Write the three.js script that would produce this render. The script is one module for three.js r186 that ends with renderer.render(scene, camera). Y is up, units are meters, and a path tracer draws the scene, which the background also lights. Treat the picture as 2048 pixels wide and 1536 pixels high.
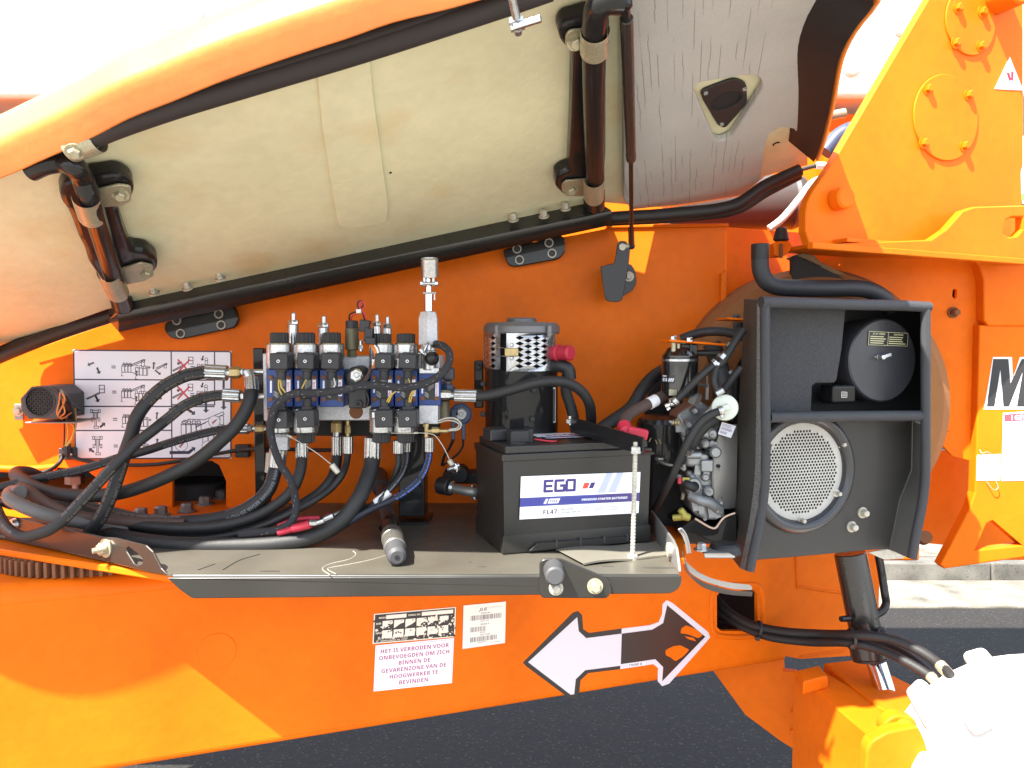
import * as THREE from 'three';
import { RoundedBoxGeometry } from 'three/addons/geometries/RoundedBoxGeometry.js';
import { mergeGeometries } from 'three/addons/utils/BufferGeometryUtils.js';

// ---------------------------------------------------------------- camera, sky, sun, exposure
const scene = new THREE.Scene();
const EYE = 1.5, EZ = 1.5, FPX = 1620, PITCH = THREE.MathUtils.degToRad(3);
const camera = new THREE.PerspectiveCamera(2 * Math.atan(768 / FPX) * 180 / Math.PI, 4 / 3, 0.05, 400);
camera.position.set(0, EYE, EZ);
camera.lookAt(0, EYE - Math.sin(PITCH) * 10, EZ - Math.cos(PITCH) * 10);
const renderer = new THREE.WebGLRenderer({ antialias: true });
renderer.setSize(1024, 768);
renderer.toneMapping = THREE.LinearToneMapping;
renderer.toneMappingExposure = 4.9;
renderer.shadowMap.enabled = true;
const SUN = new THREE.Vector3(-0.52, 1, 0.52).normalize();
const sun = new THREE.DirectionalLight(new THREE.Color(1, 0.95, 0.86), 4.2);
sun.position.copy(SUN).multiplyScalar(20); sun.castShadow = true;
sun.shadow.mapSize.set(4096, 4096);
Object.assign(sun.shadow.camera, { left: -4, right: 4, top: 4, bottom: -4, near: 1, far: 60 });
scene.add(sun, sun.target);
{ // clear summer sky, hazy towards the horizon
  const w = 128, h = 64, d = new Float32Array(w * h * 4);
  for (let j = 0; j < h; j++) for (let i = 0; i < w; i++) {
    const el = (j + 0.5) / h * Math.PI - Math.PI / 2, az = (i + 0.5) / w * 2 * Math.PI - Math.PI;
    const dir = new THREE.Vector3(Math.cos(el) * Math.cos(az), Math.sin(el), Math.cos(el) * Math.sin(az));
    const t = Math.max(0, Math.sin(el)), hz = Math.pow(1 - t, 4), g = Math.pow(Math.max(0, dir.dot(SUN)), 12) * 0.5;
    const k = (j * w + i) * 4, f = el < 0 ? 0.5 : 1;
    d[k] = (0.36 + 0.56 * hz + g) * f; d[k + 1] = (0.44 + 0.49 * hz + g) * f; d[k + 2] = (0.58 + 0.34 * hz + g * 0.9) * f; d[k + 3] = 1;
  }
  const t = new THREE.DataTexture(d, w, h, THREE.RGBAFormat, THREE.FloatType);
  t.mapping = THREE.EquirectangularReflectionMapping; t.magFilter = t.minFilter = THREE.LinearFilter; t.wrapS = THREE.RepeatWrapping; t.needsUpdate = true;
  scene.background = t; scene.environment = t; scene.backgroundIntensity = 0.78; scene.environmentIntensity = 0.78;
}

// ---------------------------------------------------------------- helpers
let SEED = 7;
const rnd = () => { SEED = (SEED + 0x6d2b79f5) | 0; let t = Math.imul(SEED ^ (SEED >>> 15), 1 | SEED); t = (t + Math.imul(t ^ (t >>> 7), 61 | t)) ^ t; return ((t ^ (t >>> 14)) >>> 0) / 4294967296; };
const V = (x, y, z) => new THREE.Vector3(x, y, z);
const sP = Math.sin(PITCH), cP = Math.cos(PITCH);
// line of sight through a point of the survey photograph, used to measure where real surfaces lie
function ray(px, py) { const u = (px - 1024) / FPX, v = (768 - py) / FPX; return V(u, -sP + v * cP, -cP - v * sP); }
function U(px, py, D) { const r = ray(px, py); const t = D / -r.z; return V(r.x * t, EYE + r.y * t, EZ - D); }
function onY(px, py, y) { const r = ray(px, py), t = (y - EYE) / r.y; return V(r.x * t, y, EZ + r.z * t); }
function onPlane(px, py, o, n) { const r = ray(px, py), e = V(0, EYE, EZ), t = o.clone().sub(e).dot(n) / r.dot(n); return e.add(r.multiplyScalar(t)); }
const S = (D) => D / FPX;
class Frame {
  constructor(o, ex, n) { this.o = o.clone(); this.ex = ex.clone().normalize(); this.n = n.clone().normalize(); this.ey = this.n.clone().cross(this.ex).normalize(); }
  p(px, py, off = 0) { return onPlane(px, py, this.o.clone().addScaledVector(this.n, off), this.n); }
  uv(px, py, off = 0) { const q = this.p(px, py, off).sub(this.o); return [q.dot(this.ex), q.dot(this.ey)]; }
  w(u, v, h = 0) { return this.o.clone().addScaledVector(this.ex, u).addScaledVector(this.ey, v).addScaledVector(this.n, h); }
  mat() { return new THREE.Matrix4().makeBasis(this.ex, this.ey, this.n).setPosition(this.o); }
}
const flat = (D) => new Frame(V(0, EYE, EZ - D), V(1, 0, 0), V(0, 0, 1));
const yawed = (o, deg) => { const a = deg * Math.PI / 180; return new Frame(o, V(Math.cos(a), 0, -Math.sin(a)), V(Math.sin(a), 0, Math.cos(a))); };

function boxUV(g) {
  if (g.userData.keep) return g;
  g = g.index ? g.toNonIndexed() : g;
  const p = g.attributes.position, uv = new Float32Array(p.count * 2), a = V(0, 0, 0), b = V(0, 0, 0), c = V(0, 0, 0);
  for (let i = 0; i < p.count; i += 3) {
    a.fromBufferAttribute(p, i); b.fromBufferAttribute(p, i + 1); c.fromBufferAttribute(p, i + 2);
    const n = b.clone().sub(a).cross(c.clone().sub(a)), x = Math.abs(n.x), y = Math.abs(n.y), z = Math.abs(n.z);
    [a, b, c].forEach((q, k) => { const s = z >= x && z >= y ? [q.x, q.y] : y >= x ? [q.x, q.z] : [q.z, q.y]; uv[(i + k) * 2] = s[0]; uv[(i + k) * 2 + 1] = s[1]; });
  }
  g.setAttribute('uv', new THREE.BufferAttribute(uv, 2));
  return g;
}
function clean(g) {
  const k = g.userData.keep; let h = boxUV(g); if (h.index) h = h.toNonIndexed();
  if (!h.attributes.normal) h.computeVertexNormals();
  const o = new THREE.BufferGeometry();
  for (const n of ['position', 'normal', 'uv']) o.setAttribute(n, h.attributes[n]);
  o.userData.keep = k; return o;
}
const names = new Map();
function numbered(n) { const c = names.get(n) || 0; names.set(n, c + 1); return c ? n + '_' + String(c).padStart(3, '0') : n; }
const things = [];
function thing(name, label, category, group) {
  const g = new THREE.Group(); g.name = numbered(name); g.userData = { label, category }; if (group) g.userData.group = group;
  scene.add(g); things.push(g); return g;
}
function part(parent, name, geo, mat, label) {
  const list = (Array.isArray(geo) ? geo.flat(3) : [geo]).map(clean);
  const m = new THREE.Mesh(list.length > 1 ? mergeGeometries(list) : list[0], mat);
  m.name = name; m.castShadow = m.receiveShadow = true; if (label) m.userData.label = label;
  parent.add(m); return m;
}
function sub(parent, name) { const g = new THREE.Group(); g.name = name; parent.add(g); return g; }
function structure(name, geo, mat) { const m = part(scene, numbered(name), geo, mat); m.userData.kind = 'structure'; return m; }
const basis = (o, ex, ey, ez) => new THREE.Matrix4().makeBasis(ex, ey, ez).setPosition(o);
function box(c, w, h, d, r = 0.002) { const g = r ? new RoundedBoxGeometry(w, h, d, 2, Math.min(r, w / 2.01, h / 2.01, d / 2.01)) : new THREE.BoxGeometry(w, h, d); return g.translate(c.x, c.y, c.z); }
function obox(c, ex, ey, w, h, d, r = 0.002) { // oriented box
  const x = ex.clone().normalize(), z = x.clone().cross(ey).normalize(), y = z.clone().cross(x);
  const g = r ? new RoundedBoxGeometry(w, h, d, 2, Math.min(r, w / 2.01, h / 2.01, d / 2.01)) : new THREE.BoxGeometry(w, h, d);
  return g.applyMatrix4(basis(c, x, y, z));
}
function bar(a, b, w, d, up = V(0, 1, 0), r = 0.001) { const ex = b.clone().sub(a); let u = up; if (Math.abs(ex.clone().normalize().dot(up)) > 0.95) u = V(0, 0, 1); return obox(a.clone().add(b).multiplyScalar(0.5), ex, u, ex.length(), w, d, r); }
function dirMat(a, dir) { const y = dir.clone().normalize(), t = Math.abs(y.y) > 0.9 ? V(0, 0, 1) : V(0, 1, 0), x = t.clone().cross(y).normalize(), z = x.clone().cross(y); return basis(a, x, y, z); }
function lathe(a, dir, prof, seg = 28) { // prof: [radius, height] pairs
  const g = new THREE.LatheGeometry(prof.map(([r, h]) => new THREE.Vector2(r, h)), seg);
  const h = g.toNonIndexed();
  h.applyMatrix4(dirMat(a, dir)); h.computeVertexNormals();
  // smooth round, sharp along the profile: recompute per segment from the axis
  const p = h.attributes.position, n = h.attributes.normal, ax = dir.clone().normalize();
  for (let i = 0; i < p.count; i++) {
    const q = V(p.getX(i), p.getY(i), p.getZ(i)).sub(a), f = V(n.getX(i), n.getY(i), n.getZ(i));
    const rad = q.clone().addScaledVector(ax, -q.dot(ax)); if (rad.length() < 1e-6) continue; rad.normalize();
    const fa = f.dot(ax), fr = f.dot(rad), s = Math.sign(fr) || 1, m = Math.sqrt(Math.max(0, 1 - fa * fa));
    const o = rad.multiplyScalar(m * s).addScaledVector(ax, fa); n.setXYZ(i, o.x, o.y, o.z);
  }
  return h;
}
function cyl(a, b, r, r2 = r, seg = 24, ch = 0) {
  const d = b.clone().sub(a), L = d.length(); ch = Math.min(ch, L / 3, r / 2, r2 / 2);
  return lathe(a, d, ch ? [[0, 0], [r - ch, 0], [r, ch], [r2, L - ch], [r2 - ch, L], [0, L]] : [[0, 0], [r, 0], [r2, L], [0, L]], seg);
}
function hex(a, dir, r, h) { // bolt head or nut, chamfered
  const d = dir.clone().normalize();
  const g = new THREE.CylinderGeometry(r * 0.98, r, h * 0.8, 6).translate(0, h * 0.4, 0), g2 = new THREE.CylinderGeometry(r * 0.78, r * 0.98, h * 0.2, 6).translate(0, h * 0.9, 0);
  return [g, g2].map((q) => { const k = q.toNonIndexed().applyMatrix4(dirMat(a, d)); k.computeVertexNormals(); return k; });
}
function bolt(a, dir, r, h, washer = true) { const g = washer ? [cyl(a, a.clone().addScaledVector(dir.clone().normalize(), h * 0.22), r * 1.45, r * 1.45, 20)] : []; return [...g, ...hex(a.clone().addScaledVector(dir.clone().normalize(), washer ? h * 0.22 : 0), dir, r, h)]; }
function tube(pts, r, seg = 48, rs = 12) {
  const c = new THREE.CatmullRomCurve3(pts, false, 'centripetal'); const g = new THREE.TubeGeometry(c, seg, r, rs, false);
  const L = c.getLength(), uv = g.attributes.uv; for (let i = 0; i < uv.count; i++) uv.setX(i, uv.getX(i) * L);
  const caps = [0, 1].map((t) => { const q = c.getPointAt(t), d = c.getTangentAt(t).multiplyScalar(t ? 1 : -1); return new THREE.CircleGeometry(r, rs).applyMatrix4(basis(q, ...(() => { const m = dirMat(V(0, 0, 0), d); const x = V(0, 0, 0), y = V(0, 0, 0), z = V(0, 0, 0); m.extractBasis(x, y, z); return [z, x, y]; })())); });
  g.userData.keep = true; caps.forEach((k) => { k.userData.keep = true; });
  return [g, ...caps];
}
const shapeOf = (pts) => { const s = new THREE.Shape(); pts.forEach(([x, y], i) => i ? s.lineTo(x, y) : s.moveTo(x, y)); s.closePath(); return s; };
function area(p) { let a = 0; for (let i = 0; i < p.length; i++) { const q = p[(i + 1) % p.length]; a += p[i][0] * q[1] - q[0] * p[i][1]; } return a; }
function rounded(pts, r) { // soften the corners of a polygon
  const out = [], n = pts.length;
  for (let i = 0; i < n; i++) {
    const a = pts[(i + n - 1) % n], b = pts[i], c = pts[(i + 1) % n], ra = b[2] ?? r;
    const la = Math.hypot(a[0] - b[0], a[1] - b[1]), lc = Math.hypot(c[0] - b[0], c[1] - b[1]), k = Math.min(ra, la * 0.48, lc * 0.48);
    if (k < 1e-5) { out.push([b[0], b[1]]); continue; }
    const p = [b[0] + (a[0] - b[0]) / la * k, b[1] + (a[1] - b[1]) / la * k], q = [b[0] + (c[0] - b[0]) / lc * k, b[1] + (c[1] - b[1]) / lc * k];
    for (let t = 0; t <= 4; t++) { const s = t / 4, m = 1 - s; out.push([m * m * p[0] + 2 * m * s * b[0] + s * s * q[0], m * m * p[1] + 2 * m * s * b[1] + s * s * q[1]]); }
  }
  return out;
}
// solid plate: outline in frame metres, face at height h1 down to h0, small bevel
function plate(f, pts, h0, h1, { r = 0, holes = [], bevel = 0.0008, seg = 1 } = {}) {
  const P = r ? rounded(pts, r) : pts; const s = shapeOf(area(P) < 0 ? [...P].reverse() : P);
  for (const h of holes) { const H = area(h) > 0 ? [...h].reverse() : h; const q = new THREE.Path(); H.forEach(([x, y], i) => i ? q.lineTo(x, y) : q.moveTo(x, y)); q.closePath(); s.holes.push(q); }
  const b = Math.min(bevel, (h1 - h0) / 2.2);
  const g = new THREE.ExtrudeGeometry(s, { depth: h1 - h0 - 2 * b, bevelEnabled: b > 0, bevelThickness: b, bevelSize: b, bevelOffset: -b, bevelSegments: seg, curveSegments: 8 });
  return g.translate(0, 0, h0 + b).applyMatrix4(f.mat());
}
const pl = (f, px, h0, h1, o = {}) => plate(f, px.map(([x, y, rr]) => rr !== undefined ? [...f.uv(x, y, h1), rr] : f.uv(x, y, h1)), h0, h1, { ...o, holes: (o.pxHoles || []).map((h) => h.map(([x, y]) => f.uv(x, y, h1))).concat(o.holes || []) });
const circ = (x, y, r, n = 24, ry = r) => Array.from({ length: n }, (_, i) => [x + r * Math.cos(i / n * 2 * Math.PI), y + ry * Math.sin(i / n * 2 * Math.PI)]);
// thin printed sheet lying on a surface, from its four corners in frame metres (tl, tr, br, bl)
function sheet(f, c, h = 0.0015, n = 6) {
  const pos = [], uv = [], idx = [];
  for (let j = 0; j <= n; j++) for (let i = 0; i <= n; i++) {
    const a = i / n, b = j / n, q = [0, 1].map((k) => (1 - b) * ((1 - a) * c[0][k] + a * c[1][k]) + b * ((1 - a) * c[3][k] + a * c[2][k])), w = f.w(q[0], q[1], h);
    pos.push(w.x, w.y, w.z); uv.push(a, 1 - b);
  }
  for (let j = 0; j < n; j++) for (let i = 0; i < n; i++) { const a = j * (n + 1) + i; idx.push(a, a + n + 1, a + 1, a + 1, a + n + 1, a + n + 2); }
  const g = new THREE.BufferGeometry(); g.setAttribute('position', new THREE.Float32BufferAttribute(pos, 3)); g.setAttribute('uv', new THREE.Float32BufferAttribute(uv, 2)); g.setIndex(idx); g.computeVertexNormals(); g.userData.keep = true; return g;
}
const sh = (f, px, h = 0.0015, n = 6) => sheet(f, px.map(([x, y]) => f.uv(x, y, h)), h, n);
// surface through a grid of points rows[j][i]
function loft(rows, keepUV = false) {
  const m = rows.length, n = rows[0].length, pos = [], uv = [], idx = [];
  rows.forEach((r, j) => r.forEach((p, i) => { pos.push(p.x, p.y, p.z); uv.push(i / (n - 1), j / (m - 1)); }));
  for (let j = 0; j < m - 1; j++) for (let i = 0; i < n - 1; i++) { const a = j * n + i; idx.push(a, a + n, a + 1, a + 1, a + n, a + n + 1); }
  const g = new THREE.BufferGeometry(); g.setAttribute('position', new THREE.Float32BufferAttribute(pos, 3)); g.setAttribute('uv', new THREE.Float32BufferAttribute(uv, 2)); g.setIndex(idx); g.computeVertexNormals(); if (keepUV) g.userData.keep = true; return g;
}

// ---------------------------------------------------------------- materials
function hash(x, y, s) { let h = Math.imul(x, 374761393) + Math.imul(y, 668265263) + Math.imul(s, 974634777); h = Math.imul(h ^ (h >>> 13), 1274126177); return ((h ^ (h >>> 16)) >>> 0) / 4294967296; }
function vnoise(u, v, per, s) { const x = u * per, y = v * per, i = Math.floor(x), j = Math.floor(y), a = x - i, b = y - j, f = a * a * (3 - 2 * a), g = b * b * (3 - 2 * b), w = (k) => ((k % per) + per) % per; const h = (p, q) => hash(w(p), w(q), s); return (h(i, j) * (1 - f) + h(i + 1, j) * f) * (1 - g) + (h(i, j + 1) * (1 - f) + h(i + 1, j + 1) * f) * g; }
function fbm(u, v, per, oct, s) { let a = 0, k = 0.5, t = 0; for (let o = 0; o < oct; o++) { a += k * vnoise(u, v, per << o, s + o); t += k; k *= 0.5; } return a / t; }
function dataTex(n, fn, rep, srgb = false, m = n) {
  const d = new Uint8Array(n * m * 4);
  for (let j = 0; j < m; j++) for (let i = 0; i < n; i++) { const c = fn(i / n, j / m, i, j), k = (j * n + i) * 4; const [r, g, b] = Array.isArray(c) ? c : [c, c, c]; d[k] = Math.max(0, Math.min(255, r * 255)); d[k + 1] = Math.max(0, Math.min(255, g * 255)); d[k + 2] = Math.max(0, Math.min(255, b * 255)); d[k + 3] = 255; }
  const t = new THREE.DataTexture(d, n, m); t.wrapS = t.wrapT = THREE.RepeatWrapping; t.magFilter = THREE.LinearFilter; t.minFilter = THREE.LinearMipmapLinearFilter; t.generateMipmaps = true; Array.isArray(rep) ? t.repeat.set(rep[0], rep[1]) : t.repeat.set(rep, rep); if (srgb) t.colorSpace = THREE.SRGBColorSpace; t.needsUpdate = true; return t;
}
const peel = dataTex(256, (u, v) => fbm(u, v, 24, 3, 11), 5);
const grime = dataTex(512, (u, v) => { const a = fbm(u, v, 4, 6, 21), b = fbm(u, v, 40, 3, 31); return 0.80 + 0.26 * (a - 0.5) * 1.4 + 0.10 * (b - 0.5) + 0.06; }, 1.6);
const roughN = dataTex(256, (u, v) => 0.7 + 0.5 * (fbm(u, v, 6, 5, 41) - 0.5), 2.3);
const grain = dataTex(256, (u, v, i, j) => 0.5 * hash(i, j, 3) + 0.5 * fbm(u, v, 64, 2, 5), 6);
const dustTex = dataTex(512, (u, v, i, j) => { const a = fbm(u, v, 5, 6, 51), sp = hash(i, j, 9) > 0.996 ? 0.25 : 0; const k = 0.72 + 0.5 * (a - 0.5) + sp; return [k, k * 0.98, k * 0.95]; }, 1.8);
const brushed = dataTex(256, (u, v, i, j) => 0.78 + 0.25 * (vnoise(u, v, 128, 3) - 0.5) + 0.3 * (fbm(u, v, 6, 4, 8) - 0.5), 4);
const L = (r, g, b) => new THREE.Color().setRGB(r, g, b);
const std = (c, rough, metal = 0, o = {}) => new THREE.MeshStandardMaterial({ color: c, roughness: rough, metalness: metal, side: THREE.DoubleSide, ...o });
const phy = (c, rough, metal = 0, o = {}) => new THREE.MeshPhysicalMaterial({ color: c, roughness: rough, metalness: metal, side: THREE.DoubleSide, ...o });
const M = {
  orange: phy(L(0.87, 0.172, 0.005), 0.5, 0, { map: grime, clearcoat: 0.06, clearcoatRoughness: 0.15, specularIntensity: 0.2, bumpMap: peel, bumpScale: 0.00025 }),
  gelcoat: phy(L(0.92, 0.27, 0.05), 0.45, 0, { map: grime, clearcoat: 0.5, clearcoatRoughness: 0.15, bumpMap: peel, bumpScale: 0.0003 }),
  barBlack: phy(L(0.02, 0.019, 0.018), 0.42, 0, { roughnessMap: roughN, clearcoat: 0.5, clearcoatRoughness: 0.22 }),
  cylBlack: phy(L(0.022, 0.021, 0.02), 0.4, 0, { roughnessMap: roughN, clearcoat: 0.4, clearcoatRoughness: 0.15 }),
  orangeDusty: std(L(0.52, 0.17, 0.045), 0.75, 0, { map: grime }),
  boomWhite: phy(L(0.82, 0.78, 0.68), 0.4, 0, { map: grime, clearcoat: 0.3, clearcoatRoughness: 0.3 }),
  black: phy(L(0.014, 0.0135, 0.0138), 0.6, 0, { roughnessMap: roughN, clearcoat: 0.5, clearcoatRoughness: 0.05, specularIntensity: 0.2 }),
  blackMatte: std(L(0.023, 0.0225, 0.0228), 0.72, 0, { map: grime, bumpMap: grain, bumpScale: 0.0002 }),
  deck: phy(L(0.112, 0.104, 0.084), 0.62, 0, { map: dustTex, roughnessMap: roughN, clearcoat: 0.1, clearcoatRoughness: 0.5 }),
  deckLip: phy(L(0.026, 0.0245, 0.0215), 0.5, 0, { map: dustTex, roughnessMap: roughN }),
  rubber: std(L(0.015, 0.0148, 0.0152), 0.55, 0, { bumpMap: grain, bumpScale: 0.0002 }),
  hoseBrown: std(L(0.085, 0.05, 0.04), 0.7, 0, { map: grime }),
  gasket: std(L(0.016, 0.013, 0.013), 0.55, 0, { map: grime }),
  plastic: std(L(0.023, 0.0225, 0.0245), 0.5, 0, { map: grime }),
  plasticGrey: std(L(0.06, 0.06, 0.064), 0.6, 0, { map: grime }),
  beige: std(L(0.77, 0.74, 0.50), 0.62, 0, {}),
  foam: std(L(0.50, 0.49, 0.475), 0.95, 0, {}),
  foamDark: std(L(0.06, 0.083, 0.085), 0.95, 0, { bumpMap: grain, bumpScale: 0.0012 }),
  zinc: phy(L(0.62, 0.63, 0.64), 0.34, 0.9, { map: brushed, roughnessMap: roughN }),
  zincYellow: phy(L(0.50, 0.46, 0.32), 0.5, 0.45, { map: brushed, roughnessMap: roughN }),
  chrome: phy(L(0.75, 0.75, 0.76), 0.12, 1),
  brass: phy(L(0.55, 0.42, 0.2), 0.42, 0.85, { map: brushed }),
  alu: phy(L(0.66, 0.66, 0.68), 0.55, 0.45, { map: brushed }),
  cast: phy(L(0.36, 0.37, 0.375), 0.42, 0.65, { map: grime, bumpMap: grain, bumpScale: 0.0004 }),
  galv: phy(L(0.6, 0.57, 0.48), 0.55, 0.5, { map: brushed }),
  steelGrey: phy(L(0.34, 0.34, 0.34), 0.45, 0.6, { map: dustTex }),
  capGrey: phy(L(0.20, 0.20, 0.21), 0.45, 0.4, { map: grime }),
  blue: std(L(0.018, 0.06, 0.26), 0.45, 0, { map: grime }),
  navy: std(L(0.03, 0.045, 0.09), 0.5, 0, {}),
  darkGap: std(L(0.012, 0.011, 0.011), 0.9),  // near-black for openings, shade put into the colour
  red: std(L(0.52, 0.02, 0.05), 0.5, 0, { map: grime }),
  yellow: phy(L(0.34, 0.29, 0.06), 0.5, 0.3),
  wireOrange: std(L(0.7, 0.22, 0.04), 0.5), wireRed: std(L(0.55, 0.03, 0.05), 0.5), wireYellow: std(L(0.6, 0.42, 0.08), 0.5),
  white: std(L(0.74, 0.74, 0.74), 0.5), whitePlastic: phy(L(0.72, 0.76, 0.66), 0.4, 0, { transmission: 0.15, thickness: 0 }),
  olive: std(L(0.16, 0.14, 0.08), 0.5, 0.3, { map: grime }),
  rust: std(L(0.21, 0.085, 0.035), 0.85, 0, { map: grime, bumpMap: grain, bumpScale: 0.001 }),
  tyre: std(L(0.70, 0.68, 0.66), 0.85, 0, { map: grime, bumpMap: grain, bumpScale: 0.001 }),
  can: phy(L(0.012, 0.012, 0.012), 0.12, 0, { clearcoat: 1, clearcoatRoughness: 0.05 }),
  battery: std(L(0.022, 0.0205, 0.018), 0.48, 0, { roughnessMap: roughN, bumpMap: grain, bumpScale: 0.00008 }),
};
function printed(w, h, draw, o = {}) {
  const c = document.createElement('canvas'); c.width = w; c.height = h; const x = c.getContext('2d'); draw(x, w, h);
  const t = new THREE.CanvasTexture(c); t.colorSpace = THREE.SRGBColorSpace; t.anisotropy = 8;
  return phy(0xffffff, 0.42, 0, { map: t, clearcoat: 0.25, clearcoatRoughness: 0.3, ...o });
}
function say(x, s, px, py, size, col = '#111', font = 'bold', fam = 'sans-serif', align = 'left', sx = 1, skew = 0) { x.save(); x.translate(px, py); x.transform(sx, 0, -skew, 1, 0, 0); x.font = `${font} ${size}px ${fam}`; x.fillStyle = col; x.textAlign = align; x.textBaseline = 'alphabetic'; x.fillText(s, 0, 0); x.restore(); }
function arrowOn(x, x0, y0, x1, y1, w, col = '#1c1c38') { const a = Math.atan2(y1 - y0, x1 - x0), l = Math.hypot(x1 - x0, y1 - y0); x.save(); x.translate(x0, y0); x.rotate(a); x.fillStyle = col; x.beginPath(); x.moveTo(0, -w / 2); x.lineTo(l - w * 1.3, -w / 2); x.lineTo(l - w * 1.3, -w * 1.3); x.lineTo(l, 0); x.lineTo(l - w * 1.3, w * 1.3); x.lineTo(l - w * 1.3, w / 2); x.lineTo(0, w / 2); x.fill(); x.restore(); }

// ================================================================ ground
const H = (y) => new Frame(V(0, y, 0), V(1, 0, 0), V(0, 1, 0)); // horizontal plane, ey points away from the camera
{
  const asphaltTex = dataTex(1024, (u, v, i, j) => { const s = hash(i >> 2, j >> 2, 5), sp = s > 0.9 ? hash(i >> 2, j >> 2, 6) ** 2 : 0, dk = hash(i >> 1, j >> 1, 8); const k = 0.10 + 0.34 * fbm(u, v, 120, 2, 2) * dk * dk + 0.08 * fbm(u, v, 6, 3, 4) + sp * 0.95; return [k, k * 0.98, k * 0.97]; }, 0.55);
  const asphalt = std(L(0.055, 0.045, 0.037), 0.9, 0, { map: asphaltTex, bumpMap: asphaltTex, bumpScale: 0.004 });
  const concTex = dataTex(512, (u, v, i, j) => { const k = 0.62 + 0.9 * (fbm(u, v, 10, 5, 77) - 0.45) + (hash(i >> 1, j >> 1, 12) > 0.97 ? -0.3 : 0); return [k, k * 0.97, k * 0.9]; }, 0.8);
  const conc = std(L(0.27, 0.25, 0.22), 0.9, 0, { map: concTex, bumpMap: concTex, bumpScale: 0.004 });
  const big = (x0, x1, z0, z1, y) => { const g = new THREE.PlaneGeometry(x1 - x0, z1 - z0, 1, 1).rotateX(-Math.PI / 2).translate((x0 + x1) / 2, y, (z0 + z1) / 2); return g; };
  structure('asphalt_road', big(-60, 60, -60, 60, 0), asphalt);
  const k = V(0, 0, -3.55);
  const g = box(V(0, 0.004, -3.24), 60, 0.012, 0.50, 0); structure('concrete_gutter', g, conc);
  structure('kerb', Array.from({ length: 24 }, (_, i) => box(V(-12 + i + 0.5, 0.05, -3.565), 0.994, 0.14, 0.14, 0.015)), std(L(0.17, 0.165, 0.155), 0.9, 0, { map: concTex, bumpMap: concTex, bumpScale: 0.004 }));
  structure('unseen_bounce_ground', big(-30, 30, 0.3, 40, 0.004), std(L(0.29, 0.28, 0.26), 0.9, 0, { map: concTex, bumpMap: concTex, bumpScale: 0.004 }));  // out of view, pale to bounce light onto hood and chassis
  structure('pavement', box(V(0, 0.055, -6.3), 60, 0.11, 5.2, 0), conc);
  // leafy hedge far behind, seen in a sliver at the right edge
  const hedge = thing('hedge', 'green leafy hedge far behind the lift, seen in a sliver at the right edge', 'hedge');
  const leaf = [], stems = [];
  for (let i = 0; i < 2600; i++) { const p = V(4.6 + rnd() * 3.6, 0.15 + Math.pow(rnd(), 0.8) * 3.1, -7.6 - rnd() * 1.2); const s = 0.05 + rnd() * 0.07; const q = new THREE.PlaneGeometry(s, s * 1.7); q.rotateX(rnd() * 3).rotateY(rnd() * 6).rotateZ(rnd() * 3).translate(p.x, p.y, p.z); leaf.push(q); }
  for (let i = 0; i < 14; i++) { const x = 4.8 + i * 0.24; stems.push(cyl(V(x, 0.1, -8.2), V(x + (rnd() - 0.5) * 0.4, 2.6, -8.2 + (rnd() - 0.5) * 0.5), 0.025, 0.008, 7)); }
  part(hedge, 'foliage', leaf, std(L(0.07, 0.11, 0.025), 0.7, 0)).userData.kind = 'stuff';
  part(hedge, 'stem', stems, std(L(0.08, 0.06, 0.04), 0.9));
}

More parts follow.
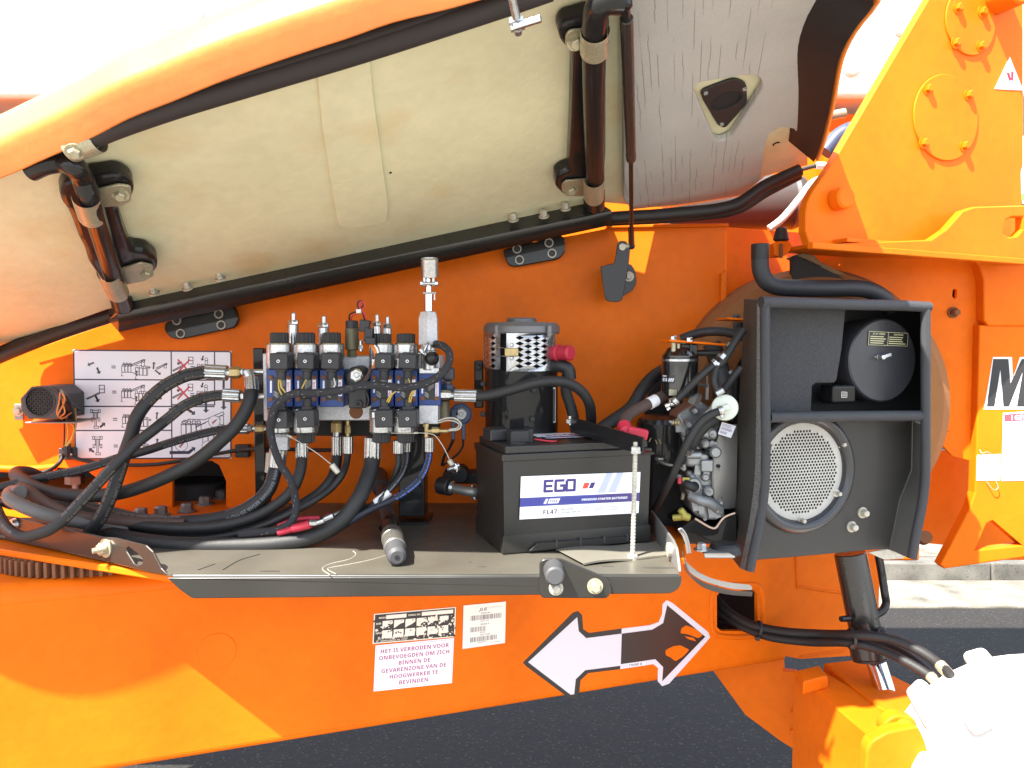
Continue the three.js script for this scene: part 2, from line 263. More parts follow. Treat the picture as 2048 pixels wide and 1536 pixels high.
// ================================================================ chassis of the lift, turned 20 degrees to the picture
const CH = yawed(V(-0.855, 1.085, 0.147), 20);
const chassis = thing('lift_chassis', 'long orange painted steel chassis beam below the component tray', 'chassis');
{
  const c = CH, u0 = -0.7, u1 = c.uv(1758, 1200)[0], top = 0, bot = -0.349, r = 0.03, rb = 0.012;
  const e = c.uv(1570, 1339), e2 = c.uv(1600, 1318), e3 = c.uv(1700, 1312);
  const hole = [[1434, 1192], [1440, 1184], [1508, 1180], [1515, 1188], [1515, 1256], [1508, 1262], [1442, 1262], [1434, 1254]].map(([x, y]) => c.uv(x, y));
  part(chassis, 'side_plate', [plate(c, [[u0, top - r], [u1 - 0.03, top - r], [u1, top - r - 0.03], [u1, e3[1] + 0.1], [u1 - 0.03, e3[1]], [e3[0], e3[1]], [e2[0], e2[1]], [e[0], bot + rb], [u0, bot + rb]], -0.012, 0, { holes: [hole], bevel: 0.0005 })], M.orange);
  const arc = (cy, cn, rad, a0, a1, x1) => loft([u0, x1].map((u) => Array.from({ length: 9 }, (_, i) => { const a = a0 + (a1 - a0) * i / 8; return c.w(u, cy + rad * Math.sin(a), cn + rad * Math.cos(a)); })));
  part(chassis, 'top_plate', [arc(top - r, -r, r, 0, Math.PI / 2, u1 - 0.03), plate(new Frame(c.w(0, top, 0), c.ex, V(0, 1, 0)), [[u0, r], [u1 - 0.03, r], [u1 - 0.03, 0.6], [u0, 0.6]], -0.012, 0, { bevel: 0 })], M.orange);
  part(chassis, 'bottom_plate', [arc(bot + rb, -rb, rb, 0, -Math.PI / 2, e[0]), plate(new Frame(c.w(0, bot, 0), c.ex, V(0, 1, 0)), [[u0, rb], [e[0], rb], [e[0], 0.6], [u0, 0.6]], 0.0, 0.012, { bevel: 0 })], M.orange);
  part(chassis, 'rear_plate', plate(c, [[u0, top - 0.012], [u1, top - 0.012], [u1, bot + 0.012], [u0, bot + 0.012]], -0.6, -0.588, { bevel: 0 }), M.orange);
  // welded hole frame
  const hc = c.uv(1475, 1222);
  const rim = hole.map((p) => [hc[0] + (p[0] - hc[0]) * 1.0, p[1]]);
  part(chassis, 'hole_rim', tube([...rim, rim[0], rim[1]].map(([a, b]) => c.w(hc[0] + (a - hc[0]) * 1.2, hc[1] + (b - hc[1]) * 1.2, -0.001)), 0.0065, 90, 8), M.orange);
  part(chassis, 'hole_shade_plate', [plate(c, rim.map(([a, b]) => [hc[0] + (a - hc[0]) * 3.4, hc[1] + (b - hc[1]) * 3]), -0.16, -0.15, { bevel: 0 })], M.darkGap);  // dark plate behind the opening, shade put into its colour
  // round blanking disc and weld seams
  const d = c.uv(434, 1302); part(chassis, 'blanking_disc', plate(c, circ(d[0], d[1], 0.0335, 40), 0, 0.0012, { bevel: 0.0008 }), M.orange);
  const weld = (px) => tube(px.map(([x, y]) => c.p(x, y, 0.001)), 0.003, 30, 6);
  part(chassis, 'weld_seam', [weld([[1592, 1110], [1593, 1140], [1595, 1178]]), weld([[1597, 1172], [1640, 1180], [1690, 1186]]), weld([[1600, 1314], [1650, 1306], [1690, 1300]])], M.orange);
}
// ---------------------------------------------------------------- printing on the chassis
{
  const navy = '#22223f';
  // double arrow
  const L0 = [[1045, 1326], [1138, 1224], [1160, 1222], [1163, 1240], [1167, 1258], [1180, 1266], [1243, 1259]];
  const c = CH, q = (px) => px.map(([x, y]) => c.uv(x, y));
  const A = [[1046, 1325], [1052, 1332], [1138, 1396], [1152, 1397], [1158, 1386], [1161, 1360], [1176, 1346], [1240, 1338], [1243, 1257], [1178, 1266], [1166, 1258], [1164, 1230], [1156, 1222], [1146, 1225]];
  const Ai = [[1056, 1324], [1141, 1389], [1148, 1388], [1151, 1358], [1170, 1340], [1241, 1331], [1243, 1267], [1172, 1276], [1157, 1262], [1154, 1234]];
  const B = [[1243, 1257], [1300, 1250], [1317, 1244], [1324, 1228], [1325, 1208], [1333, 1200], [1345, 1206], [1416, 1264], [1420, 1274], [1412, 1284], [1338, 1367], [1324, 1372], [1315, 1362], [1316, 1336], [1306, 1328], [1240, 1338]];
  const Bi = [[1243, 1267], [1304, 1259], [1326, 1246], [1334, 1210], [1410, 1273], [1324, 1362], [1326, 1334], [1310, 1318], [1241, 1328]];
  const white = printed(64, 64, (x) => { x.fillStyle = '#d9d9e3'; x.fillRect(0, 0, 64, 64); });
  const dark = printed(64, 64, (x) => { x.fillStyle = '#1d1a1c'; x.fillRect(0, 0, 64, 64); });
  part(chassis, 'arrow_decal', [plate(c, q(A), 0, 0.0008, { bevel: 0 })], dark, 'white arrow half pointing left with a dark outline');
  part(chassis, 'arrow_face', [plate(c, q(Ai), 0, 0.0012, { bevel: 0 })], white);
  part(chassis, 'arrow_decal', [plate(c, q(B), 0, 0.0008, { bevel: 0 })], white, 'black arrow half pointing right with a white outline, partly worn to orange');
  part(chassis, 'arrow_face', [plate(c, q(Bi), 0, 0.0012, { bevel: 0 })], dark);
  const worn = [[[1362, 1256], [1372, 1250], [1392, 1258], [1405, 1270], [1396, 1276], [1375, 1268], [1360, 1266]], [[1330, 1300], [1345, 1292], [1360, 1290], [1378, 1299], [1366, 1312], [1350, 1322], [1340, 1314], [1331, 1310]], [[1368, 1272], [1386, 1275], [1392, 1282], [1376, 1278]]];
  part(chassis, 'worn_patch', worn.map((w, i) => plate(c, rounded(q(w), 0.004), 0, 0.0016, { bevel: 0 })), M.orange);
  part(chassis, 'part_number', sh(c, [[1256, 1327], [1291, 1323], [1291, 1331], [1256, 1335]], 0.0014, 1), printed(256, 48, (x, w, h) => { x.fillStyle = '#e8e8f2'; x.fillRect(0, 0, w, h); say(x, '1701501 B', 14, 38, 40, navy, 'bold'); }));
  // prohibition notice in Dutch
  part(chassis, 'warning_sign', sh(c, [[751, 1291], [908, 1276], [904, 1366], [747, 1383]], 0.0012), printed(1024, 590, (x, w, h) => {
    x.fillStyle = '#f4f2fb'; x.fillRect(0, 0, w, h); x.strokeStyle = '#b06aa4'; x.lineWidth = 5; x.beginPath(); x.roundRect(18, 18, w - 36, h - 36, 22); x.stroke();
    ['HET IS VERBODEN VOOR', 'ONBEVOEGDEN OM ZICH', 'BINNEN DE', 'GEVARENZONE VAN DE', 'HOOGWERKER TE', 'BEVINDEN'].forEach((s, i) => say(x, s, w / 2, 110 + i * 85, 72, '#96306c', 'bold', 'sans-serif', 'center', 1.08));
  }), 'white notice with six lines of magenta capitals');
  // weathered load plate
  part(chassis, 'data_plate', sh(c, [[748, 1228], [912, 1214], [910, 1274], [745, 1288]], 0.0012), printed(1024, 380, (x, w, h) => {
    x.fillStyle = '#e9e4d2'; x.fillRect(0, 0, w, h); x.fillStyle = '#211c1e'; x.fillRect(14, 12, w - 28, h - 24);
    x.fillStyle = '#ebe7da'; const cells = [[150, 30, 250, 48], [590, 28, 400, 48]]; cells.forEach((k) => x.fillRect(...k));
    for (let r = 0; r < 2; r++) for (let i = 0; i < 6; i++) { x.fillStyle = '#ece8dc'; x.fillRect(110 + i * 140, 100 + r * 120, 122, 98); x.fillStyle = '#2a2326'; if (r === 0) { x.beginPath(); x.moveTo(120 + i * 140, 198); x.lineTo(190 + i * 140, 150 + 20 * rnd()); x.lineTo(232 + i * 140, 140); x.lineTo(232 + i * 140, 198); x.fill(); } }
    say(x, 'MODEL', 60, 68, 30, '#e9e4d2'); say(x, 'SERIAL NO', 420, 64, 30, '#e9e4d2'); say(x, 'MAX', 30, 140, 30, '#e9e4d2'); say(x, 'MAX', 30, 260, 30, '#e9e4d2'); say(x, 'JLG INDUSTRIES', 60, 330, 46, '#e9e4d2', 'bold', 'sans-serif', 'left', 1.05); say(x, 'MCCONNELLSBURG, PA. 17233', 40, 362, 26, '#e9e4d2');
    for (let i = 0; i < 5; i++) say(x, 'KG', 190 + i * 140, 122, 20, '#333');
    for (let i = 0; i < 260; i++) { const s = 4 + rnd() * 34 * rnd(), px = rnd() * w, py = 90 + rnd() * (h - 100); x.fillStyle = rnd() < 0.62 ? '#e6e1d0' : '#2a2224'; if (px > 560 || rnd() < 0.4) { x.beginPath(); x.ellipse(px, py, s, s * 0.5, rnd() * 3, 0, 7); x.fill(); } }
    x.fillStyle = '#d8d4c4'; for (const [a, b] of [[40, 210], [985, 170]]) { x.beginPath(); x.arc(a, b, 18, 0, 7); x.fill(); }
  }), 'weathered black and cream load plate, half worn away');
  part(chassis, 'barcode_label', sh(c, [[927, 1211], [1012, 1203], [1010, 1286], [925, 1298]], 0.0012), printed(512, 540, (x, w, h) => {
    x.fillStyle = '#e9e9e2'; x.fillRect(0, 0, w, h); say(x, 'JLG', 190, 88, 50, '#25232c', 'bold', 'sans-serif', 'left', 1.15, 0.25); say(x, 'JLG Industries, Inc.', 300, 62, 20, '#888', 'normal');
    const code = (y, x0, x1) => { x.fillStyle = '#55525a'; for (let a = x0; a < x1;) { const k = 3 + Math.floor(rnd() * 3) * 3; x.fillRect(a, y, k, 62); a += k + 3 + Math.floor(rnd() * 3) * 3; } };
    say(x, 'Serial No.', 210, 128, 26, '#666'); code(140, 90, 460); say(x, '1300117134', 200, 226, 20, '#777'); say(x, 'Model #', 210, 268, 26, '#666'); code(285, 90, 270); say(x, 'M450AJ', 200, 368, 20, '#777'); say(x, 'UPC Code', 205, 400, 26, '#666'); code(412, 90, 410); say(x, '0400103715', 180, 494, 20, '#777'); say(x, 'P/N 1706059', 330, 512, 20, '#999');
  }), 'pale serial label with three rows of barcodes');
}
// ---------------------------------------------------------------- axle, steering cylinder side, tyre
const axle = thing('axle_beam', 'orange double axle beam running out to the tyre at the lower right', 'axle');
{
  const f = H(0.77);
  part(axle, 'front_beam', [pl(f, [[1588, 1342], [1630, 1332], [1700, 1372], [1800, 1448], [1742, 1474]], -0.24, 0, { bevel: 0.003 })], M.orange);
  part(axle, 'rear_beam', [pl(f, [[1648, 1326], [1720, 1318], [1885, 1400], [1800, 1440], [1752, 1410]], -0.20, 0.004, { bevel: 0.003 })], M.orange);
  const g = yawed(U(1500, 1400, 1.99), -32);
  part(axle, 'mount_plate', [pl(g, [[1395, 1300], [1562, 1300], [1566, 1341], [1590, 1344], [1592, 1366], [1622, 1392], [1622, 1520], [1560, 1482], [1490, 1430]], -0.02, 0, { bevel: 0.002 })], M.orange);
  part(axle, 'clamp_plate', [pl(g, [[1596, 1372], [1626, 1394], [1626, 1510], [1604, 1512]], 0.002, 0.014, { bevel: 0.002 })], M.orange);
  part(axle, 'bolt', [[1589, 1425], [1588, 1463]].map(([x, y]) => bolt(g.p(x, y, 0), g.n, 0.009, 0.008)), M.orange);
  part(axle, 'saddle_block', [pl(f, [[1592, 1340], [1640, 1330], [1656, 1352], [1606, 1364]], 0.0, 0.028, { bevel: 0.004 })], M.orange);
}
{
  const t = thing('steering_knuckle', 'sunlit orange steering knuckle with a pin beside the tyre', 'knuckle');
  const f = flat(1.36);
  part(t, 'knuckle_body', [pl(f, [[1734, 1500], [1744, 1482], [1776, 1464], [1836, 1452], [1850, 1480], [1870, 1560], [1730, 1560]], -0.03, 0, { r: 0.008, bevel: 0.004, seg: 3 })], M.orange);
  part(t, 'lug', [pl(flat(1.40), [[1764, 1466], [1768, 1448], [1786, 1432], [1802, 1430], [1834, 1440], [1838, 1470]], -0.03, 0, { r: 0.01, bevel: 0.005, seg: 3 })], M.orange);
  part(t, 'pin', cyl(U(1808, 1452, 1.405), U(1808, 1452, 1.375), 0.012, 0.012, 24, 0.002), M.orange);
  const w = thing('wheel', 'white non-marking tyre with chunky lugs at the lower right corner', 'tyre');
  const ctr = U(2112, 1640, 1.38), ax = V(-0.25, 0, 1).normalize(), R = 0.262, a = ctr.clone().addScaledVector(ax, -0.12);
  part(w, 'tyre', lathe(a, ax, [[R * 0.55, 0], [R * 0.9, 0.004], [R, 0.03], [R, 0.2], [R * 0.9, 0.235], [R * 0.55, 0.24]], 64), M.tyre);
  const x0 = V(0, 1, 0), y0 = ax.clone().cross(x0).normalize();
  for (let i = 0; i < 26; i++) { const th = i / 26 * 2 * Math.PI + 0.16, d = x0.clone().multiplyScalar(Math.cos(th)).addScaledVector(y0, Math.sin(th)); const tg = ax.clone().cross(d); part(w, 'tread_lug', obox(a.clone().addScaledVector(d, R - 0.002).addScaledVector(ax, i % 2 ? 0.075 : 0.165), d, tg, 0.030, 0.044, 0.15, 0.012), M.tyre); }
  part(w, 'rim', lathe(a, ax, [[0, 0.12], [R * 0.3, 0.12], [R * 0.5, 0.2], [R * 0.56, 0.24]], 40), M.boomWhite);
}
// ================================================================ turntable
const turntable = thing('turntable', 'orange painted turntable frame whose side wall backs the open engine bay', 'turntable');
const W = flat(1.81);
{
  const out = [[-160, 800], [0, 722], [215, 648], [640, 556], [1150, 470], [1215, 457], [1452, 454], [1452, 1023], [452, 1023], [452, 962], [438, 930], [424, 922], [372, 922], [352, 932], [345, 950], [345, 1023], [203, 1023], [203, 985], [192, 955], [172, 940], [110, 935], [-160, 935]];
  part(turntable, 'side_wall', [pl(W, out, -0.012, 0, { bevel: 0.001 })], M.orange);
  const a = U(1452, 454, 1.81), b = U(1452, 1060, 1.81), c = U(1660, 470, 1.98), d = U(1660, 1060, 1.98);
  part(turntable, 'corner_wall', [loft([[a, c], [b, d]])], M.orange);
  part(turntable, 'weld_seam', [tube([U(1452, 540, 1.808), U(1451, 600, 1.807), U(1450, 660, 1.808)], 0.005, 30, 6), tube([U(-40, 935, 1.8), U(60, 938, 1.8), U(112, 934, 1.8)], 0.008, 30, 8)], M.orange);
  part(turntable, 'top_flange', [bar(U(1212, 456, 1.83), U(1452, 453, 1.83), 0.008, 0.05, V(0, 1, 0), 0.003)], M.orange);
  // black box closed behind the cut-outs, keeps sun out so they read dark
  part(turntable, 'inner_shade_box', [box(V(-0.75, 1.2, -0.72), 1.9, 0.4, 0.01, 0), box(V(-0.75, 1.33, -0.522), 1.9, 0.01, 0.39, 0), box(V(-1.70, 1.2, -0.52), 0.01, 0.3, 0.4, 0), box(V(0.2, 1.2, -0.52), 0.01, 0.3, 0.4, 0)], M.blackMatte);
  // base plate under the deck
  part(turntable, 'base_plate', [plate(H(1.127), [[-1.4, 0.10], [-0.99, -0.03], [-0.52, -0.235], [0.30, -0.12], [0.34, 0.1], [0.34, 0.8], [-1.4, 0.8]], -0.012, 0, { bevel: 0.002 })], M.orange);
  part(turntable, 'bearing_boss', cyl(U(398, 1023, 1.95), U(398, 960, 1.95), 0.075, 0.07, 30, 0.004), M.blackMatte);
  for (const [x, y] of [[322, 1024], [374, 1018], [410, 1003], [441, 990], [282, 1028]]) part(turntable, 'ring_bolt', bolt(onY(x, y + 6, 1.1275), V(0, 1, 0), 0.0135, 0.016), M.steelGrey);
  part(turntable, 'travel_stop', [...hex(U(150, 967, 1.92), V(0, 1, 0), 0.022, 0.022), cyl(U(153, 1020, 1.92), U(153, 966, 1.92), 0.010)], M.steelGrey);
}
// ring gear between the chassis and the turntable
{
  const g = thing('slewing_ring', 'rusty toothed slewing gear under the turntable base at left', 'gear');
  const c = V(-0.80, 1.086, -0.10), R = 0.205;
  part(g, 'ring', lathe(c, V(0, 1, 0), [[R - 0.07, 0.0], [R - 0.012, 0], [R - 0.012, 0.0285], [R - 0.07, 0.0285]], 72), M.rust);
  const tg = box(V(0, 0, 0), 0.0062, 0.028, 0.014, 0.0012);
  for (let i = 0; i < 84; i++) { const a = i / 84 * 2 * Math.PI; if (Math.sin(a) < -0.35) continue; const m = part(g, 'gear_tooth', tg, M.rust); m.position.set(c.x + Math.cos(a) * (R - 0.006), c.y + 0.0142, c.z + Math.sin(a) * (R - 0.006)); m.rotation.y = Math.PI / 2 - a; }
}
// ---------------------------------------------------------------- component tray
const TY = 1.137;
const tray = thing('component_tray', 'dusty dark grey steel shelf carrying the valves and the battery', 'tray');
const RF = new Frame(V(-0.535, TY, 0.25), V(0.415, 0, 0.25), V(-0.25, 0, 0.415));
{
  part(tray, 'deck', plate(H(TY), [[-0.535, -0.249], [0.262, -0.249], [0.262, 0.305], [-0.515, 0.305], [-0.53, 0.165], [-1.35, 0.15], [-0.95, 0.0]], -0.004, 0, { bevel: 0 }), M.deck);
  part(tray, 'front_lip', [pl(flat(1.247), [[334, 1156], [1363, 1152], [1363, 1172, 0.01], [1345, 1187, 0.012], [384, 1197, 0.004], [360, 1180]], -0.004, 0, { r: 0.002, bevel: 0.001 }), cyl(V(-0.53, TY - 0.006, 0.246), V(0.262, TY - 0.006, 0.246), 0.006, 0.006, 14)], M.deckLip);
  const slot = [[252, 1098], [257, 1094], [275, 1108], [285, 1118], [284, 1128], [276, 1132], [268, 1127], [253, 1103]];
  part(tray, 'side_rail', [pl(RF, [[-60, 1022], [40, 1036], [205, 1074], [232, 1076], [292, 1091], [305, 1103], [322, 1136], [336, 1150], [300, 1146], [160, 1110], [-60, 1066]], -0.004, 0, { pxHoles: [slot], bevel: 0.0012 })], phy(L(0.026, 0.02, 0.016), 0.45, 0.1, { roughnessMap: roughN, clearcoat: 0.2, clearcoatRoughness: 0.12, specularIntensity: 0.5 }));
  part(tray, 'rail_stud', [...bolt(RF.p(212, 1096, 0), RF.n, 0.011, 0.011), cyl(RF.p(212, 1096, 0.005), RF.p(212, 1096, 0).addScaledVector(RF.n, 0.024), 0.0045)], M.zincYellow);
  part(tray, 'grommet', [cyl(RF.p(30, 1048, 0), RF.p(30, 1048, 0).addScaledVector(RF.n, 0.008), 0.012, 0.009)], M.zinc);
  part(tray, 'deck_bolt', bolt(onY(850, 1042, TY), V(0, 1, 0), 0.007, 0.004), M.steelGrey);
  // right end upturn
  const E = new Frame(V(0.262, TY, 0.25), V(0, 0, 1), V(-1, 0, 0));
  part(tray, 'end_upturn', [plate(E, [[-0.27, 0], [-0.004, 0], [-0.01, 0.01], [-0.03, 0.034], [-0.06, 0.04], [-0.27, 0.045]], -0.004, 0, { r: 0.006 })], M.steelGrey);
  part(tray, 'keyhole_bolt', cyl(E.w(-0.07, 0.02, 0), E.w(-0.07, 0.02, 0.006), 0.012, 0.012), M.galv);
  // scuffs and oil marks on the deck
  const stain = std(L(0.05, 0.046, 0.04), 0.5), pale = std(L(0.33, 0.31, 0.25), 0.8);
  const blob = (x, y, rx, ry) => plate(H(TY), circ(onY(x, y, TY).x, -onY(x, y, TY).z, rx, 18, ry), 0, 0.0006, { bevel: 0 });
  for (const q of [blob(540, 1143, 0.016, 0.004), blob(962, 1134, 0.008, 0.0018), blob(1215, 1133, 0.01, 0.002), blob(1320, 1136, 0.03, 0.004), blob(940, 1124, 0.003, 0.003)]) part(tray, 'stain', q, stain);
  part(tray, 'scratch', [[[445, 1140], [480, 1120], [520, 1108]], [[395, 1140], [430, 1128]]].map((l) => tube(l.map(([x, y]) => onY(x, y, TY + 0.0004)), 0.0008, 10, 5)), stain);
  part(tray, 'water_mark', [tube([[660, 1150], [645, 1137], [660, 1128], [700, 1118], [712, 1108], [706, 1102]].map(([x, y]) => onY(x, y, TY + 0.0003)), 0.0007, 30, 5), tube([[672, 1148], [656, 1137], [690, 1130], [740, 1120], [775, 1110]].map(([x, y]) => onY(x, y, TY + 0.0003)), 0.0006, 30, 5)], pale);
}
// stop bracket bolted to the front lip
{
  const t = thing('stop_bracket', 'grey cover stop plate with a rubber bumper bolted to the tray front', 'bracket');
  const f = flat(1.24);
  part(t, 'bracket_plate', [pl(f, [[1079, 1126], [1086, 1119, 0.006], [1120, 1117, 0.006], [1212, 1156, 0.006], [1222, 1168, 0.006], [1221, 1190, 0.006], [1212, 1197, 0.004], [1085, 1196, 0.006], [1079, 1188]], -0.006, 0, { r: 0.005, bevel: 0.0012 })], M.deckLip);
  const b = U(1107, 1138, 1.24), e = U(1108, 1152, 1.19); e.y -= 0.001;
  part(t, 'rubber_bumper', [cyl(b, b.clone().add(V(0, 0, 0.042)), 0.0162, 0.0145, 32, 0.003)], M.plasticGrey);
  part(t, 'bolt', bolt(U(1112, 1176, 1.24), V(0, 0, 1), 0.0078, 0.010), M.galv);
  part(t, 'bolt', bolt(U(1190, 1172, 1.24), V(0, 0, 1), 0.0085, 0.011), M.zincYellow);
}
// ================================================================ boom and riser behind
{
  const b = thing('boom', 'cream white boom section overhead behind the open hood, burnt out by sunlight', 'boom');
  part(b, 'boom_tube', box(V(-0.4, 2.48, -1.02), 5.2, 0.60, 0.44, 0.02), M.boomWhite);
  const f = new Frame(V(0, 2.4, -0.8), V(1, 0, 0), V(0, 0, 1));
  for (const [x, y, r] of [[366, 32, 0.058], [1803, 57, 0.024], [1702, 136, 0.024]]) part(b, 'wear_pad_plug', cyl(f.p(x, y, -0.001), f.p(x, y, -0.001).add(V(0, 0, 0.012)), r, r * 0.94, 32, 0.004), M.boomWhite);
  const s = thing('boom_linkage', 'orange linkage plates and a pipe in shade below the white boom', 'linkage');
  part(s, 'link_plate', [box(V(-1.25, 1.92, -0.95), 1.2, 0.48, 0.02, 0.002), box(V(0.98, 1.95, -0.9), 0.42, 0.42, 0.02, 0.002), box(V(1.02, 1.93, -0.78), 0.012, 0.40, 0.2, 0.002)], M.orange);
  part(s, 'hidden_shade_box', [box(V(-1.0, 1.48, -1.0), 4.4, 1.25, 0.3, 0.01)], M.orange);  // mostly out of view, placed to shade the asphalt behind
  part(s, 'hydraulic_pipe', [tube([U(1650, 305, 2.05), U(1680, 272, 2.05), U(1700, 262, 2.05), U(1740, 258, 2.1)], 0.022, 30, 14)], M.navy);
  part(s, 'pipe_fitting', [cyl(U(1660, 232, 2.1), U(1690, 226, 2.1), 0.012), cyl(U(1690, 300, 2.0), U(1730, 290, 2.0), 0.014)], M.zincYellow);
  part(s, 'cross_member', [bar(U(1640, 330, 2.15), U(1780, 320, 2.15), 0.05, 0.06)], M.orange);
}
const RS = yawed(U(1890, 235, 1.68), 20);
{
  const r = thing('riser', 'sunlit orange riser plate with two round bolted covers at the right', 'riser');
  part(r, 'riser_plate', [pl(RS, [[1880, -40], [1800, 95], [1660, 335], [1624, 384, 0.03], [1612, 412, 0.03], [1611, 462], [1620, 490], [2047, 530], [2043, 345], [2047, 330], [2047, -40]], -0.022, 0, { r: 0.003, bevel: 0.002 })], M.orange);
  for (const [x, y, rad, bs] of [[1890, 236, 0.098, [[1855, 178], [1937, 190], [1847, 286], [1928, 292]]], [1939, 44, 0.077, [[1915, 16], [1964, 24], [1911, 86], [1961, 92]]]]) {
    const u = RS.uv(x, y); const c = part(r, 'cover_disc', plate(RS, circ(u[0], u[1], rad * 0.885, 56), 0, 0.004, { bevel: 0.0015 }), M.orange);
    for (const [bx, by] of bs) part(c, 'bolt', bolt(RS.p(bx, by, 0.004), RS.n, 0.0085, 0.008), M.orange);
  }
  const p = RS.p(1672, 400, 0); part(r, 'pin', cyl(p, p.clone().addScaledVector(RS.n, 0.03), 0.0215, 0.0215, 32, 0.004), M.orange);
  const q = RS.p(1990, -6, 0); part(r, 'pin', cyl(q, q.clone().addScaledVector(RS.n, 0.06), 0.036, 0.036, 32, 0.004), M.orange);
  part(r, 'foot_plate', [pl(RS, [[1620, 490], [1862, 479], [1893, 458], [1926, 421], [1950, 413], [2060, 410], [2060, 528], [1900, 512]], 0.03, 0.05, { pxHoles: [[[2008, 458], [2012, 440], [2024, 434], [2046, 434], [2046, 458], [2034, 472], [2018, 474], [2008, 468]]], bevel: 0.003, r: 0.0 })], M.orange);
  part(r, 'flange', [bar(RS.p(1620, 491, 0.05), RS.p(2070, 526, 0.05), 0.012, 0.016, V(0, 1, 0), 0.002), bar(RS.p(1622, 491, -0.06), RS.p(2070, 524, -0.06), 0.008, 0.20, V(0, 1, 0), 0.001)], M.orange);
  part(r, 'warning_triangle', plate(RS, [[2019, 114], [1989, 178], [2046, 181]].map(([x, y]) => RS.uv(x, y)), 0, 0.0012, { bevel: 0 }), M.white, 'white triangular crush hazard sticker');
  part(r, 'hazard_mark', [plate(RS, [[2012, 146], [2017, 145], [2021, 160], [2017, 162]].map(([x, y]) => RS.uv(x, y)), 0, 0.002, { bevel: 0 }), plate(RS, [[2021, 144], [2025, 144], [2025, 162], [2021, 160]].map(([x, y]) => RS.uv(x, y)), 0, 0.002, { bevel: 0 })], M.red);
}
// counterweight side with the big letter
{
  const t = thing('counterweight', 'orange counterweight housing with the black letter M at the right edge', 'counterweight');
  const f = flat(1.775), g = flat(1.80), k = flat(1.77);
  part(t, 'recessed_panel', [pl(g, [[1618, 490], [1935, 512, 0.02], [1968, 545, 0.03], [1990, 620], [1990, 935], [1905, 912], [1880, 886, 0.01], [1890, 864, 0.01], [1900, 862], [1850, 862], [1618, 862]], -0.01, 0, { bevel: 0.001, pxHoles: [[[1906, 580], [1910, 577], [1914, 580], [1913, 594], [1909, 597], [1905, 593]]] })], M.orange);
  part(t, 'panel_bolt', bolt(g.p(1905, 625, 0), V(0, 0, 1), 0.0085, 0.018), M.rust);
  part(t, 'slot_shade_plate', [pl(flat(1.82), [[1896, 570], [1924, 570], [1924, 606], [1896, 606]], -0.004, 0, { bevel: 0 })], M.darkGap);  // added dark plate, so the slot reads shaded
  part(t, 'top_band', [pl(k, [[1935, 508], [1958, 530, 0.03], [1967, 560, 0.03], [1968, 640, 0.01], [1978, 652], [2070, 652], [2070, 512]], -0.04, 0, { bevel: 0.004, seg: 3 })], M.orange);
  part(t, 'top_lip', [bar(U(1622, 491, 1.80), U(1946, 513, 1.79), 0.008, 0.035, V(0, 1, 0), 0.003)], M.orange);
  part(t, 'side_face', [pl(f, [[1959, 650], [2070, 650], [2070, 1112], [1890, 1138, 0.004], [1881, 1130], [1938, 1020], [1950, 985], [1953, 900]], -0.03, 0, { bevel: 0.004, seg: 3, pxHoles: [[[1950, 1101], [1974, 1048], [1985, 1042], [2066, 1036], [2066, 1088]]] })], M.orange);
  part(t, 'inner_face', [pl(flat(1.95), [[1830, 885], [1990, 930], [1990, 1000], [1890, 1090], [1840, 1085]], -0.01, 0, { bevel: 0 }), pl(flat(2.0), [[1900, 1020], [2080, 1020], [2080, 1120], [1900, 1120]], -0.01, 0, { bevel: 0 })], M.orange);
  part(t, 'drain_pipe', [cyl(U(1846, 1078, 1.86), U(1852, 1074, 1.80), 0.014, 0.014, 20)], M.rust);
  part(t, 'letter_outline', [pl(f, [[1968, 819], [1986, 714], [2024, 714], [2026, 757], [2040, 714], [2076, 714], [2080, 819]], 0, 0.0008, { bevel: 0 })], M.white);
  part(t, 'letter_mark', [pl(f, [[1974, 813], [1987, 718], [2017, 718], [2021, 767], [2044, 718], [2070, 718], [2070, 813], [2034, 813], [2046, 742], [2018, 813], [2007, 813], [2001, 738], [1989, 813]], 0, 0.0014, { bevel: 0 })], M.plastic);
  part(t, 'danger_sign', sh(f, [[2006, 826], [2100, 820], [2100, 960], [2003, 962]], 0.001), printed(512, 760, (x, w, h) => {
    x.fillStyle = '#f2eef4'; x.fillRect(0, 0, w, h); x.fillStyle = '#c8404f'; x.fillRect(16, 16, w - 32, 84); say(x, '! GEVAAR', 90, 84, 70, '#fff', 'bold', 'sans-serif', 'left', 0.95);
    for (let i = 0; i < 18; i++) { x.fillStyle = '#b5a0b8'; x.fillRect(60 + (i % 4 === 3 ? 40 : 0), 130 + i * 24 + (i > 8 ? 30 : 0), 300 + 120 * rnd(), 7); }
  }), 'white danger sign with a red heading band');
  part(t, 'hazard_label', sh(f, [[1954, 910], [2002, 908], [2000, 961], [1953, 961]], 0.001), printed(256, 280, (x, w, h) => { x.fillStyle = '#f3f0f2'; x.fillRect(0, 0, w, h); x.strokeStyle = '#a08a80'; x.lineWidth = 5; x.beginPath(); x.arc(110, 120, 70, 0.4, 3); x.stroke(); x.beginPath(); x.moveTo(90, 70); x.lineTo(170, 190); x.moveTo(80, 75); x.lineTo(190, 70); x.stroke(); }));
  part(t, 'seal_wire', [tube([U(1960, 900, 1.77), U(1963, 906, 1.765), U(1975, 904, 1.765), U(1984, 910, 1.77)], 0.0012, 20, 6), tube([U(1972, 961, 1.77), U(1988, 980, 1.765), U(1996, 976, 1.765), U(1992, 962, 1.77)], 0.0009, 20, 6)], M.zincYellow);
}
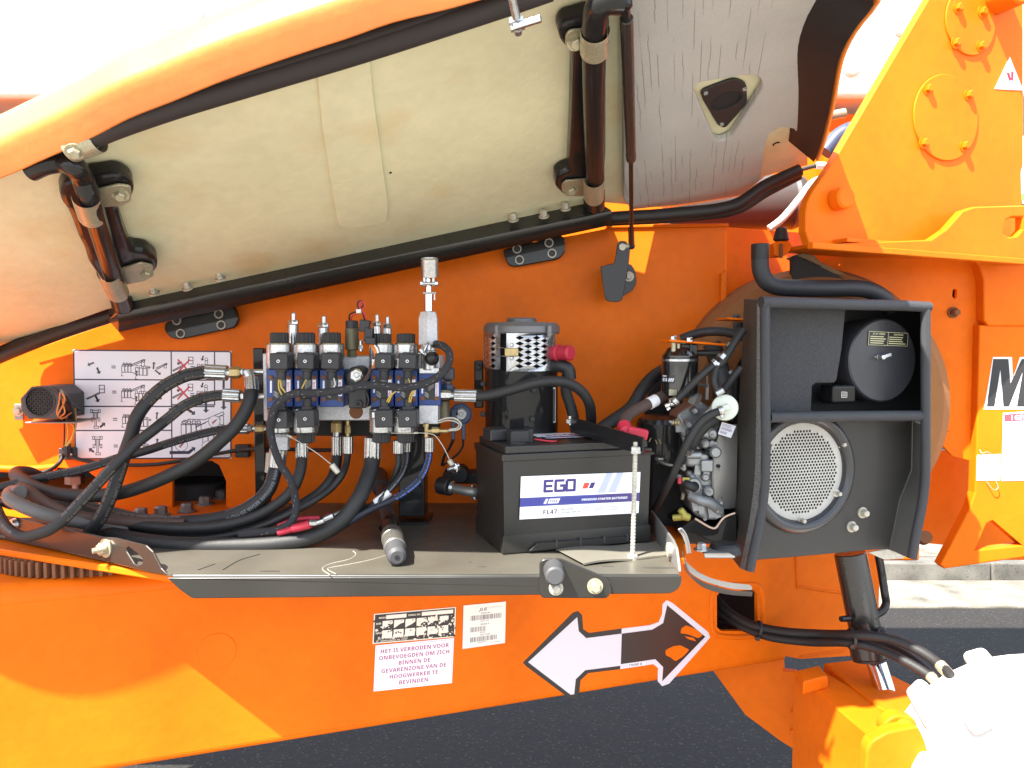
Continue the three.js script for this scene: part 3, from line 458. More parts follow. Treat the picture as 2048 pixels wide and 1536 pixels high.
// round dirty cover behind the radiator
{
  const t = thing('drum_cover', 'round brown dust caked drum cover behind the radiator frame', 'cover');
  const c = U(1630, 812, 1.74);
  part(t, 'drum', lathe(c, V(0, 0, 1), [[0.2, 0.035], [0.262, 0.03], [0.285, 0.012], [0.297, -0.02], [0.297, -0.16]], 72), std(L(0.32, 0.13, 0.04), 0.85, 0, { map: grime, bumpMap: grain, bumpScale: 0.001 }));
  part(t, 'drum_face', cyl(c.clone().add(V(0, 0, -0.05)), c.clone().add(V(0, 0, 0.0)), 0.21, 0.21, 40), M.blackMatte);
}

// ================================================================ engine hood, open, its inside facing the camera
const HF = new Frame(V(0, 1.7405, -0.24), V(1, 0.2255, 0), V(0.2255, -1, 0.27));
const hoodXZ = (X, z) => { const q = V(X, 0.2255 * X + 0.27 * (z + 0.24), z + 0.24); return [q.dot(HF.ex), q.dot(HF.ey)]; };
const hood = thing('engine_hood', 'open orange fibreglass engine hood showing its beige inside with grey foam at right', 'engine hood');
{
  const LIP = 0.03;
  const edge = [hoodXZ(-1.10, -0.23), hoodXZ(-1.11, -0.04), hoodXZ(-1.24, 0.12), hoodXZ(-1.31, 0.29), hoodXZ(-1.21, 0.405), hoodXZ(-0.97, 0.398), hoodXZ(-0.81, 0.374), ...[[0, 355], [85, 318], [171, 280], [256, 236], [342, 202], [427, 167], [513, 135], [598, 106], [700, 73], [782, 44], [885, 19]].map(([x, y]) => HF.uv(x, y, LIP)), hoodXZ(0.03, 0.512), hoodXZ(0.16, 0.480), hoodXZ(0.33, 0.452)];  // past the view at right it draws back, letting sun reach the radiator
  const side = [[1762, 0], [1717, 62], [1690, 113], [1669, 212], [1649, 290], [1637, 322]].map(([x, y]) => HF.uv(x, y, 0.06));
  const all = [...edge, hoodXZ(0.45, 0.405), ...side];
  const curve = new THREE.CatmullRomCurve3(all.map(([u, v]) => V(u, v, 0)), false, 'centripetal'), N = 140;
  const P = [], O = [], W2 = [], W3 = [];
  for (let i = 0; i <= N; i++) { const t = i / N, p = curve.getPointAt(t), d = curve.getTangentAt(t); P.push(p); O.push(V(-d.y, d.x, 0)); const q = HF.w(p.x, p.y); W2.push(THREE.MathUtils.smoothstep(q.x, 0.34, 0.5)); W3.push((1 - THREE.MathUtils.smoothstep(q.x, -1.2, -0.8)) * THREE.MathUtils.smoothstep(q.z, -0.02, 0.2)); }  // lip deepens out of view at left, to shade the chassis beam
  const prof = (a, b) => P.map((p, i) => { const dep = b > 0 ? b * (1 + W2[i] * 1.0 + W3[i] * 4) : b; return HF.w(p.x + O[i].x * a, p.y + O[i].y * a, dep); });
  // outer rim: lower face, crease, outer side, top skin
  const pts = [[-0.006, 0.0], [-0.006, 0.026], [-0.003, 0.0295], [0.001, 0.03], [0.008, 0.022], [0.016, 0.013], [0.022, 0.006], [0.0255, 0.0], [0.0265, -0.005], [0.025, -0.012], [0.021, -0.026], [0.017, -0.04], [0.010, -0.054], [-0.005, -0.066], [-0.04, -0.075]];
  part(hood, 'rim', [loft(pts.map(([a, b]) => prof(a, b)))], M.gelcoat);
  const rear = [[-1.10, -0.23], [-0.7, -0.24], [0.0, -0.24], [0.22, -0.165], [0.45, -0.08], [0.60, -0.06]].map((q) => hoodXZ(...q));  // rear edge out of view, cut to let sun reach the wall top
  const inner = P.map((p, i) => [p.x - O[i].x * 0.005, p.y - O[i].y * 0.005]);
  const back = [[1615, 330], [1530, 352], [1485, 392], [1340, 416], [1200, 404], [640, 522], [215, 618], [0, 694]].map(([x, y]) => HF.uv(x, y, 0));
  const beigeTex = dataTex(512, (u, v) => { const a = fbm(u, v, 5, 5, 61), b = fbm(u, v, 60, 2, 62), st = Math.max(0, fbm(u * 1, v, 7, 3, 66) - 0.58) * 2.2; const k = 0.86 + 0.22 * (a - 0.5) + 0.08 * (b - 0.5); return [k * (1 - 0.12 * st), k * (1 - 0.3 * st), k * (1 - 0.5 * st)]; }, 1.1);
  M.beige.map = beigeTex; M.beige.bumpMap = peel; M.beige.bumpScale = 0.0006;
  part(hood, 'inner_panel', plate(HF, [...inner, ...back], -0.006, 0, { bevel: 0 }), M.beige);
  part(hood, 'outer_skin', plate(HF, [...P.map((p, i) => [p.x - O[i].x * 0.03, p.y - O[i].y * 0.03]), ...rear.reverse()], -0.078, -0.074, { bevel: 0 }), M.orange);
  // pressed rib and slight ridges
  part(hood, 'pressed_rib', [pl(HF, [[628, 90], [735, 60], [748, 200], [778, 420], [772, 447, 0.02], [700, 462, 0.02], [676, 452, 0.02], [645, 260]], 0, 0.0045, { r: 0.02, bevel: 0.004, seg: 4 })], M.beige);
  part(hood, 'paint_fleck', plate(HF, circ(...HF.uv(781, 345), 0.0022, 10, 0.003), 0, 0.001, { bevel: 0 }), M.black);
  // grey foam mat with cracks and its triangular exhaust opening
  const CN = 512, cols = new Float32Array(CN * CN).fill(1);
  for (let c = 0; c < 34; c++) for (let j = 0; j < CN; j++) {
    const v = j / CN, on = fbm(c * 0.137 % 1, v, 9, 2, 74); if (on < 0.5) continue;
    const x = (c + 0.5 + 0.5 * (hash(c, 1, 73) - 0.5)) / 46 + 0.006 * (fbm(0.3, v + c * 0.31, 12, 3, 75) - 0.5);
    const i = ((Math.round(x * CN) % CN) + CN) % CN; cols[j * CN + i] = 1 - Math.min(0.5, 0.12 + (on - 0.5) * 2.4);
  }
  const crack = dataTex(CN, (u, v, i, j) => { const k = (0.82 + 0.16 * (fbm(u, v, 8, 5, 71) - 0.5) + 0.12 * (hash(i, j, 72) - 0.5)) * cols[j * CN + i]; return [k, k * 0.985, k * 0.97]; }, [1.7, 1.7]);
  M.foam.map = crack; M.foam.bumpMap = crack; M.foam.bumpScale = 0.0006;
  const tri = rounded([[1387, 180], [1396, 166], [1503, 149], [1523, 158], [1525, 178], [1462, 275], [1442, 284], [1429, 278]].map(([x, y]) => HF.uv(x, y, 0.016)), 0.012);
  const mat = clean(plate(HF, rounded([[1246, -90], [1248, 400], [1262, 420], [1350, 411], [1485, 391], [1522, 359], [1529, 297], [1539, 267], [1563, 255], [1587, 258], [1604, 277], [1618, 280], [1628, 268], [1632, 205], [1661, 0], [1672, -90]].map(([x, y]) => HF.uv(x, y, 0.016)), 0.006), 0.001, 0.016, { holes: [tri], bevel: 0.003, seg: 2 }));
  { const p = mat.attributes.position, u = mat.attributes.uv; for (let i = 0; i < p.count; i++) u.setXY(i, p.getX(i) + 0.21 * p.getZ(i), p.getZ(i)); mat.userData.keep = true; }
  part(hood, 'foam_mat', mat, M.foam);
  const tf = [[1400, 180], [1468, 155], [1492, 165], [1494, 205], [1450, 255], [1436, 250], [1404, 196]].map(([x, y]) => HF.uv(x, y, 0.003));
  const hc = HF.uv(1452, 200, 0.003), port = circ(hc[0], hc[1], 0.026, 32);
  const fl = part(hood, 'exhaust_flange', plate(HF, rounded(tf, 0.012), 0.0005, 0.005, { holes: [port] }), M.plastic);
  part(fl, 'port_shade_disc', lathe(HF.w(hc[0], hc[1], 0.0052), HF.n.clone().negate(), [[0.029, 0], [0.0262, 0.0004], [0.0255, 0.0035], [0.0, 0.0038]], 32), M.darkGap);  // dark disc over the panel, standing for shade inside the port
  for (const [x, y] of [[1411, 186], [1488, 178], [1443, 248]]) part(fl, 'bolt', bolt(HF.p(x, y, 0.005), HF.n, 0.0035, 0.003), M.zinc);
  part(hood, 'corner_hole', [tube(Array.from({ length: 9 }, (_, i) => { const q = HF.uv(1553, 289, 0.002), a = 0.6 + i / 8 * 3.2; return HF.w(q[0] + 0.006 * Math.cos(a), q[1] + 0.006 * Math.sin(a), 0.001); }), 0.0015, 16, 6)], M.darkGap);
  // black lining of the side wall at right
  const i0 = P.findIndex((p, i) => W2[i] > 0.75);
  const lin = (f) => P.slice(i0).map((p, k) => { const i = i0 + k, t = THREE.MathUtils.clamp((k) / (N - i0), 0, 1), g = 0.075 * (1 - 0.55 * t); const A = HF.w(p.x - O[i].x * (0.008 + g), p.y - O[i].y * (0.008 + g), 0.003), B = HF.w(p.x - O[i].x * 0.0085, p.y - O[i].y * 0.0085, 0.06); return A.lerp(B, f); });
  part(hood, 'side_lining', [loft([lin(0), lin(0.5), lin(0.93), lin(1)])], M.gasket);
  // seals along the hinge side
  const seal = (px, off, r, D) => tube(px.map(([x, y]) => U(x, y, D)), r, 60, 12);
  part(hood, 'rubber_seal', [seal([[-80, 748], [0, 712], [110, 668], [225, 630]], 0, 0.0155, 1.72), seal([[-80, 737], [0, 699], [110, 653], [225, 613]], 0, 0.007, 1.73)], M.gasket, 'black rubber seal left of the hinge bar');
  part(hood, 'rubber_seal', [seal([[1210, 436], [1340, 428], [1470, 410], [1530, 372], [1600, 340]], 0, 0.013, 1.72), seal([[1210, 445], [1345, 438], [1475, 421], [1535, 386], [1600, 352]], 0, 0.008, 1.735)], M.gasket, 'black rubber seal right of the hinge bar');
  // ------------------------------------------------------------ tubular hood frame
  const fr = sub(hood, 'tube_frame');
  const T = (l, off) => l.map(([x, y]) => HF.p(x, y, off));
  part(fr, 'side_tube', tube([...T([[62, 340], [92, 327], [124, 323]], 0.02), ...T([[150, 334], [165, 356]], 0.035), ...T([[178, 392], [196, 450], [222, 535], [247, 612]], 0.05)], 0.0155, 80, 18), M.black);
  part(fr, 'side_tube', tube(T([[1193, 412], [1189, 300], [1188, 100], [1190, 40], [1198, 12], [1215, 2], [1240, 2]], 0.05), 0.0165, 80, 18), M.black);
  part(fr, 'top_rail', [tube(T([[150, 290], [205, 263], [342, 214], [513, 162], [700, 106], [850, 58], [1020, 2], [1100, -26]], 0.018), 0.0165, 80, 14), tube(T([[235, 240], [342, 198], [513, 143], [700, 86], [850, 38], [960, 4], [1040, -24]], 0.012), 0.010, 60, 10)], std(L(0.028, 0.022, 0.022), 0.75, 0, { map: grime }));
  // hinge bar: square bar standing on its edge, long ridge towards the camera
  const sec = (R, u, l, e) => [R, u, l, e];
  const bl = sec(U(237, 626, 1.655), U(268, 586, 1.69), U(237, 664, 1.675), U(215, 622, 1.70)), br = sec(U(1196, 425, 1.675), U(1180, 400, 1.705), U(1222, 450, 1.69), U(1222, 426, 1.70));
  const hb = sub(hood, 'hinge_bar_unit');
  const Z = (p, dz) => p.clone().add(V(0, 0, dz));
  const ridge = (p, q) => [p[1], p[0].clone().lerp(p[1], 0.08), p[0].clone().lerp(p[2], 0.06).add(V(0, 0, 0.0005)), p[2], Z(p[2], -0.05), Z(p[1], -0.03), p[1]];
  const endL = [U(262, 588, 1.69), U(238, 622, 1.657), U(236, 629, 1.656), U(238, 664, 1.675), U(238, 664, 1.83), U(262, 588, 1.83), U(262, 588, 1.69)], endR = [U(1186, 398, 1.705), U(1222, 420, 1.676), U(1223, 425, 1.675), U(1223, 450, 1.69), U(1223, 450, 1.83), U(1186, 398, 1.83), U(1186, 398, 1.705)];  // carried back to the wall, out of view, to keep sun off it
  part(hb, 'hinge_bar', [loft([endL, endR]), loft([endL.map(() => U(216, 640, 1.69)), endL.map((p, i) => i < 4 && i > 0 ? p : p)]), loft([endR, endR.map(() => U(1205, 425, 1.72))])], M.barBlack);
  for (const q of [cyl(U(247, 618, 1.66), U(240, 590, 1.64), 0.021, 0.0205, 24, 0.002), cyl(U(1187, 415, 1.68), U(1187, 396, 1.665), 0.021, 0.0205, 24, 0.002)]) part(hb, 'tube_socket', q, M.black);
  for (const [x, y] of [[309, 588], [376, 578], [441, 559], [1027, 441], [1088, 434], [1131, 419]]) part(hb, 'bolt', bolt(U(x, y, x < 500 ? 1.645 : 1.668), V(-0.1, 0.85, 0.5), 0.0075, 0.013), M.galv);
  for (const [poly, rings] of [[[[330, 645], [468, 612], [477, 640, 0.015], [470, 655, 0.015], [360, 679, 0.015], [340, 676, 0.012], [328, 660, 0.012]], [[354, 641], [438, 628], [362, 667], [443, 650]]], [[[1005, 500], [1122, 470], [1130, 478], [1130, 505, 0.015], [1118, 518, 0.015], [1030, 534, 0.012], [1016, 530, 0.012]], [[1034, 498], [1098, 486], [1039, 520], [1104, 507]]]]) {
    const f = flat(1.785), pt = part(hb, 'hinge_leaf', [pl(f, poly, -0.014, 0, { r: 0.008, bevel: 0.002 })], M.black);
    pt.name = 'hinge_leaf';
    for (const [x, y] of rings) { const q = U(x, y, 1.785); part(hb, 'ring_nut', [lathe(q, V(0, 0, 1), [[0.0075, 0], [0.0098, 0], [0.0098, 0.0035], [0.0075, 0.0035], [0.0075, 0]], 24)], M.galv); part(hb, 'socket_screw', [cyl(q, Z(q, 0.002), 0.0068)], M.plastic); }
  }
  // moulded bosses, clamps and bolts
  const bossL = [[118, 386], [130, 367], [191, 357], [239, 350], [267, 366], [270, 386], [260, 403], [236, 414], [246, 455], [263, 502], [294, 504], [316, 521], [316, 538], [305, 551], [262, 566], [205, 566], [178, 527], [170, 500], [158, 478], [150, 455], [143, 438], [135, 420], [124, 408]];
  const bossR = [[1116, 65], [1128, 48], [1158, 41], [1176, 34], [1213, 34], [1222, 48], [1214, 103], [1213, 308], [1210, 355], [1205, 393], [1128, 393], [1111, 376], [1112, 355], [1124, 347], [1138, 342], [1143, 239], [1147, 106], [1124, 92]];
  part(hood, 'moulded_boss', [pl(HF, bossL, 0, 0.028, { r: 0.012, bevel: 0.008, seg: 3 })], M.black, 'black rubber backed boss of the left frame tube');
  part(hood, 'moulded_boss', [pl(HF, bossR, 0, 0.028, { r: 0.012, bevel: 0.008, seg: 3 })], M.black, 'black rubber backed boss of the right frame tube');
  const clamp = (a, b, w, tabs, boltAt, off = 0.05) => { // strap round the tube between a and b, tab to one side
    const c = sub(hood, 'tube_clamp'); const A = HF.p(...a, off), B = HF.p(...b, off), ax = B.clone().sub(A).normalize(), sd = HF.n.clone().cross(ax).normalize();
    const arcp = Array.from({ length: 15 }, (_, i) => { const t = -0.25 + i / 14 * (Math.PI + 0.5); return [Math.cos(t) * 0.0195, Math.sin(t) * 0.0195]; });
    part(c, 'strap', loft([A, A.clone().lerp(B, 0.05), A.clone().lerp(B, 0.95), B].map((q, j) => arcp.map(([x, y]) => q.clone().addScaledVector(sd, x * (j % 3 ? 1 : 0.97)).addScaledVector(HF.n, y * (j % 3 ? 1 : 0.97))))), M.zincYellow);
    part(c, 'tab', [pl(HF, tabs, 0.03, 0.034, { r: 0.006, bevel: 0.001 })], M.zincYellow);
    part(c, 'bolt', bolt(HF.p(...boltAt, 0.034), HF.n.clone().lerp(V(0, 0, 1), 0.35), 0.0085, 0.008), M.zincYellow);
  };
  clamp([172, 392], [184, 433], 0.03, [[195, 380], [238, 370], [262, 374], [263, 402], [246, 412], [196, 416]], [241, 388]);
  clamp([217, 544], [236, 586], 0.03, [[240, 540], [282, 526], [306, 532], [308, 551], [292, 562], [242, 572]], [293, 545]);
  clamp([1190, 60], [1189, 103], 0.03, [[1140, 62], [1185, 58], [1185, 100], [1140, 102], [1131, 92], [1132, 72]], [1151, 84]);
  clamp([1188, 356], [1188, 394], 0.03, [[1132, 362], [1176, 359], [1176, 394], [1132, 392], [1124, 382], [1124, 370]], [1143, 379]);
  clamp([140, 296], [196, 276], 0.03, [[135, 305], [185, 288], [200, 292], [196, 300], [150, 314]], [150, 302], 0.02);
  // latch hanging from the rail
  const la = sub(hood, 'latch');
  part(la, 'latch_stud', [cyl(HF.p(1024, -6, 0.05), HF.p(1033, 36, 0.06), 0.0055, 0.005, 14), ...hex(HF.p(1033, 46, 0.06), V(-0.2, 1, 0.1), 0.010, 0.007), ...hex(HF.p(1036, 60, 0.06), V(-0.2, 1, 0.1), 0.010, 0.008), cyl(HF.p(1036, 66, 0.06), HF.p(1036, 58, 0.06), 0.005)], M.zinc);
  part(la, 'latch_lever', [bar(HF.p(1028, 54, 0.066), HF.p(1082, 37, 0.07), 0.008, 0.006)], M.zinc);
}
// ---------------------------------------------------------------- gas strut
{
  const t = thing('gas_strut', 'slim black gas strut propping the hood, standing on the bracket at the wall', 'gas strut');
  const a = U(1263, 492, 1.70), b = HF.p(1262, 318, 0.045), c = HF.p(1253, 36, 0.05), d = HF.p(1250, 8, 0.05);
  part(t, 'rod', cyl(a, b, 0.0042, 0.0042, 18), phy(L(0.12, 0.07, 0.05), 0.2, 0.7));
  part(t, 'cylinder', [cyl(b, c, 0.0088, 0.0088, 24, 0.0012), cyl(b.clone().lerp(c, 0.001), b.clone().lerp(c, 0.06), 0.0092, 0.0092, 24, 0.001)], phy(L(0.035, 0.03, 0.028), 0.35, 0, { roughnessMap: roughN }));
  part(t, 'end_fitting', [cyl(c, d, 0.0058, 0.0058, 14), cyl(d.clone().add(V(0, -0.006, 0)), d.clone().add(V(0, 0.012, 0)), 0.0095, 0.0085, 18, 0.003)], M.black);
  part(t, 'ball_socket', [cyl(a.clone().add(V(0, 0.04, -0.008)), a, 0.0062, 0.0066, 16, 0.001), new THREE.SphereGeometry(0.0075, 16, 12).translate(a.x, a.y, a.z)], M.black);
  
  const s = thing('strut_bracket', 'folded black bracket on the orange wall holding the gas strut foot', 'bracket');
  part(s, 'front_plate', [pl(flat(1.70), [[1235, 486], [1241, 481], [1252, 482], [1261, 496], [1257, 533], [1245, 599], [1237, 604], [1215, 603], [1210, 596], [1201, 533], [1229, 526]], -0.004, 0, { r: 0.004, bevel: 0.001 })], M.black);
  part(s, 'web', [loft([[U(1201, 533, 1.702), U(1214, 532, 1.80)], [U(1212, 602, 1.702), U(1222, 596, 1.80)]]), loft([[U(1201, 533, 1.702), U(1214, 532, 1.80)], [U(1230, 527, 1.702), U(1238, 530, 1.80)]])], M.black);
  part(s, 'base_flange', [pl(flat(1.80), [[1220, 530], [1262, 528], [1270, 540], [1273, 566], [1266, 580], [1246, 592], [1222, 598]], -0.009, 0, { r: 0.005 })], M.black);
  part(s, 'bolt', bolt(U(1258, 553, 1.80), V(0, 0, 1), 0.0075, 0.006), M.galv);
  part(s, 'ball_stud', [cyl(U(1246, 492, 1.70), U(1263, 492, 1.70), 0.005), cyl(U(1245, 494, 1.70), U(1245, 494, 1.694), 0.007)], M.galv);
}
// ---------------------------------------------------------------- things behind the hood's right end
{
  const t = thing('muffler', 'dark grey cylindrical muffler lying behind the hood seal', 'muffler');
  const a = U(1330, 415, 2.05), b = U(1606, 402, 2.05);
  part(t, 'shell', lathe(a, b.clone().sub(a), [[0, 0], [0.06, 0.004], [0.068, 0.02], [0.068, 0.325], [0.06, 0.343], [0, 0.347]], 40), phy(L(0.10, 0.085, 0.08), 0.4, 0.4, { map: grime }));
  part(t, 'band', cyl(a.clone().lerp(b, 0.9), a.clone().lerp(b, 0.93), 0.0695, 0.0695, 40), M.steelGrey);
  const h = thing('drain_hose', 'pale white hose curving up beside the riser foot', 'hose');
  part(h, 'hose', tube([U(1538, 458, 1.88), U(1562, 440, 1.88), U(1600, 396, 1.9), U(1622, 368, 1.92), U(1650, 350, 1.93), U(1652, 333, 1.93), U(1632, 331, 1.93)], 0.0085, 60, 12), std(L(0.55, 0.52, 0.48), 0.6));
  part(h, 'hose_end', tube([U(1634, 331, 1.93), U(1614, 336, 1.93), U(1594, 342, 1.93)], 0.005, 20, 10), M.rubber);
  const c = thing('rubber_stop', 'small black conical rubber stop on an orange angle above the intake pipe', 'rubber stop');
  part(c, 'cone', cyl(U(1562, 482, 1.70), U(1563, 455, 1.70), 0.0165, 0.0115, 28, 0.003), M.rubber);
  part(c, 'angle', [pl(flat(1.69), [[1546, 487], [1556, 482], [1578, 482], [1584, 490], [1582, 500], [1570, 512], [1550, 512]], -0.04, 0, { r: 0.004 })], M.orange);
  part(c, 'stud', cyl(U(1562, 488, 1.685), U(1562, 516, 1.685), 0.0035), M.rust);
  const p = thing('foam_baffle', 'dark baffle board with brown dusty foam along its top edge', 'baffle');
  part(p, 'board', [pl(flat(1.72), [[1585, 514], [1592, 510], [1680, 552], [1760, 600], [1586, 600]], -0.02, 0)], M.blackMatte);
  part(p, 'foam_edge', [pl(flat(1.74), [[1586, 512], [1606, 505], [1630, 510], [1640, 522], [1700, 552], [1690, 558], [1640, 540]], -0.04, 0.012, { r: 0.004, bevel: 0.004, seg: 2 })], std(L(0.30, 0.2, 0.11), 0.95, 0, { bumpMap: grain, bumpScale: 0.002 }));
}

// ================================================================ hydraulic valve bank
const pbox = (x0, y0, x1, y1, D, d, r = 0.002) => { const a = U(x0, y0, D), b = U(x1, y1, D); return box(V((a.x + b.x) / 2, (a.y + b.y) / 2, a.z - d / 2), Math.abs(b.x - a.x), Math.abs(a.y - b.y), d, r); };
const vcyl = (x, y0, y1, rp, D, rp2 = rp, seg = 28, ch = 0.0015) => { const a = U(x, y1, D), b = U(x, y0, D); b.x = a.x; return cyl(a, b, rp * S(D), rp2 * S(D), seg, ch); };
const hcyl = (x0, x1, y, rp, D, rp2 = rp, seg = 20, ch = 0.001) => cyl(U(x0, y, D), U(x1, y, D), rp * S(D), rp2 * S(D), seg, ch);
const fcyl = (x, y, rp, D, len, rp2 = rp, seg = 28, ch = 0.001) => { const a = U(x, y, D); return cyl(a.clone().add(V(0, 0, -len)), a, rp2 * S(D), rp * S(D), seg, ch); };
const knurl = (a, b, r, n = 18, dep = 0.10) => { const pts = []; for (let i = 0; i < n * 4; i++) { const t = i / (n * 4) * 2 * Math.PI, k = i % 4 < 2 ? 1 : 1 - dep; pts.push([Math.cos(t) * r * k, Math.sin(t) * r * k]); } const d = b.clone().sub(a); const m = dirMat(a, d), x = V(0, 0, 0), y = V(0, 0, 0), z = V(0, 0, 0); m.extractBasis(x, y, z); return plate(new Frame(a, x, y), pts, 0, d.length(), { bevel: 0.001 }); };
const vknurl = (x, y0, y1, rp, D, n = 18) => { const a = U(x, y1, D), b = U(x, y0, D); b.x = a.x; return knurl(a, b, rp * S(D), n); };
const vhex = (x, y0, y1, rp, D) => { const a = U(x, y1, D), b = U(x, y0, D); b.x = a.x; return hex(a, V(0, 1, 0), rp * S(D), a.distanceTo(b)); };
const hhex = (x0, x1, y, rp, D) => { const a = U(x0, y, D), b = U(x1, y, D); return hex(a, b.clone().sub(a), rp * S(D), a.distanceTo(b)); };

const stand = thing('valve_stand', 'black steel posts and back plate carrying the valve bank above the tray', 'stand');
part(stand, 'post', pbox(505, 696, 532, 1030, 1.66, 0.04, 0.003), M.black, 'left post');
part(stand, 'post', pbox(796, 860, 850, 1034, 1.60, 0.06, 0.003), M.black, 'right post');
part(stand, 'back_plate', pbox(530, 828, 880, 872, 1.60, 0.012, 0.002), M.blackMatte);
part(stand, 'post_foot', plate(H(TY), [[U(505, 1010, 1.66).x - 0.02, 0.14], [U(532, 1010, 1.66).x + 0.03, 0.14], [U(532, 1010, 1.66).x + 0.03, 0.24], [U(505, 1010, 1.66).x - 0.02, 0.24]], 0, 0.006), M.black);
part(stand, 'post_foot', plate(H(TY), [[U(790, 1010, 1.6).x, 0.085], [U(858, 1010, 1.6).x, 0.085], [U(858, 1010, 1.6).x, 0.18], [U(790, 1010, 1.6).x, 0.18]], 0, 0.006), M.black);

const bank = thing('valve_manifold', 'aluminium manifold block with a row of blue solenoid valves', 'valve bank');
part(bank, 'manifold_block', [pbox(533, 712, 880, 841, 1.50, 0.10, 0.003)], M.alu);
part(bank, 'end_plate', [pbox(525, 707, 535, 842, 1.495, 0.09, 0.002)], M.alu);
part(bank, 'port_plug', [fcyl(712, 824, 14, 1.499, 0.003)], M.rust);
const namePlate = (k) => printed(256, 384, (x, w, h) => {
  x.fillStyle = '#1c3a7a'; x.fillRect(0, 0, w, h); x.fillStyle = '#1d1b19'; x.fillRect(62, 70, 132, 250);
  x.fillStyle = '#e8e6ea'; x.fillRect(26, 110, 20, 130); x.fillRect(204, 86, 40, 190); x.fillStyle = '#333'; for (let i = 0; i < 6; i++) x.fillRect(30, 120 + i * 20, 12, 3);
  x.save(); x.translate(234, 268); x.rotate(-Math.PI / 2); say(x, 'Rexroth', 0, 0, 38, k ? '#7a2230' : '#c3283c', 'bold'); x.restore();
  x.fillStyle = '#c9c5bd'; for (let i = 0; i < 5; i++) x.fillRect(120 + i * 14, 90 + i * 3, 3, 120 - i * 14); x.strokeStyle = '#d6d2ca'; x.lineWidth = 3; for (let i = 0; i < 3; i++) x.strokeRect(70 + i * 14, 226 + i * 10, 14, 44);
}, { clearcoat: 0 });
const npA = namePlate(0), npB = namePlate(1);
const ferrule = M.zinc;
function valve(x0, x1, o) {
  const v = sub(bank, 'solenoid_valve'), D = 1.455, xc = (x0 + x1) / 2, yt = o.yt ?? 739, yb = o.yb ?? 814;
  part(v, 'valve_body', pbox(x0, yt, x1, yb, D, 0.047, 0.002), M.blue);
  const f = flat(D); part(v, 'nameplate', sh(f, [[x0 + 2, yt + 2], [x1 - 2, yt + 2], [x1 - 2, yb - 2], [x0 + 2, yb - 2]], 0.0006, 1), o.np || npA);
  for (const [sx, sy] of [[x0 + 8, yt + 16], [x1 - 8, yt + 16], [x0 + 8, yb - 15], [x1 - 8, yb - 15]]) part(v, 'cap_screw', [fcyl(sx, sy, 4.6, D - 0.003, 0.003, 4.6, 16, 0.0005), fcyl(sx, sy, 2.2, D - 0.0034, 0.002, 2.2, 6, 0)], M.rust);
  const conn = (cx, cy, w, h, tilt, up) => {
    const Df = 1.405, c = sub(v, 'connector_unused'); v.remove(c);
    const a = U(cx, cy, Df + 0.016), m = new THREE.Matrix4().makeRotationZ(tilt).setPosition(a), s = S(Df);
    const put = (g) => g.applyMatrix4(m);
    const sgn = up ? 1 : -1;
    part(v, 'connector', [put(new RoundedBoxGeometry(w * s, h * s, 0.032, 3, 0.003)), put(new RoundedBoxGeometry(w * s * 0.62, h * s * 0.5, 0.02, 2, 0.003).translate(0, sgn * -h * s * 0.45, -0.004)), put(cyl(V(0, sgn * -h * s * 0.45, -0.003), V(0, sgn * -(h * 0.5 + 22) * s, -0.003), 10 * s, 9.3 * s, 20, 0.001))], M.plastic);
    part(v, 'gasket_plate', put(new RoundedBoxGeometry(w * s * 0.94, h * s * 0.96, 0.004, 2, 0.0015).translate(0.001, sgn * 0.002, -0.019)), M.plasticGrey);
    part(v, 'connector_screw', [put(cyl(V(0, 0, 0.0155), V(0, 0, 0.0178), 3.7 * s, 3.7 * s, 18, 0.0004))], M.zinc);
    part(v, 'screw_recess', [put(cyl(V(0, 0, 0.0178), V(0, 0, 0.0182), 1.7 * s, 1.7 * s, 12))], M.darkGap);
  };
  const coil = (cx, y0, y1, cap0, cap1, rp, up) => {
    const Dc = 1.478;
    part(v, 'coil', [vcyl(cx, y0, y1, rp, Dc, rp, 36, 0.003), pbox(cx - rp * 0.9, up ? y0 + 30 : y0 + 8, cx + rp * 0.9, up ? y1 - 1 : y1 - 28, 1.452, 0.02, 0.004)], M.zinc);
    if (cap0 !== undefined) part(v, 'coil_nut', [vknurl(cx, cap0, cap1, rp * 0.74, Dc, 16), vcyl(cx, up ? cap0 - 1 : cap1, up ? cap0 : cap1 + 1, rp * 0.6, Dc)], M.plastic);
  };
  if (o.top) { coil(xc + (o.dx || 0), 686, yt, 666 + (o.dy || 0), 686, 25, true); conn(...o.top, true); }
  if (o.bot) { coil(xc + (o.dx2 || 0), yb, 866, o.bcap ? 866 : undefined, o.bcap ? 884 : undefined, 24.5, false); conn(...o.bot, false); }
  return v;
}
valve(533, 585, { top: [562, 722, 36, 33, 0, true], bot: [563, 838, 33, 36, 0], bcap: false });
valve(588, 636, { top: [615, 722, 34, 32, -0.06], bot: [615, 836, 36, 36, 0.04], bcap: true });
valve(639, 688, { top: [664, 722, 36, 33, -0.05], np: npB });
valve(740, 787, { top: [769, 722, 34, 31, -0.04], bot: [770, 836, 37, 36, 0.03], bcap: true, dy: 2 });
valve(789, 835, { top: [817, 722, 36, 31, -0.06], bot: [817, 836, 38, 36, 0.02], bcap: true, dy: 2 });
valve(837, 881, { yt: 746, yb: 812, np: npB });
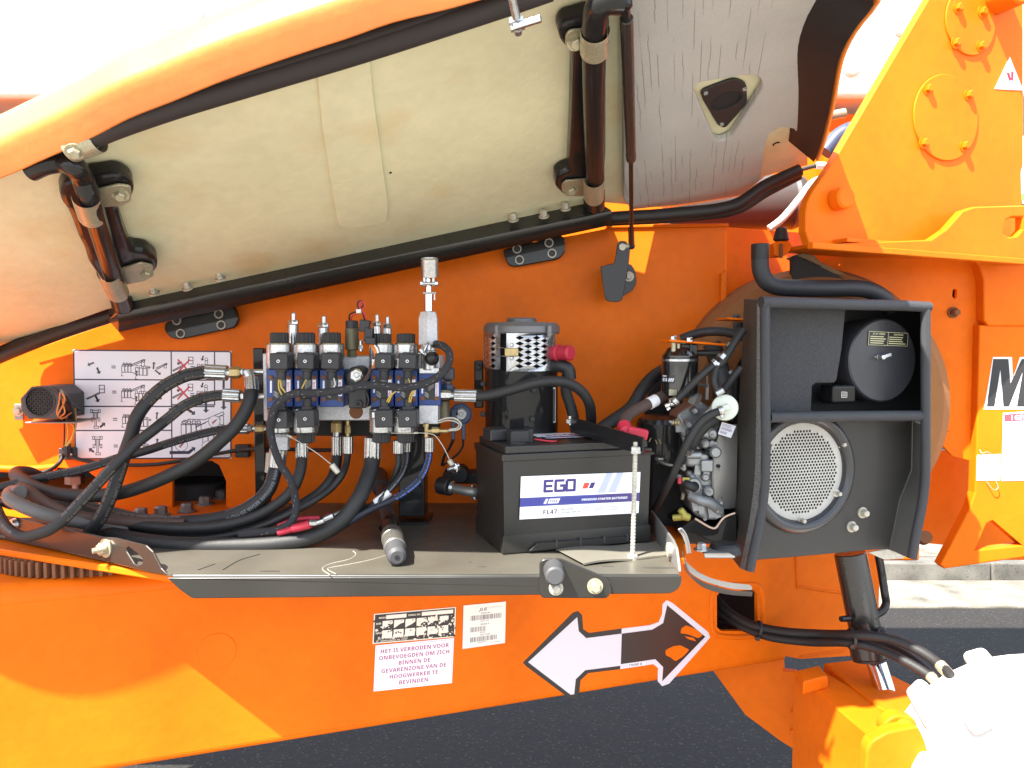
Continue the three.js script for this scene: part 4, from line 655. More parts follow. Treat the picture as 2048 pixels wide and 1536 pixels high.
{
  const p = sub(bank, 'port_block'); part(p, 'block', [pbox(838, 811, 876, 848, 1.45, 0.05, 0.001)], M.alu);
  const k = sub(bank, 'sensing_valve');
  part(k, 'coil_round', [fcyl(711, 753, 20, 1.44, 0.055, 21, 36, 0.004)], M.plastic);
  part(k, 'hex_nut', [...hex(U(713, 750, 1.44), V(0, 0, 1), 0.0125, 0.008).map((g) => g), fcyl(713, 750, 12.8, 1.437, 0.003)], M.zinc);
  part(k, 'nut_centre', fcyl(713, 750, 6, 1.429, 0.004, 6, 6), M.zinc);
  part(k, 'plug', [pbox(696, 776, 733, 817, 1.43, 0.045, 0.004), fcyl(716, 808, 7.5, 1.418, 0.02)], M.plastic);
  part(k, 'plug_bore', fcyl(716, 808, 4.5, 1.4172, 0.004), M.darkGap);
}
// relief cartridges behind the coils
for (const [x, y0, w] of [[587, 626, 12], [648, 632, 12], [754, 629, 10], [775, 633, 10]]) {
  const c = sub(bank, 'relief_cartridge'), D = 1.53;
  part(c, 'cartridge_body', [vcyl(x, y0 + 22, 730, w, D, w * 0.92, 26, 0.002), vcyl(x, y0 + 15, y0 + 23, w * 0.62, D, w * 0.9)], M.zinc);
  part(c, 'lock_nut', vhex(x, y0 + 14, y0 + 22, w * 0.95, D), M.zinc);
  part(c, 'adjuster', [vcyl(x, y0, y0 + 16, w * 0.42, D), vcyl(x, y0 - 1, y0 + 5, w * 0.34, D)], M.zinc);
}
{
  const s = sub(bank, 'pressure_switch');
  part(s, 'switch_body', [vcyl(704, 656, 700, 13.5, 1.50), vhex(704, 698, 713, 10, 1.50)], M.olive);
  part(s, 'switch_cap', vcyl(704, 641, 659, 12.6, 1.50), M.plastic);
  part(s, 'test_port', [vcyl(722, 680, 704, 4, 1.49), vhex(722, 690, 698, 5.5, 1.49)], M.zinc);
  part(s, 'switch_wire', [tube([U(699, 642, 1.50), U(699, 630, 1.49), U(710, 624, 1.48), U(720, 621, 1.48), U(715, 611, 1.48), U(717, 603, 1.48), U(724, 602, 1.48), U(727, 609, 1.48), U(722, 618, 1.48), U(727, 630, 1.48), U(729, 640, 1.475)], 0.0014, 60, 8)], M.rubber);
  part(s, 'switch_wire', [tube([U(703, 642, 1.495), U(703, 634, 1.485), U(714, 627, 1.475), U(722, 621, 1.475), U(718, 611, 1.475), U(720, 604, 1.475), U(726, 604, 1.475), U(729, 611, 1.475), U(724, 620, 1.475), U(731, 632, 1.475), U(732, 640, 1.47)], 0.0013, 60, 8)], M.wireRed, 'red wire of the pressure switch');
  part(s, 'tie', cyl(U(713, 623, 1.47), U(722, 622, 1.47), 0.004, 0.004, 12), M.white);
  part(s, 'plug_connector', [obox(U(730, 652, 1.465), V(1, -0.12, 0), V(0.12, 1, 0), 20 * S(1.46), 24 * S(1.46), 0.02, 0.002), obox(U(738, 670, 1.46), V(1, -0.12, 0), V(0.12, 1, 0), 17 * S(1.46), 28 * S(1.46), 0.018, 0.002), obox(U(742, 682, 1.455), V(1, -0.12, 0), V(0.12, 1, 0), 20 * S(1.46), 14 * S(1.46), 0.02, 0.002)], M.plastic);
  part(s, 'orange_wire', [0, 1, 2].map((i) => tube([U(738 + i * 3, 688, 1.45), U(747 + i * 2, 700, 1.435), U(751 + i, 715, 1.43), U(747 + i, 730, 1.43), U(743 + i, 738, 1.44)], 0.0014, 24, 8)), M.wireOrange);
  part(s, 'sleeve', tube([U(743, 736, 1.44), U(736, 752, 1.43), U(727, 766, 1.42), U(720, 774, 1.41)], 0.0038, 20, 10), M.hoseBrown);
}
// ---------------------------------------------------------------- hand pump
const pump = thing('hand_pump', 'silver hand pump with fork head and socket at the valve bank right end', 'hand pump');
{
  const D = 1.46;
  part(pump, 'hex_body', vhex(857, 624, 689, 21, D), M.alu);
  part(pump, 'lower_body', [vcyl(857, 688, 740, 15, D), pbox(838, 736, 878, 747, 1.45, 0.04, 0.001), vcyl(857, 700, 706, 17, D)], M.zinc);
  part(pump, 'plunger', [vcyl(857, 586, 624, 8.6, D), vcyl(857, 556, 588, 6.2, D)], M.chrome);
  part(pump, 'fork', [pbox(846, 549, 851, 572, 1.452, 0.018, 0.001), pbox(864, 549, 869, 572, 1.452, 0.018, 0.001)], M.zinc);
  part(pump, 'socket', [lathe(U(860, 553, D), V(0, 1, 0.22), [[0, 0], [0.0155, 0], [0.0155, 0.031], [0.014, 0.033], [0.0115, 0.033], [0.0105, 0.024], [0.0, 0.02]], 32)], M.zinc);
  part(pump, 'pivot_pin', [hcyl(842, 874, 567, 3.4, 1.448), ...hhex(841, 846, 567, 5.5, 1.448), ...hhex(870, 876, 567, 5.5, 1.448)], M.zinc);
  part(pump, 'lower_pin', [hcyl(845, 871, 586, 2.2, 1.446), hcyl(868, 872, 586, 3.6, 1.446), vcyl(869, 588, 601, 1.6, 1.445)], M.zinc);
  part(pump, 'release_knob', [new THREE.SphereGeometry(14.5 * S(1.42), 28, 20).translate(...U(864, 717, 1.42).toArray())], M.black);
  part(pump, 'release_lever', [cyl(U(864, 717, 1.42), U(842, 703, 1.43), 0.0045, 0.0045, 14), cyl(U(848, 705, 1.43), U(842, 700, 1.432), 0.0065), tube([U(838, 708, 1.43), U(846, 706, 1.428), U(853, 690, 1.43), U(856, 686, 1.435)], 0.0028, 20, 8)], M.zinc);
}
// fittings on the block's right side
{
  const t = thing('motor_valve', 'grey elbow solenoid with dark valve body at the right side of the manifold', 'valve');
  part(t, 'elbow', [pbox(884, 735, 908, 762, 1.49, 0.03, 0.006), vcyl(895, 762, 772, 9, 1.49)], M.plasticGrey);
  part(t, 'hex_base', [vhex(895, 768, 778, 13, 1.49), pbox(880, 776, 908, 800, 1.485, 0.04, 0.002)], M.navy);
  part(t, 'cartridge', [vcyl(888, 802, 836, 11, 1.50), vcyl(888, 801, 804, 12, 1.50)], M.olive);
  const h = thing('horn', 'small grey disc shaped horn hanging right of the valve bank', 'horn');
  part(h, 'housing', [fcyl(921, 829, 23, 1.56, 0.02, 22, 40, 0.004)], M.navy);
  part(h, 'cover', [fcyl(922, 829, 12, 1.555, 0.006, 13, 30, 0.002), fcyl(922, 829, 4, 1.551, 0.004)], M.cast);
  part(h, 'bracket', [pbox(902, 818, 918, 850, 1.555, 0.012, 0.002)], M.navy);
  for (const x of [906, 927]) part(h, 'terminal_blade', pbox(x - 4, 846, x + 4, 880, 1.555, 0.006, 0.002), M.navy);
  part(h, 'lead', tube([U(925, 870, 1.56), U(926, 890, 1.57), U(918, 905, 1.58), U(900, 920, 1.6), U(888, 930, 1.62)], 0.0022, 30, 8), M.rubber);
  part(h, 'lead', tube([U(907, 878, 1.56), U(899, 896, 1.58), U(889, 912, 1.6), U(884, 930, 1.62)], 0.003, 30, 8), M.rubber);
}
// safety wires with crimped ends
{
  const t = thing('lanyard', 'thin steel lanyard hanging from the second coil to a small crimped sleeve', 'lanyard');
  part(t, 'wire', tube([U(577, 871, 1.43), U(600, 885, 1.425), U(632, 905, 1.42), U(664, 930, 1.42)], 0.0009, 30, 6), M.galv);
  part(t, 'sleeve', cyl(U(663, 929, 1.42), U(677, 946, 1.42), 0.0058, 0.0052, 12, 0.001), M.galv);
  part(t, 'ferrule', cyl(U(574, 870, 1.43), U(584, 875, 1.43), 0.0022), M.galv);
  const s = thing('lanyard', 'thin steel lanyard ending in a small stud right of the hand pump block', 'lanyard');
  part(s, 'wire', [tube([U(782, 866, 1.44), U(810, 867, 1.43), U(845, 866, 1.43), U(868, 870, 1.43), U(883, 888, 1.43), U(895, 910, 1.43), U(900, 922, 1.43)], 0.0009, 40, 6)], M.galv);
  part(s, 'sleeve', cyl(U(898, 920, 1.43), U(905, 930, 1.43), 0.005, 0.0045, 12, 0.001), M.galv);
  part(s, 'ferrule', pbox(827, 864, 836, 868, 1.428, 0.004, 0.001), M.galv);
  part(s, 'stud', [cyl(U(896, 940, 1.42), U(912, 935, 1.43), 0.0035), cyl(U(907, 936, 1.43), U(914, 934, 1.435), 0.0105, 0.0105, 22, 0.001)], M.chrome);
  const p = thing('pipe_loop', 'thin steel pipe loop curling out of the pump block to the right', 'pipe');
  part(p, 'pipe', [tube([U(876, 842, 1.45), U(895, 836, 1.45), U(912, 838, 1.45), U(922, 848, 1.45), U(918, 858, 1.445), U(900, 861, 1.44), U(882, 862, 1.44)], 0.0018, 50, 8), tube([U(876, 846, 1.45), U(895, 841, 1.45), U(910, 843, 1.45), U(918, 849, 1.45), U(914, 856, 1.445), U(898, 859, 1.44)], 0.0014, 50, 8)], M.galv);
  part(p, 'tee_fitting', [hhex(864, 879, 861, 7, 1.44), hcyl(850, 866, 862, 4, 1.44), vcyl(853, 848, 876, 4.5, 1.44), vhex(852, 846, 853, 6, 1.44), hcyl(878, 897, 862, 4, 1.44)], M.brass);
}
// ---------------------------------------------------------------- hoses
const hoseText = (s, col) => { const t = printed(2048, 256, (x, w, h) => { x.fillStyle = '#1e1e20'; x.fillRect(0, 0, w, h); for (let i = 0; i < 4; i++) { const y = 52 + i * 64; say(x, s, 30, y, 34, col, 'bold', 'sans-serif', 'left', 1.1); say(x, s, 1060, y, 34, col, 'bold', 'sans-serif', 'left', 1.1); } }, { clearcoat: 0, roughness: 0.6 }); t.map.wrapS = t.map.wrapT = THREE.RepeatWrapping; t.map.repeat.set(2.2, 1); return t; };
const hoseA = hoseText('AeroQuip  FC300-08  2250 PSI', '#6a625a'), hoseB = hoseText('Flame Resistant MSHA 2G-11C/17', '#77777c'), hoseC = hoseText('AQUAPRESS  PARKER 301-6', '#7f93b5');
hoseC.color.setRGB(0.6, 0.8, 1.6);
const crimp = (a, b, r) => [knurl(a, b, r, 12, 0.07)];
function hose(label, pts, r, o = {}) { // pts: [px, py, distance]
  const t = thing('hydraulic_hose', label, 'hose', o.group); const P = pts.map(([x, y, D]) => U(x, y, D));
  part(t, 'hose', tube(P, r, o.seg || 90, 14), o.mat || M.rubber);
  if (o.crimp) for (const [a, b, k] of o.crimp) part(t, 'crimp_fitting', crimp(U(...a), U(...b), k), ferrule);
  if (o.nut) for (const [a, b, k, m] of o.nut) part(t, 'hex_nut', hex(U(...a), U(...b).sub(U(...a)), k, U(...a).distanceTo(U(...b))), m || M.zinc);
  if (o.pipe) for (const [a, b, k, m] of o.pipe) part(t, 'adapter', cyl(U(...a), U(...b), k, k, 16, 0.001), m || M.zinc);
  return t;
}
hose('printed black hose from the topmost left port arching across the instruction sticker', [[416, 744, 1.50], [392, 747, 1.49], [369, 752, 1.48], [328, 773, 1.465], [297, 801, 1.45], [273, 835, 1.44], [263, 869, 1.44], [249, 910, 1.44], [236, 951, 1.44], [222, 991, 1.43], [204, 1030, 1.43], [178, 1066, 1.44], [150, 1100, 1.46]], 0.0118, { mat: hoseA, crimp: [[[412, 744, 1.50], [455, 746, 1.50], 0.0145]], nut: [[[462, 745, 1.50], [482, 745, 1.50], 0.0115, M.brass], [[484, 744, 1.50], [488, 744, 1.50], 0.008]], pipe: [[[452, 746, 1.50], [466, 745, 1.50], 0.009], [[480, 744, 1.50], [530, 744, 1.50], 0.0058]] });
hose('printed black hose from the second left port looping low in front of the tray rail', [[452, 790, 1.49], [425, 792, 1.48], [403, 797, 1.47], [369, 811, 1.45], [338, 835, 1.44], [308, 859, 1.42], [273, 886, 1.41], [249, 910, 1.40], [219, 941, 1.395], [191, 972, 1.39], [164, 1001, 1.385], [129, 1037, 1.38], [98, 1060, 1.38], [73, 1069, 1.385], [52, 1074, 1.39], [30, 1068, 1.40], [12, 1053, 1.42], [0, 1034, 1.45], [-10, 1010, 1.5]], 0.0098, { mat: hoseA, crimp: [[[447, 790, 1.49], [482, 792, 1.49], 0.0125]], pipe: [[[480, 792, 1.49], [530, 793, 1.50], 0.0062]], nut: [[[484, 792, 1.49], [490, 792, 1.49], 0.009], [[508, 793, 1.49], [516, 793, 1.49], 0.008, M.brass]] });
hose('long black hose from the lowest left port crossing to the left edge below the sticker', [[472, 857, 1.54], [445, 859, 1.54], [410, 866, 1.54], [342, 885, 1.53], [290, 902, 1.53], [239, 915, 1.53], [171, 937, 1.53], [103, 951, 1.53], [34, 966, 1.53], [-10, 978, 1.52], [-70, 1000, 1.5]], 0.0082, { mat: hoseB, crimp: [[[466, 857, 1.54], [498, 857, 1.54], 0.0108]], nut: [[[498, 857, 1.54], [506, 857, 1.54], 0.008], [[512, 858, 1.54], [530, 858, 1.54], 0.008, M.brass]], pipe: [[[500, 857, 1.54], [534, 858, 1.54], 0.005]] });
hose('thick black hose dropping from the left elbow fitting and curling back at the left edge', [[503, 776, 1.48], [502, 792, 1.47], [492, 820, 1.46], [472, 851, 1.45], [434, 888, 1.44], [393, 921, 1.44], [342, 949, 1.44], [290, 971, 1.45], [239, 986, 1.46], [188, 991, 1.47], [137, 990, 1.48], [85, 980, 1.5], [52, 964, 1.53], [32, 951, 1.57], [36, 944, 1.61], [60, 946, 1.65], [90, 960, 1.68]], 0.0123, { crimp: [[[502, 756, 1.485], [504, 782, 1.475], 0.0125]], pipe: [[[494, 742, 1.49], [504, 762, 1.485], 0.0095]] });
hose('big black hose under the first valve sweeping to the left edge', [[552, 930, 1.50], [548, 950, 1.49], [538, 978, 1.48], [515, 1003, 1.47], [480, 1024, 1.47], [430, 1038, 1.48], [370, 1044, 1.49], [300, 1044, 1.5], [230, 1036, 1.51], [170, 1022, 1.52], [110, 1002, 1.54], [60, 986, 1.56], [36, 982, 1.58]], 0.0128, { mat: hoseB, crimp: [[[557, 898, 1.49], [553, 934, 1.49], 0.0165]], nut: [[[560, 898, 1.48], [561, 867, 1.48], 0.0185, M.alu]], pipe: [[[541, 905, 1.50], [538, 945, 1.50], 0.008, M.galv]] });
hose('black hose from the second valve bending left into the bundle', [[604, 912, 1.49], [602, 935, 1.48], [594, 962, 1.47], [576, 990, 1.46], [546, 1014, 1.46], [505, 1035, 1.46], [450, 1050, 1.46], [380, 1056, 1.46], [300, 1052, 1.47], [240, 1042, 1.48], [180, 1024, 1.5], [130, 1004, 1.52], [80, 984, 1.55], [48, 976, 1.57]], 0.0102, { crimp: [[[604, 884, 1.49], [604, 916, 1.49], 0.0115]] });
hose('black hose under the manifold middle, left of two close fittings, bending left', [[674, 910, 1.54], [672, 932, 1.53], [662, 960, 1.51], [640, 985, 1.5], [606, 1008, 1.49], [566, 1030, 1.48], [510, 1050, 1.48], [440, 1062, 1.48], [360, 1066, 1.48], [290, 1058, 1.49], [230, 1046, 1.5]], 0.0102, { crimp: [[[674, 872, 1.54], [674, 916, 1.54], 0.0108]], nut: [[[674, 864, 1.54], [674, 842, 1.54], 0.0115, M.brass]], pipe: [[[674, 874, 1.54], [674, 860, 1.54], 0.008]] });
hose('thin black hose under the manifold middle, right of two close fittings, bending left', [[696, 904, 1.52], [693, 925, 1.51], [684, 950, 1.49], [664, 975, 1.48], [630, 1000, 1.46], [590, 1022, 1.45], [540, 1046, 1.45], [470, 1068, 1.46], [400, 1076, 1.47], [330, 1076, 1.48]], 0.0064, { crimp: [[[696, 872, 1.52], [696, 907, 1.52], 0.0102]], nut: [[[696, 866, 1.52], [696, 850, 1.52], 0.006, M.brass]], pipe: [[[696, 874, 1.52], [696, 840, 1.52], 0.0042, M.brass]] });
hose('thickest black hose from the fourth valve lying along the tray floor', [[745, 914, 1.49], [742, 935, 1.48], [732, 965, 1.46], [716, 1000, 1.44], [690, 1035, 1.43], [655, 1060, 1.42], [610, 1077, 1.415], [550, 1087, 1.41], [480, 1091, 1.41], [400, 1091, 1.41], [330, 1088, 1.42], [270, 1080, 1.44], [200, 1064, 1.48]], 0.0148, { seg: 110, crimp: [[[746, 874, 1.49], [745, 918, 1.49], 0.0160]] });
hose('thin hose with a white printed sleeve under the fifth valve', [[813, 900, 1.50], [812, 925, 1.49], [803, 950, 1.47], [790, 968, 1.46], [770, 990, 1.45], [748, 1008, 1.45], [728, 1018, 1.46], [700, 1030, 1.48], [660, 1046, 1.5]], 0.0056, { mat: hoseB, crimp: [[[814, 880, 1.50], [813, 904, 1.50], 0.008]], pipe: [[[780, 984, 1.452], [750, 1006, 1.450], 0.0072, M.white]] });
hose('thin dark hose hanging straight down beside the sleeved hose under the fifth valve', [[796, 905, 1.49], [797, 925, 1.49], [792, 945, 1.49], [782, 965, 1.5], [770, 985, 1.52]], 0.0056, { crimp: [[[797, 880, 1.48], [797, 907, 1.48], 0.010]] });
hose('thin blue printed hose from below the pump block running left along the floor', [[859, 900, 1.46], [857, 920, 1.455], [848, 945, 1.45], [834, 966, 1.445], [810, 985, 1.44], [780, 1002, 1.435], [748, 1016, 1.43], [715, 1034, 1.43], [690, 1050, 1.43], [660, 1066, 1.43]], 0.0058, { mat: hoseC, crimp: [[[859, 874, 1.46], [859, 904, 1.46], 0.0085]] });
hose('black hose arching over the pump motor and down behind the battery', [[948, 792, 1.47], [965, 792, 1.47], [990, 788, 1.47], [1030, 777, 1.47], [1075, 765, 1.475], [1110, 762, 1.48], [1140, 768, 1.49], [1165, 785, 1.50], [1178, 806, 1.51], [1182, 830, 1.53], [1182, 870, 1.56], [1180, 920, 1.6]], 0.0098, { crimp: [[[908, 791, 1.47], [953, 792, 1.47], 0.0112]], nut: [[[882, 790, 1.47], [903, 790, 1.47], 0.0090]], pipe: [[[878, 790, 1.47], [912, 791, 1.47], 0.006]] });
// more hoses of the bundle at the left edge
hose('short grey brown hose end curling at the left edge below the long hose', [[40, 985, 1.44], [22, 985, 1.46], [20, 996, 1.43], [34, 1006, 1.42], [60, 1018, 1.42], [95, 1030, 1.43], [140, 1040, 1.45], [200, 1048, 1.47], [260, 1052, 1.48]], 0.0125, { mat: std(L(0.13, 0.12, 0.115), 0.5, 0, { map: grime }) });
hose('dull brown hose in the bundle beside the grey hose end', [[40, 973, 1.50], [62, 984, 1.47], [84, 1001, 1.455], [116, 1018, 1.45], [160, 1032, 1.46], [220, 1040, 1.47], [300, 1046, 1.475], [370, 1048, 1.475]], 0.0100, { mat: M.hoseBrown });
hose('spiral grooved grey hose lying on top of the bundle', [[-60, 1000, 1.53], [0, 1004, 1.52], [30, 1012, 1.5], [120, 1000, 1.56], [200, 1015, 1.55], [290, 1036, 1.54], [370, 1041, 1.53], [440, 1036, 1.52], [500, 1018, 1.52], [540, 990, 1.53]], 0.0075, { mat: M.plasticGrey });
// ---------------------------------------------------------------- wiring loom and red boots
{
  const t = thing('wiring_loom', 'black braided wiring loom with white tracer snaking across the valve faces', 'wiring loom');
  const path = [[872, 688, 1.45], [888, 693, 1.42], [899, 708, 1.40], [897, 728, 1.395], [880, 750, 1.39], [852, 766, 1.388], [810, 775, 1.386], [760, 771, 1.385], [725, 771, 1.384], [680, 781, 1.384], [630, 786, 1.386], [596, 786, 1.388], [572, 794, 1.39], [552, 812, 1.392], [543, 838, 1.40], [542, 868, 1.41], [548, 896, 1.415], [562, 930, 1.415], [580, 958, 1.415], [588, 985, 1.42], [592, 1015, 1.42], [584, 1042, 1.415], [560, 1058, 1.41], [520, 1064, 1.41], [478, 1068, 1.41]].map((p) => U(...p));
  part(t, 'sleeve', tube(path, 0.0068, 220, 14), std(L(0.025, 0.025, 0.03), 0.75, 0, { bumpMap: grain, bumpScale: 0.0008 }));
  const c = new THREE.CatmullRomCurve3(path, false, 'centripetal'); const tr = [];
  for (let i = 0; i < 74; i++) { const s = (i + 0.5 * rnd()) / 74.5, a = c.getPointAt(s), b = c.getPointAt(Math.min(1, s + 0.003 + 0.003 * rnd())); if (rnd() < 0.3) continue; const tg = b.clone().sub(a).normalize(), nn = V(0, 0, 1).addScaledVector(tg, -tg.z).normalize(), sd = nn.clone().cross(tg), w = Math.sin(i * 1.1) * 0.5; const off = nn.clone().multiplyScalar(Math.cos(w) * 0.0069).addScaledVector(sd, Math.sin(w) * 0.0069); tr.push(bar(a.add(off), b.add(off), 0.0005, 0.0005, V(0, 1, 0), 0)); }
  part(t, 'tracer_thread', tr, std(L(0.3, 0.3, 0.32), 0.7)).userData.kind = 'stuff';
  for (const x of [9, 11, 12.2]) { const s = x / 25, a = c.getPointAt(s), d = c.getTangentAt(s); part(t, 'cable_tie', cyl(a.clone().addScaledVector(d, -0.0025), a.clone().addScaledVector(d, 0.0025), 0.0078, 0.0078, 18), M.plastic); }
  const w = thing('coil_wire', 'yellow and white wires twisting between the upper and lower coil connectors', 'wires');
  for (const [l, m] of [[[[560, 760, 1.41], [563, 774, 1.40], [572, 786, 1.395]], M.wireYellow], [[[557, 760, 1.41], [558, 778, 1.40], [565, 792, 1.395]], M.wireYellow], [[[612, 760, 1.41], [606, 772, 1.40], [600, 784, 1.395]], M.wireYellow], [[[668, 757, 1.41], [670, 770, 1.40], [664, 780, 1.395]], M.white], [[[774, 803, 1.41], [780, 792, 1.40], [792, 782, 1.392]], M.wireYellow], [[[777, 805, 1.41], [784, 790, 1.40], [794, 781, 1.392]], M.wireYellow], [[[818, 804, 1.41], [820, 792, 1.40], [828, 778, 1.392]], M.wireYellow], [[[821, 804, 1.41], [824, 792, 1.40], [831, 774, 1.392]], M.wireYellow], [[[817, 758, 1.41], [819, 766, 1.40], [815, 772, 1.392]], M.wireYellow], [[[733, 786, 1.43], [737, 800, 1.43], [732, 814, 1.43], [726, 812, 1.43]], M.hoseBrown], [[[600, 794, 1.40], [606, 800, 1.40], [611, 806, 1.40]], M.plastic]]) part(w, 'wire', tube(l.map((p) => U(...p)), 0.0012, 16, 7), m);
  const r = thing('red_boot', 'red rubber boots on crimped hose ends lying on the tray', 'boot');
  part(r, 'boot', [tube([[556, 1066, 1.405], [572, 1062, 1.405], [590, 1056, 1.40]].map((p) => U(...p)), 0.0055, 16, 14), tube([[586, 1057, 1.40], [604, 1053, 1.398], [621, 1048, 1.395]].map((p) => U(...p)), 0.0075, 16, 14)], M.red, 'front red boot');
  part(r, 'boot', [tube([[556, 1050, 1.45], [580, 1042, 1.45], [610, 1037, 1.45], [640, 1036, 1.45]].map((p) => U(...p)), 0.0042, 24, 12), tube([[650, 1034, 1.45], [656, 1029, 1.445], [664, 1030, 1.44], [668, 1034, 1.44]].map((p) => U(...p)), 0.002, 20, 8)], M.red, 'rear red boot');
  part(r, 'crimp', [hhex(620, 634, 1046, 7, 1.395), cyl(U(634, 1046, 1.395), U(648, 1041, 1.395), 0.0042)], M.zinc);
  part(r, 'rear_crimp', [cyl(U(650, 1039, 1.42), U(667, 1031, 1.42), 0.0062, 0.0062, 6), cyl(U(667, 1031, 1.43), U(682, 1024, 1.44), 0.004)], M.zinc);
}
// thin cable under the sticker and the clips holding it
{
  const t = thing('wall_cable', 'thin black cable clipped to the wall under the instruction sticker', 'cable');
  part(t, 'cable', tube([[68, 948, 1.72], [95, 942, 1.73], [118, 926, 1.77], [132, 906, 1.785], [150, 916, 1.785], [200, 926, 1.785], [290, 930, 1.785], [360, 922, 1.785], [420, 910, 1.785], [480, 900, 1.785], [510, 898, 1.76], [560, 898, 1.75], [620, 900, 1.75], [700, 900, 1.75]].map((p) => U(...p)), 0.0042, 120, 10), M.rubber);
  part(t, 'clip', [pbox(116, 896, 147, 920, 1.79, 0.02, 0.003), pbox(126, 888, 136, 912, 1.775, 0.016, 0.003)], M.plastic);
  part(t, 'clip', [pbox(469, 890, 497, 915, 1.79, 0.02, 0.002), pbox(473, 896, 500, 904, 1.78, 0.02, 0.002)], M.plastic);
  part(t, 'clip_rivet', [fcyl(120, 909, 2, 1.769, 0.002), fcyl(142, 909, 2, 1.769, 0.002)], M.galv);
}
// loose tool: breaker-bar like pump handle lying in clips on the tray
{
  const t = thing('pump_bar', 'grey steel bar with a black tip lying on the tray pointing to the camera', 'bar');
  const a = onY(764, 985, TY + 0.05), b = onY(790, 1095, TY + 0.022); b.y = TY + 0.02;
  const at = (k) => a.clone().lerp(b, k);
  part(t, 'shaft', [cyl(at(-0.25), at(0.62), 0.0125, 0.0125, 26, 0.001)], M.plasticGrey);
  part(t, 'grip', [cyl(at(0.6), at(0.80), 0.0145, 0.0145, 26, 0.002)], M.black);
  part(t, 'ferrule', [cyl(at(0.78), at(1.0), 0.0185, 0.0185, 30, 0.002), cyl(at(0.84), at(0.87), 0.0192, 0.0192, 30, 0.001)], phy(L(0.26, 0.25, 0.22), 0.4, 0.7, { map: brushed }));
  part(t, 'end_cap', [cyl(at(0.99), at(1.12), 0.0175, 0.0155, 30, 0.005)], M.plasticGrey);
  part(t, 'cap_hole', [cyl(at(1.115), at(1.122), 0.004, 0.004, 14)], M.darkGap);
  part(t, 'upper_socket', [cyl(at(-0.1), at(-0.75), 0.019, 0.019, 26, 0.002)], M.plasticGrey);
  part(t, 'spring_clip', [loft(Array.from({ length: 13 }, (_, i) => { const th = -0.9 + i / 12 * 5.0, c = at(0.60); return [-0.01, 0.01].map((k) => V(c.x + 0.018 * Math.cos(th - 2), c.y - 0.002 + 0.018 * Math.sin(th - 2), c.z + k)); }))], M.black);
}

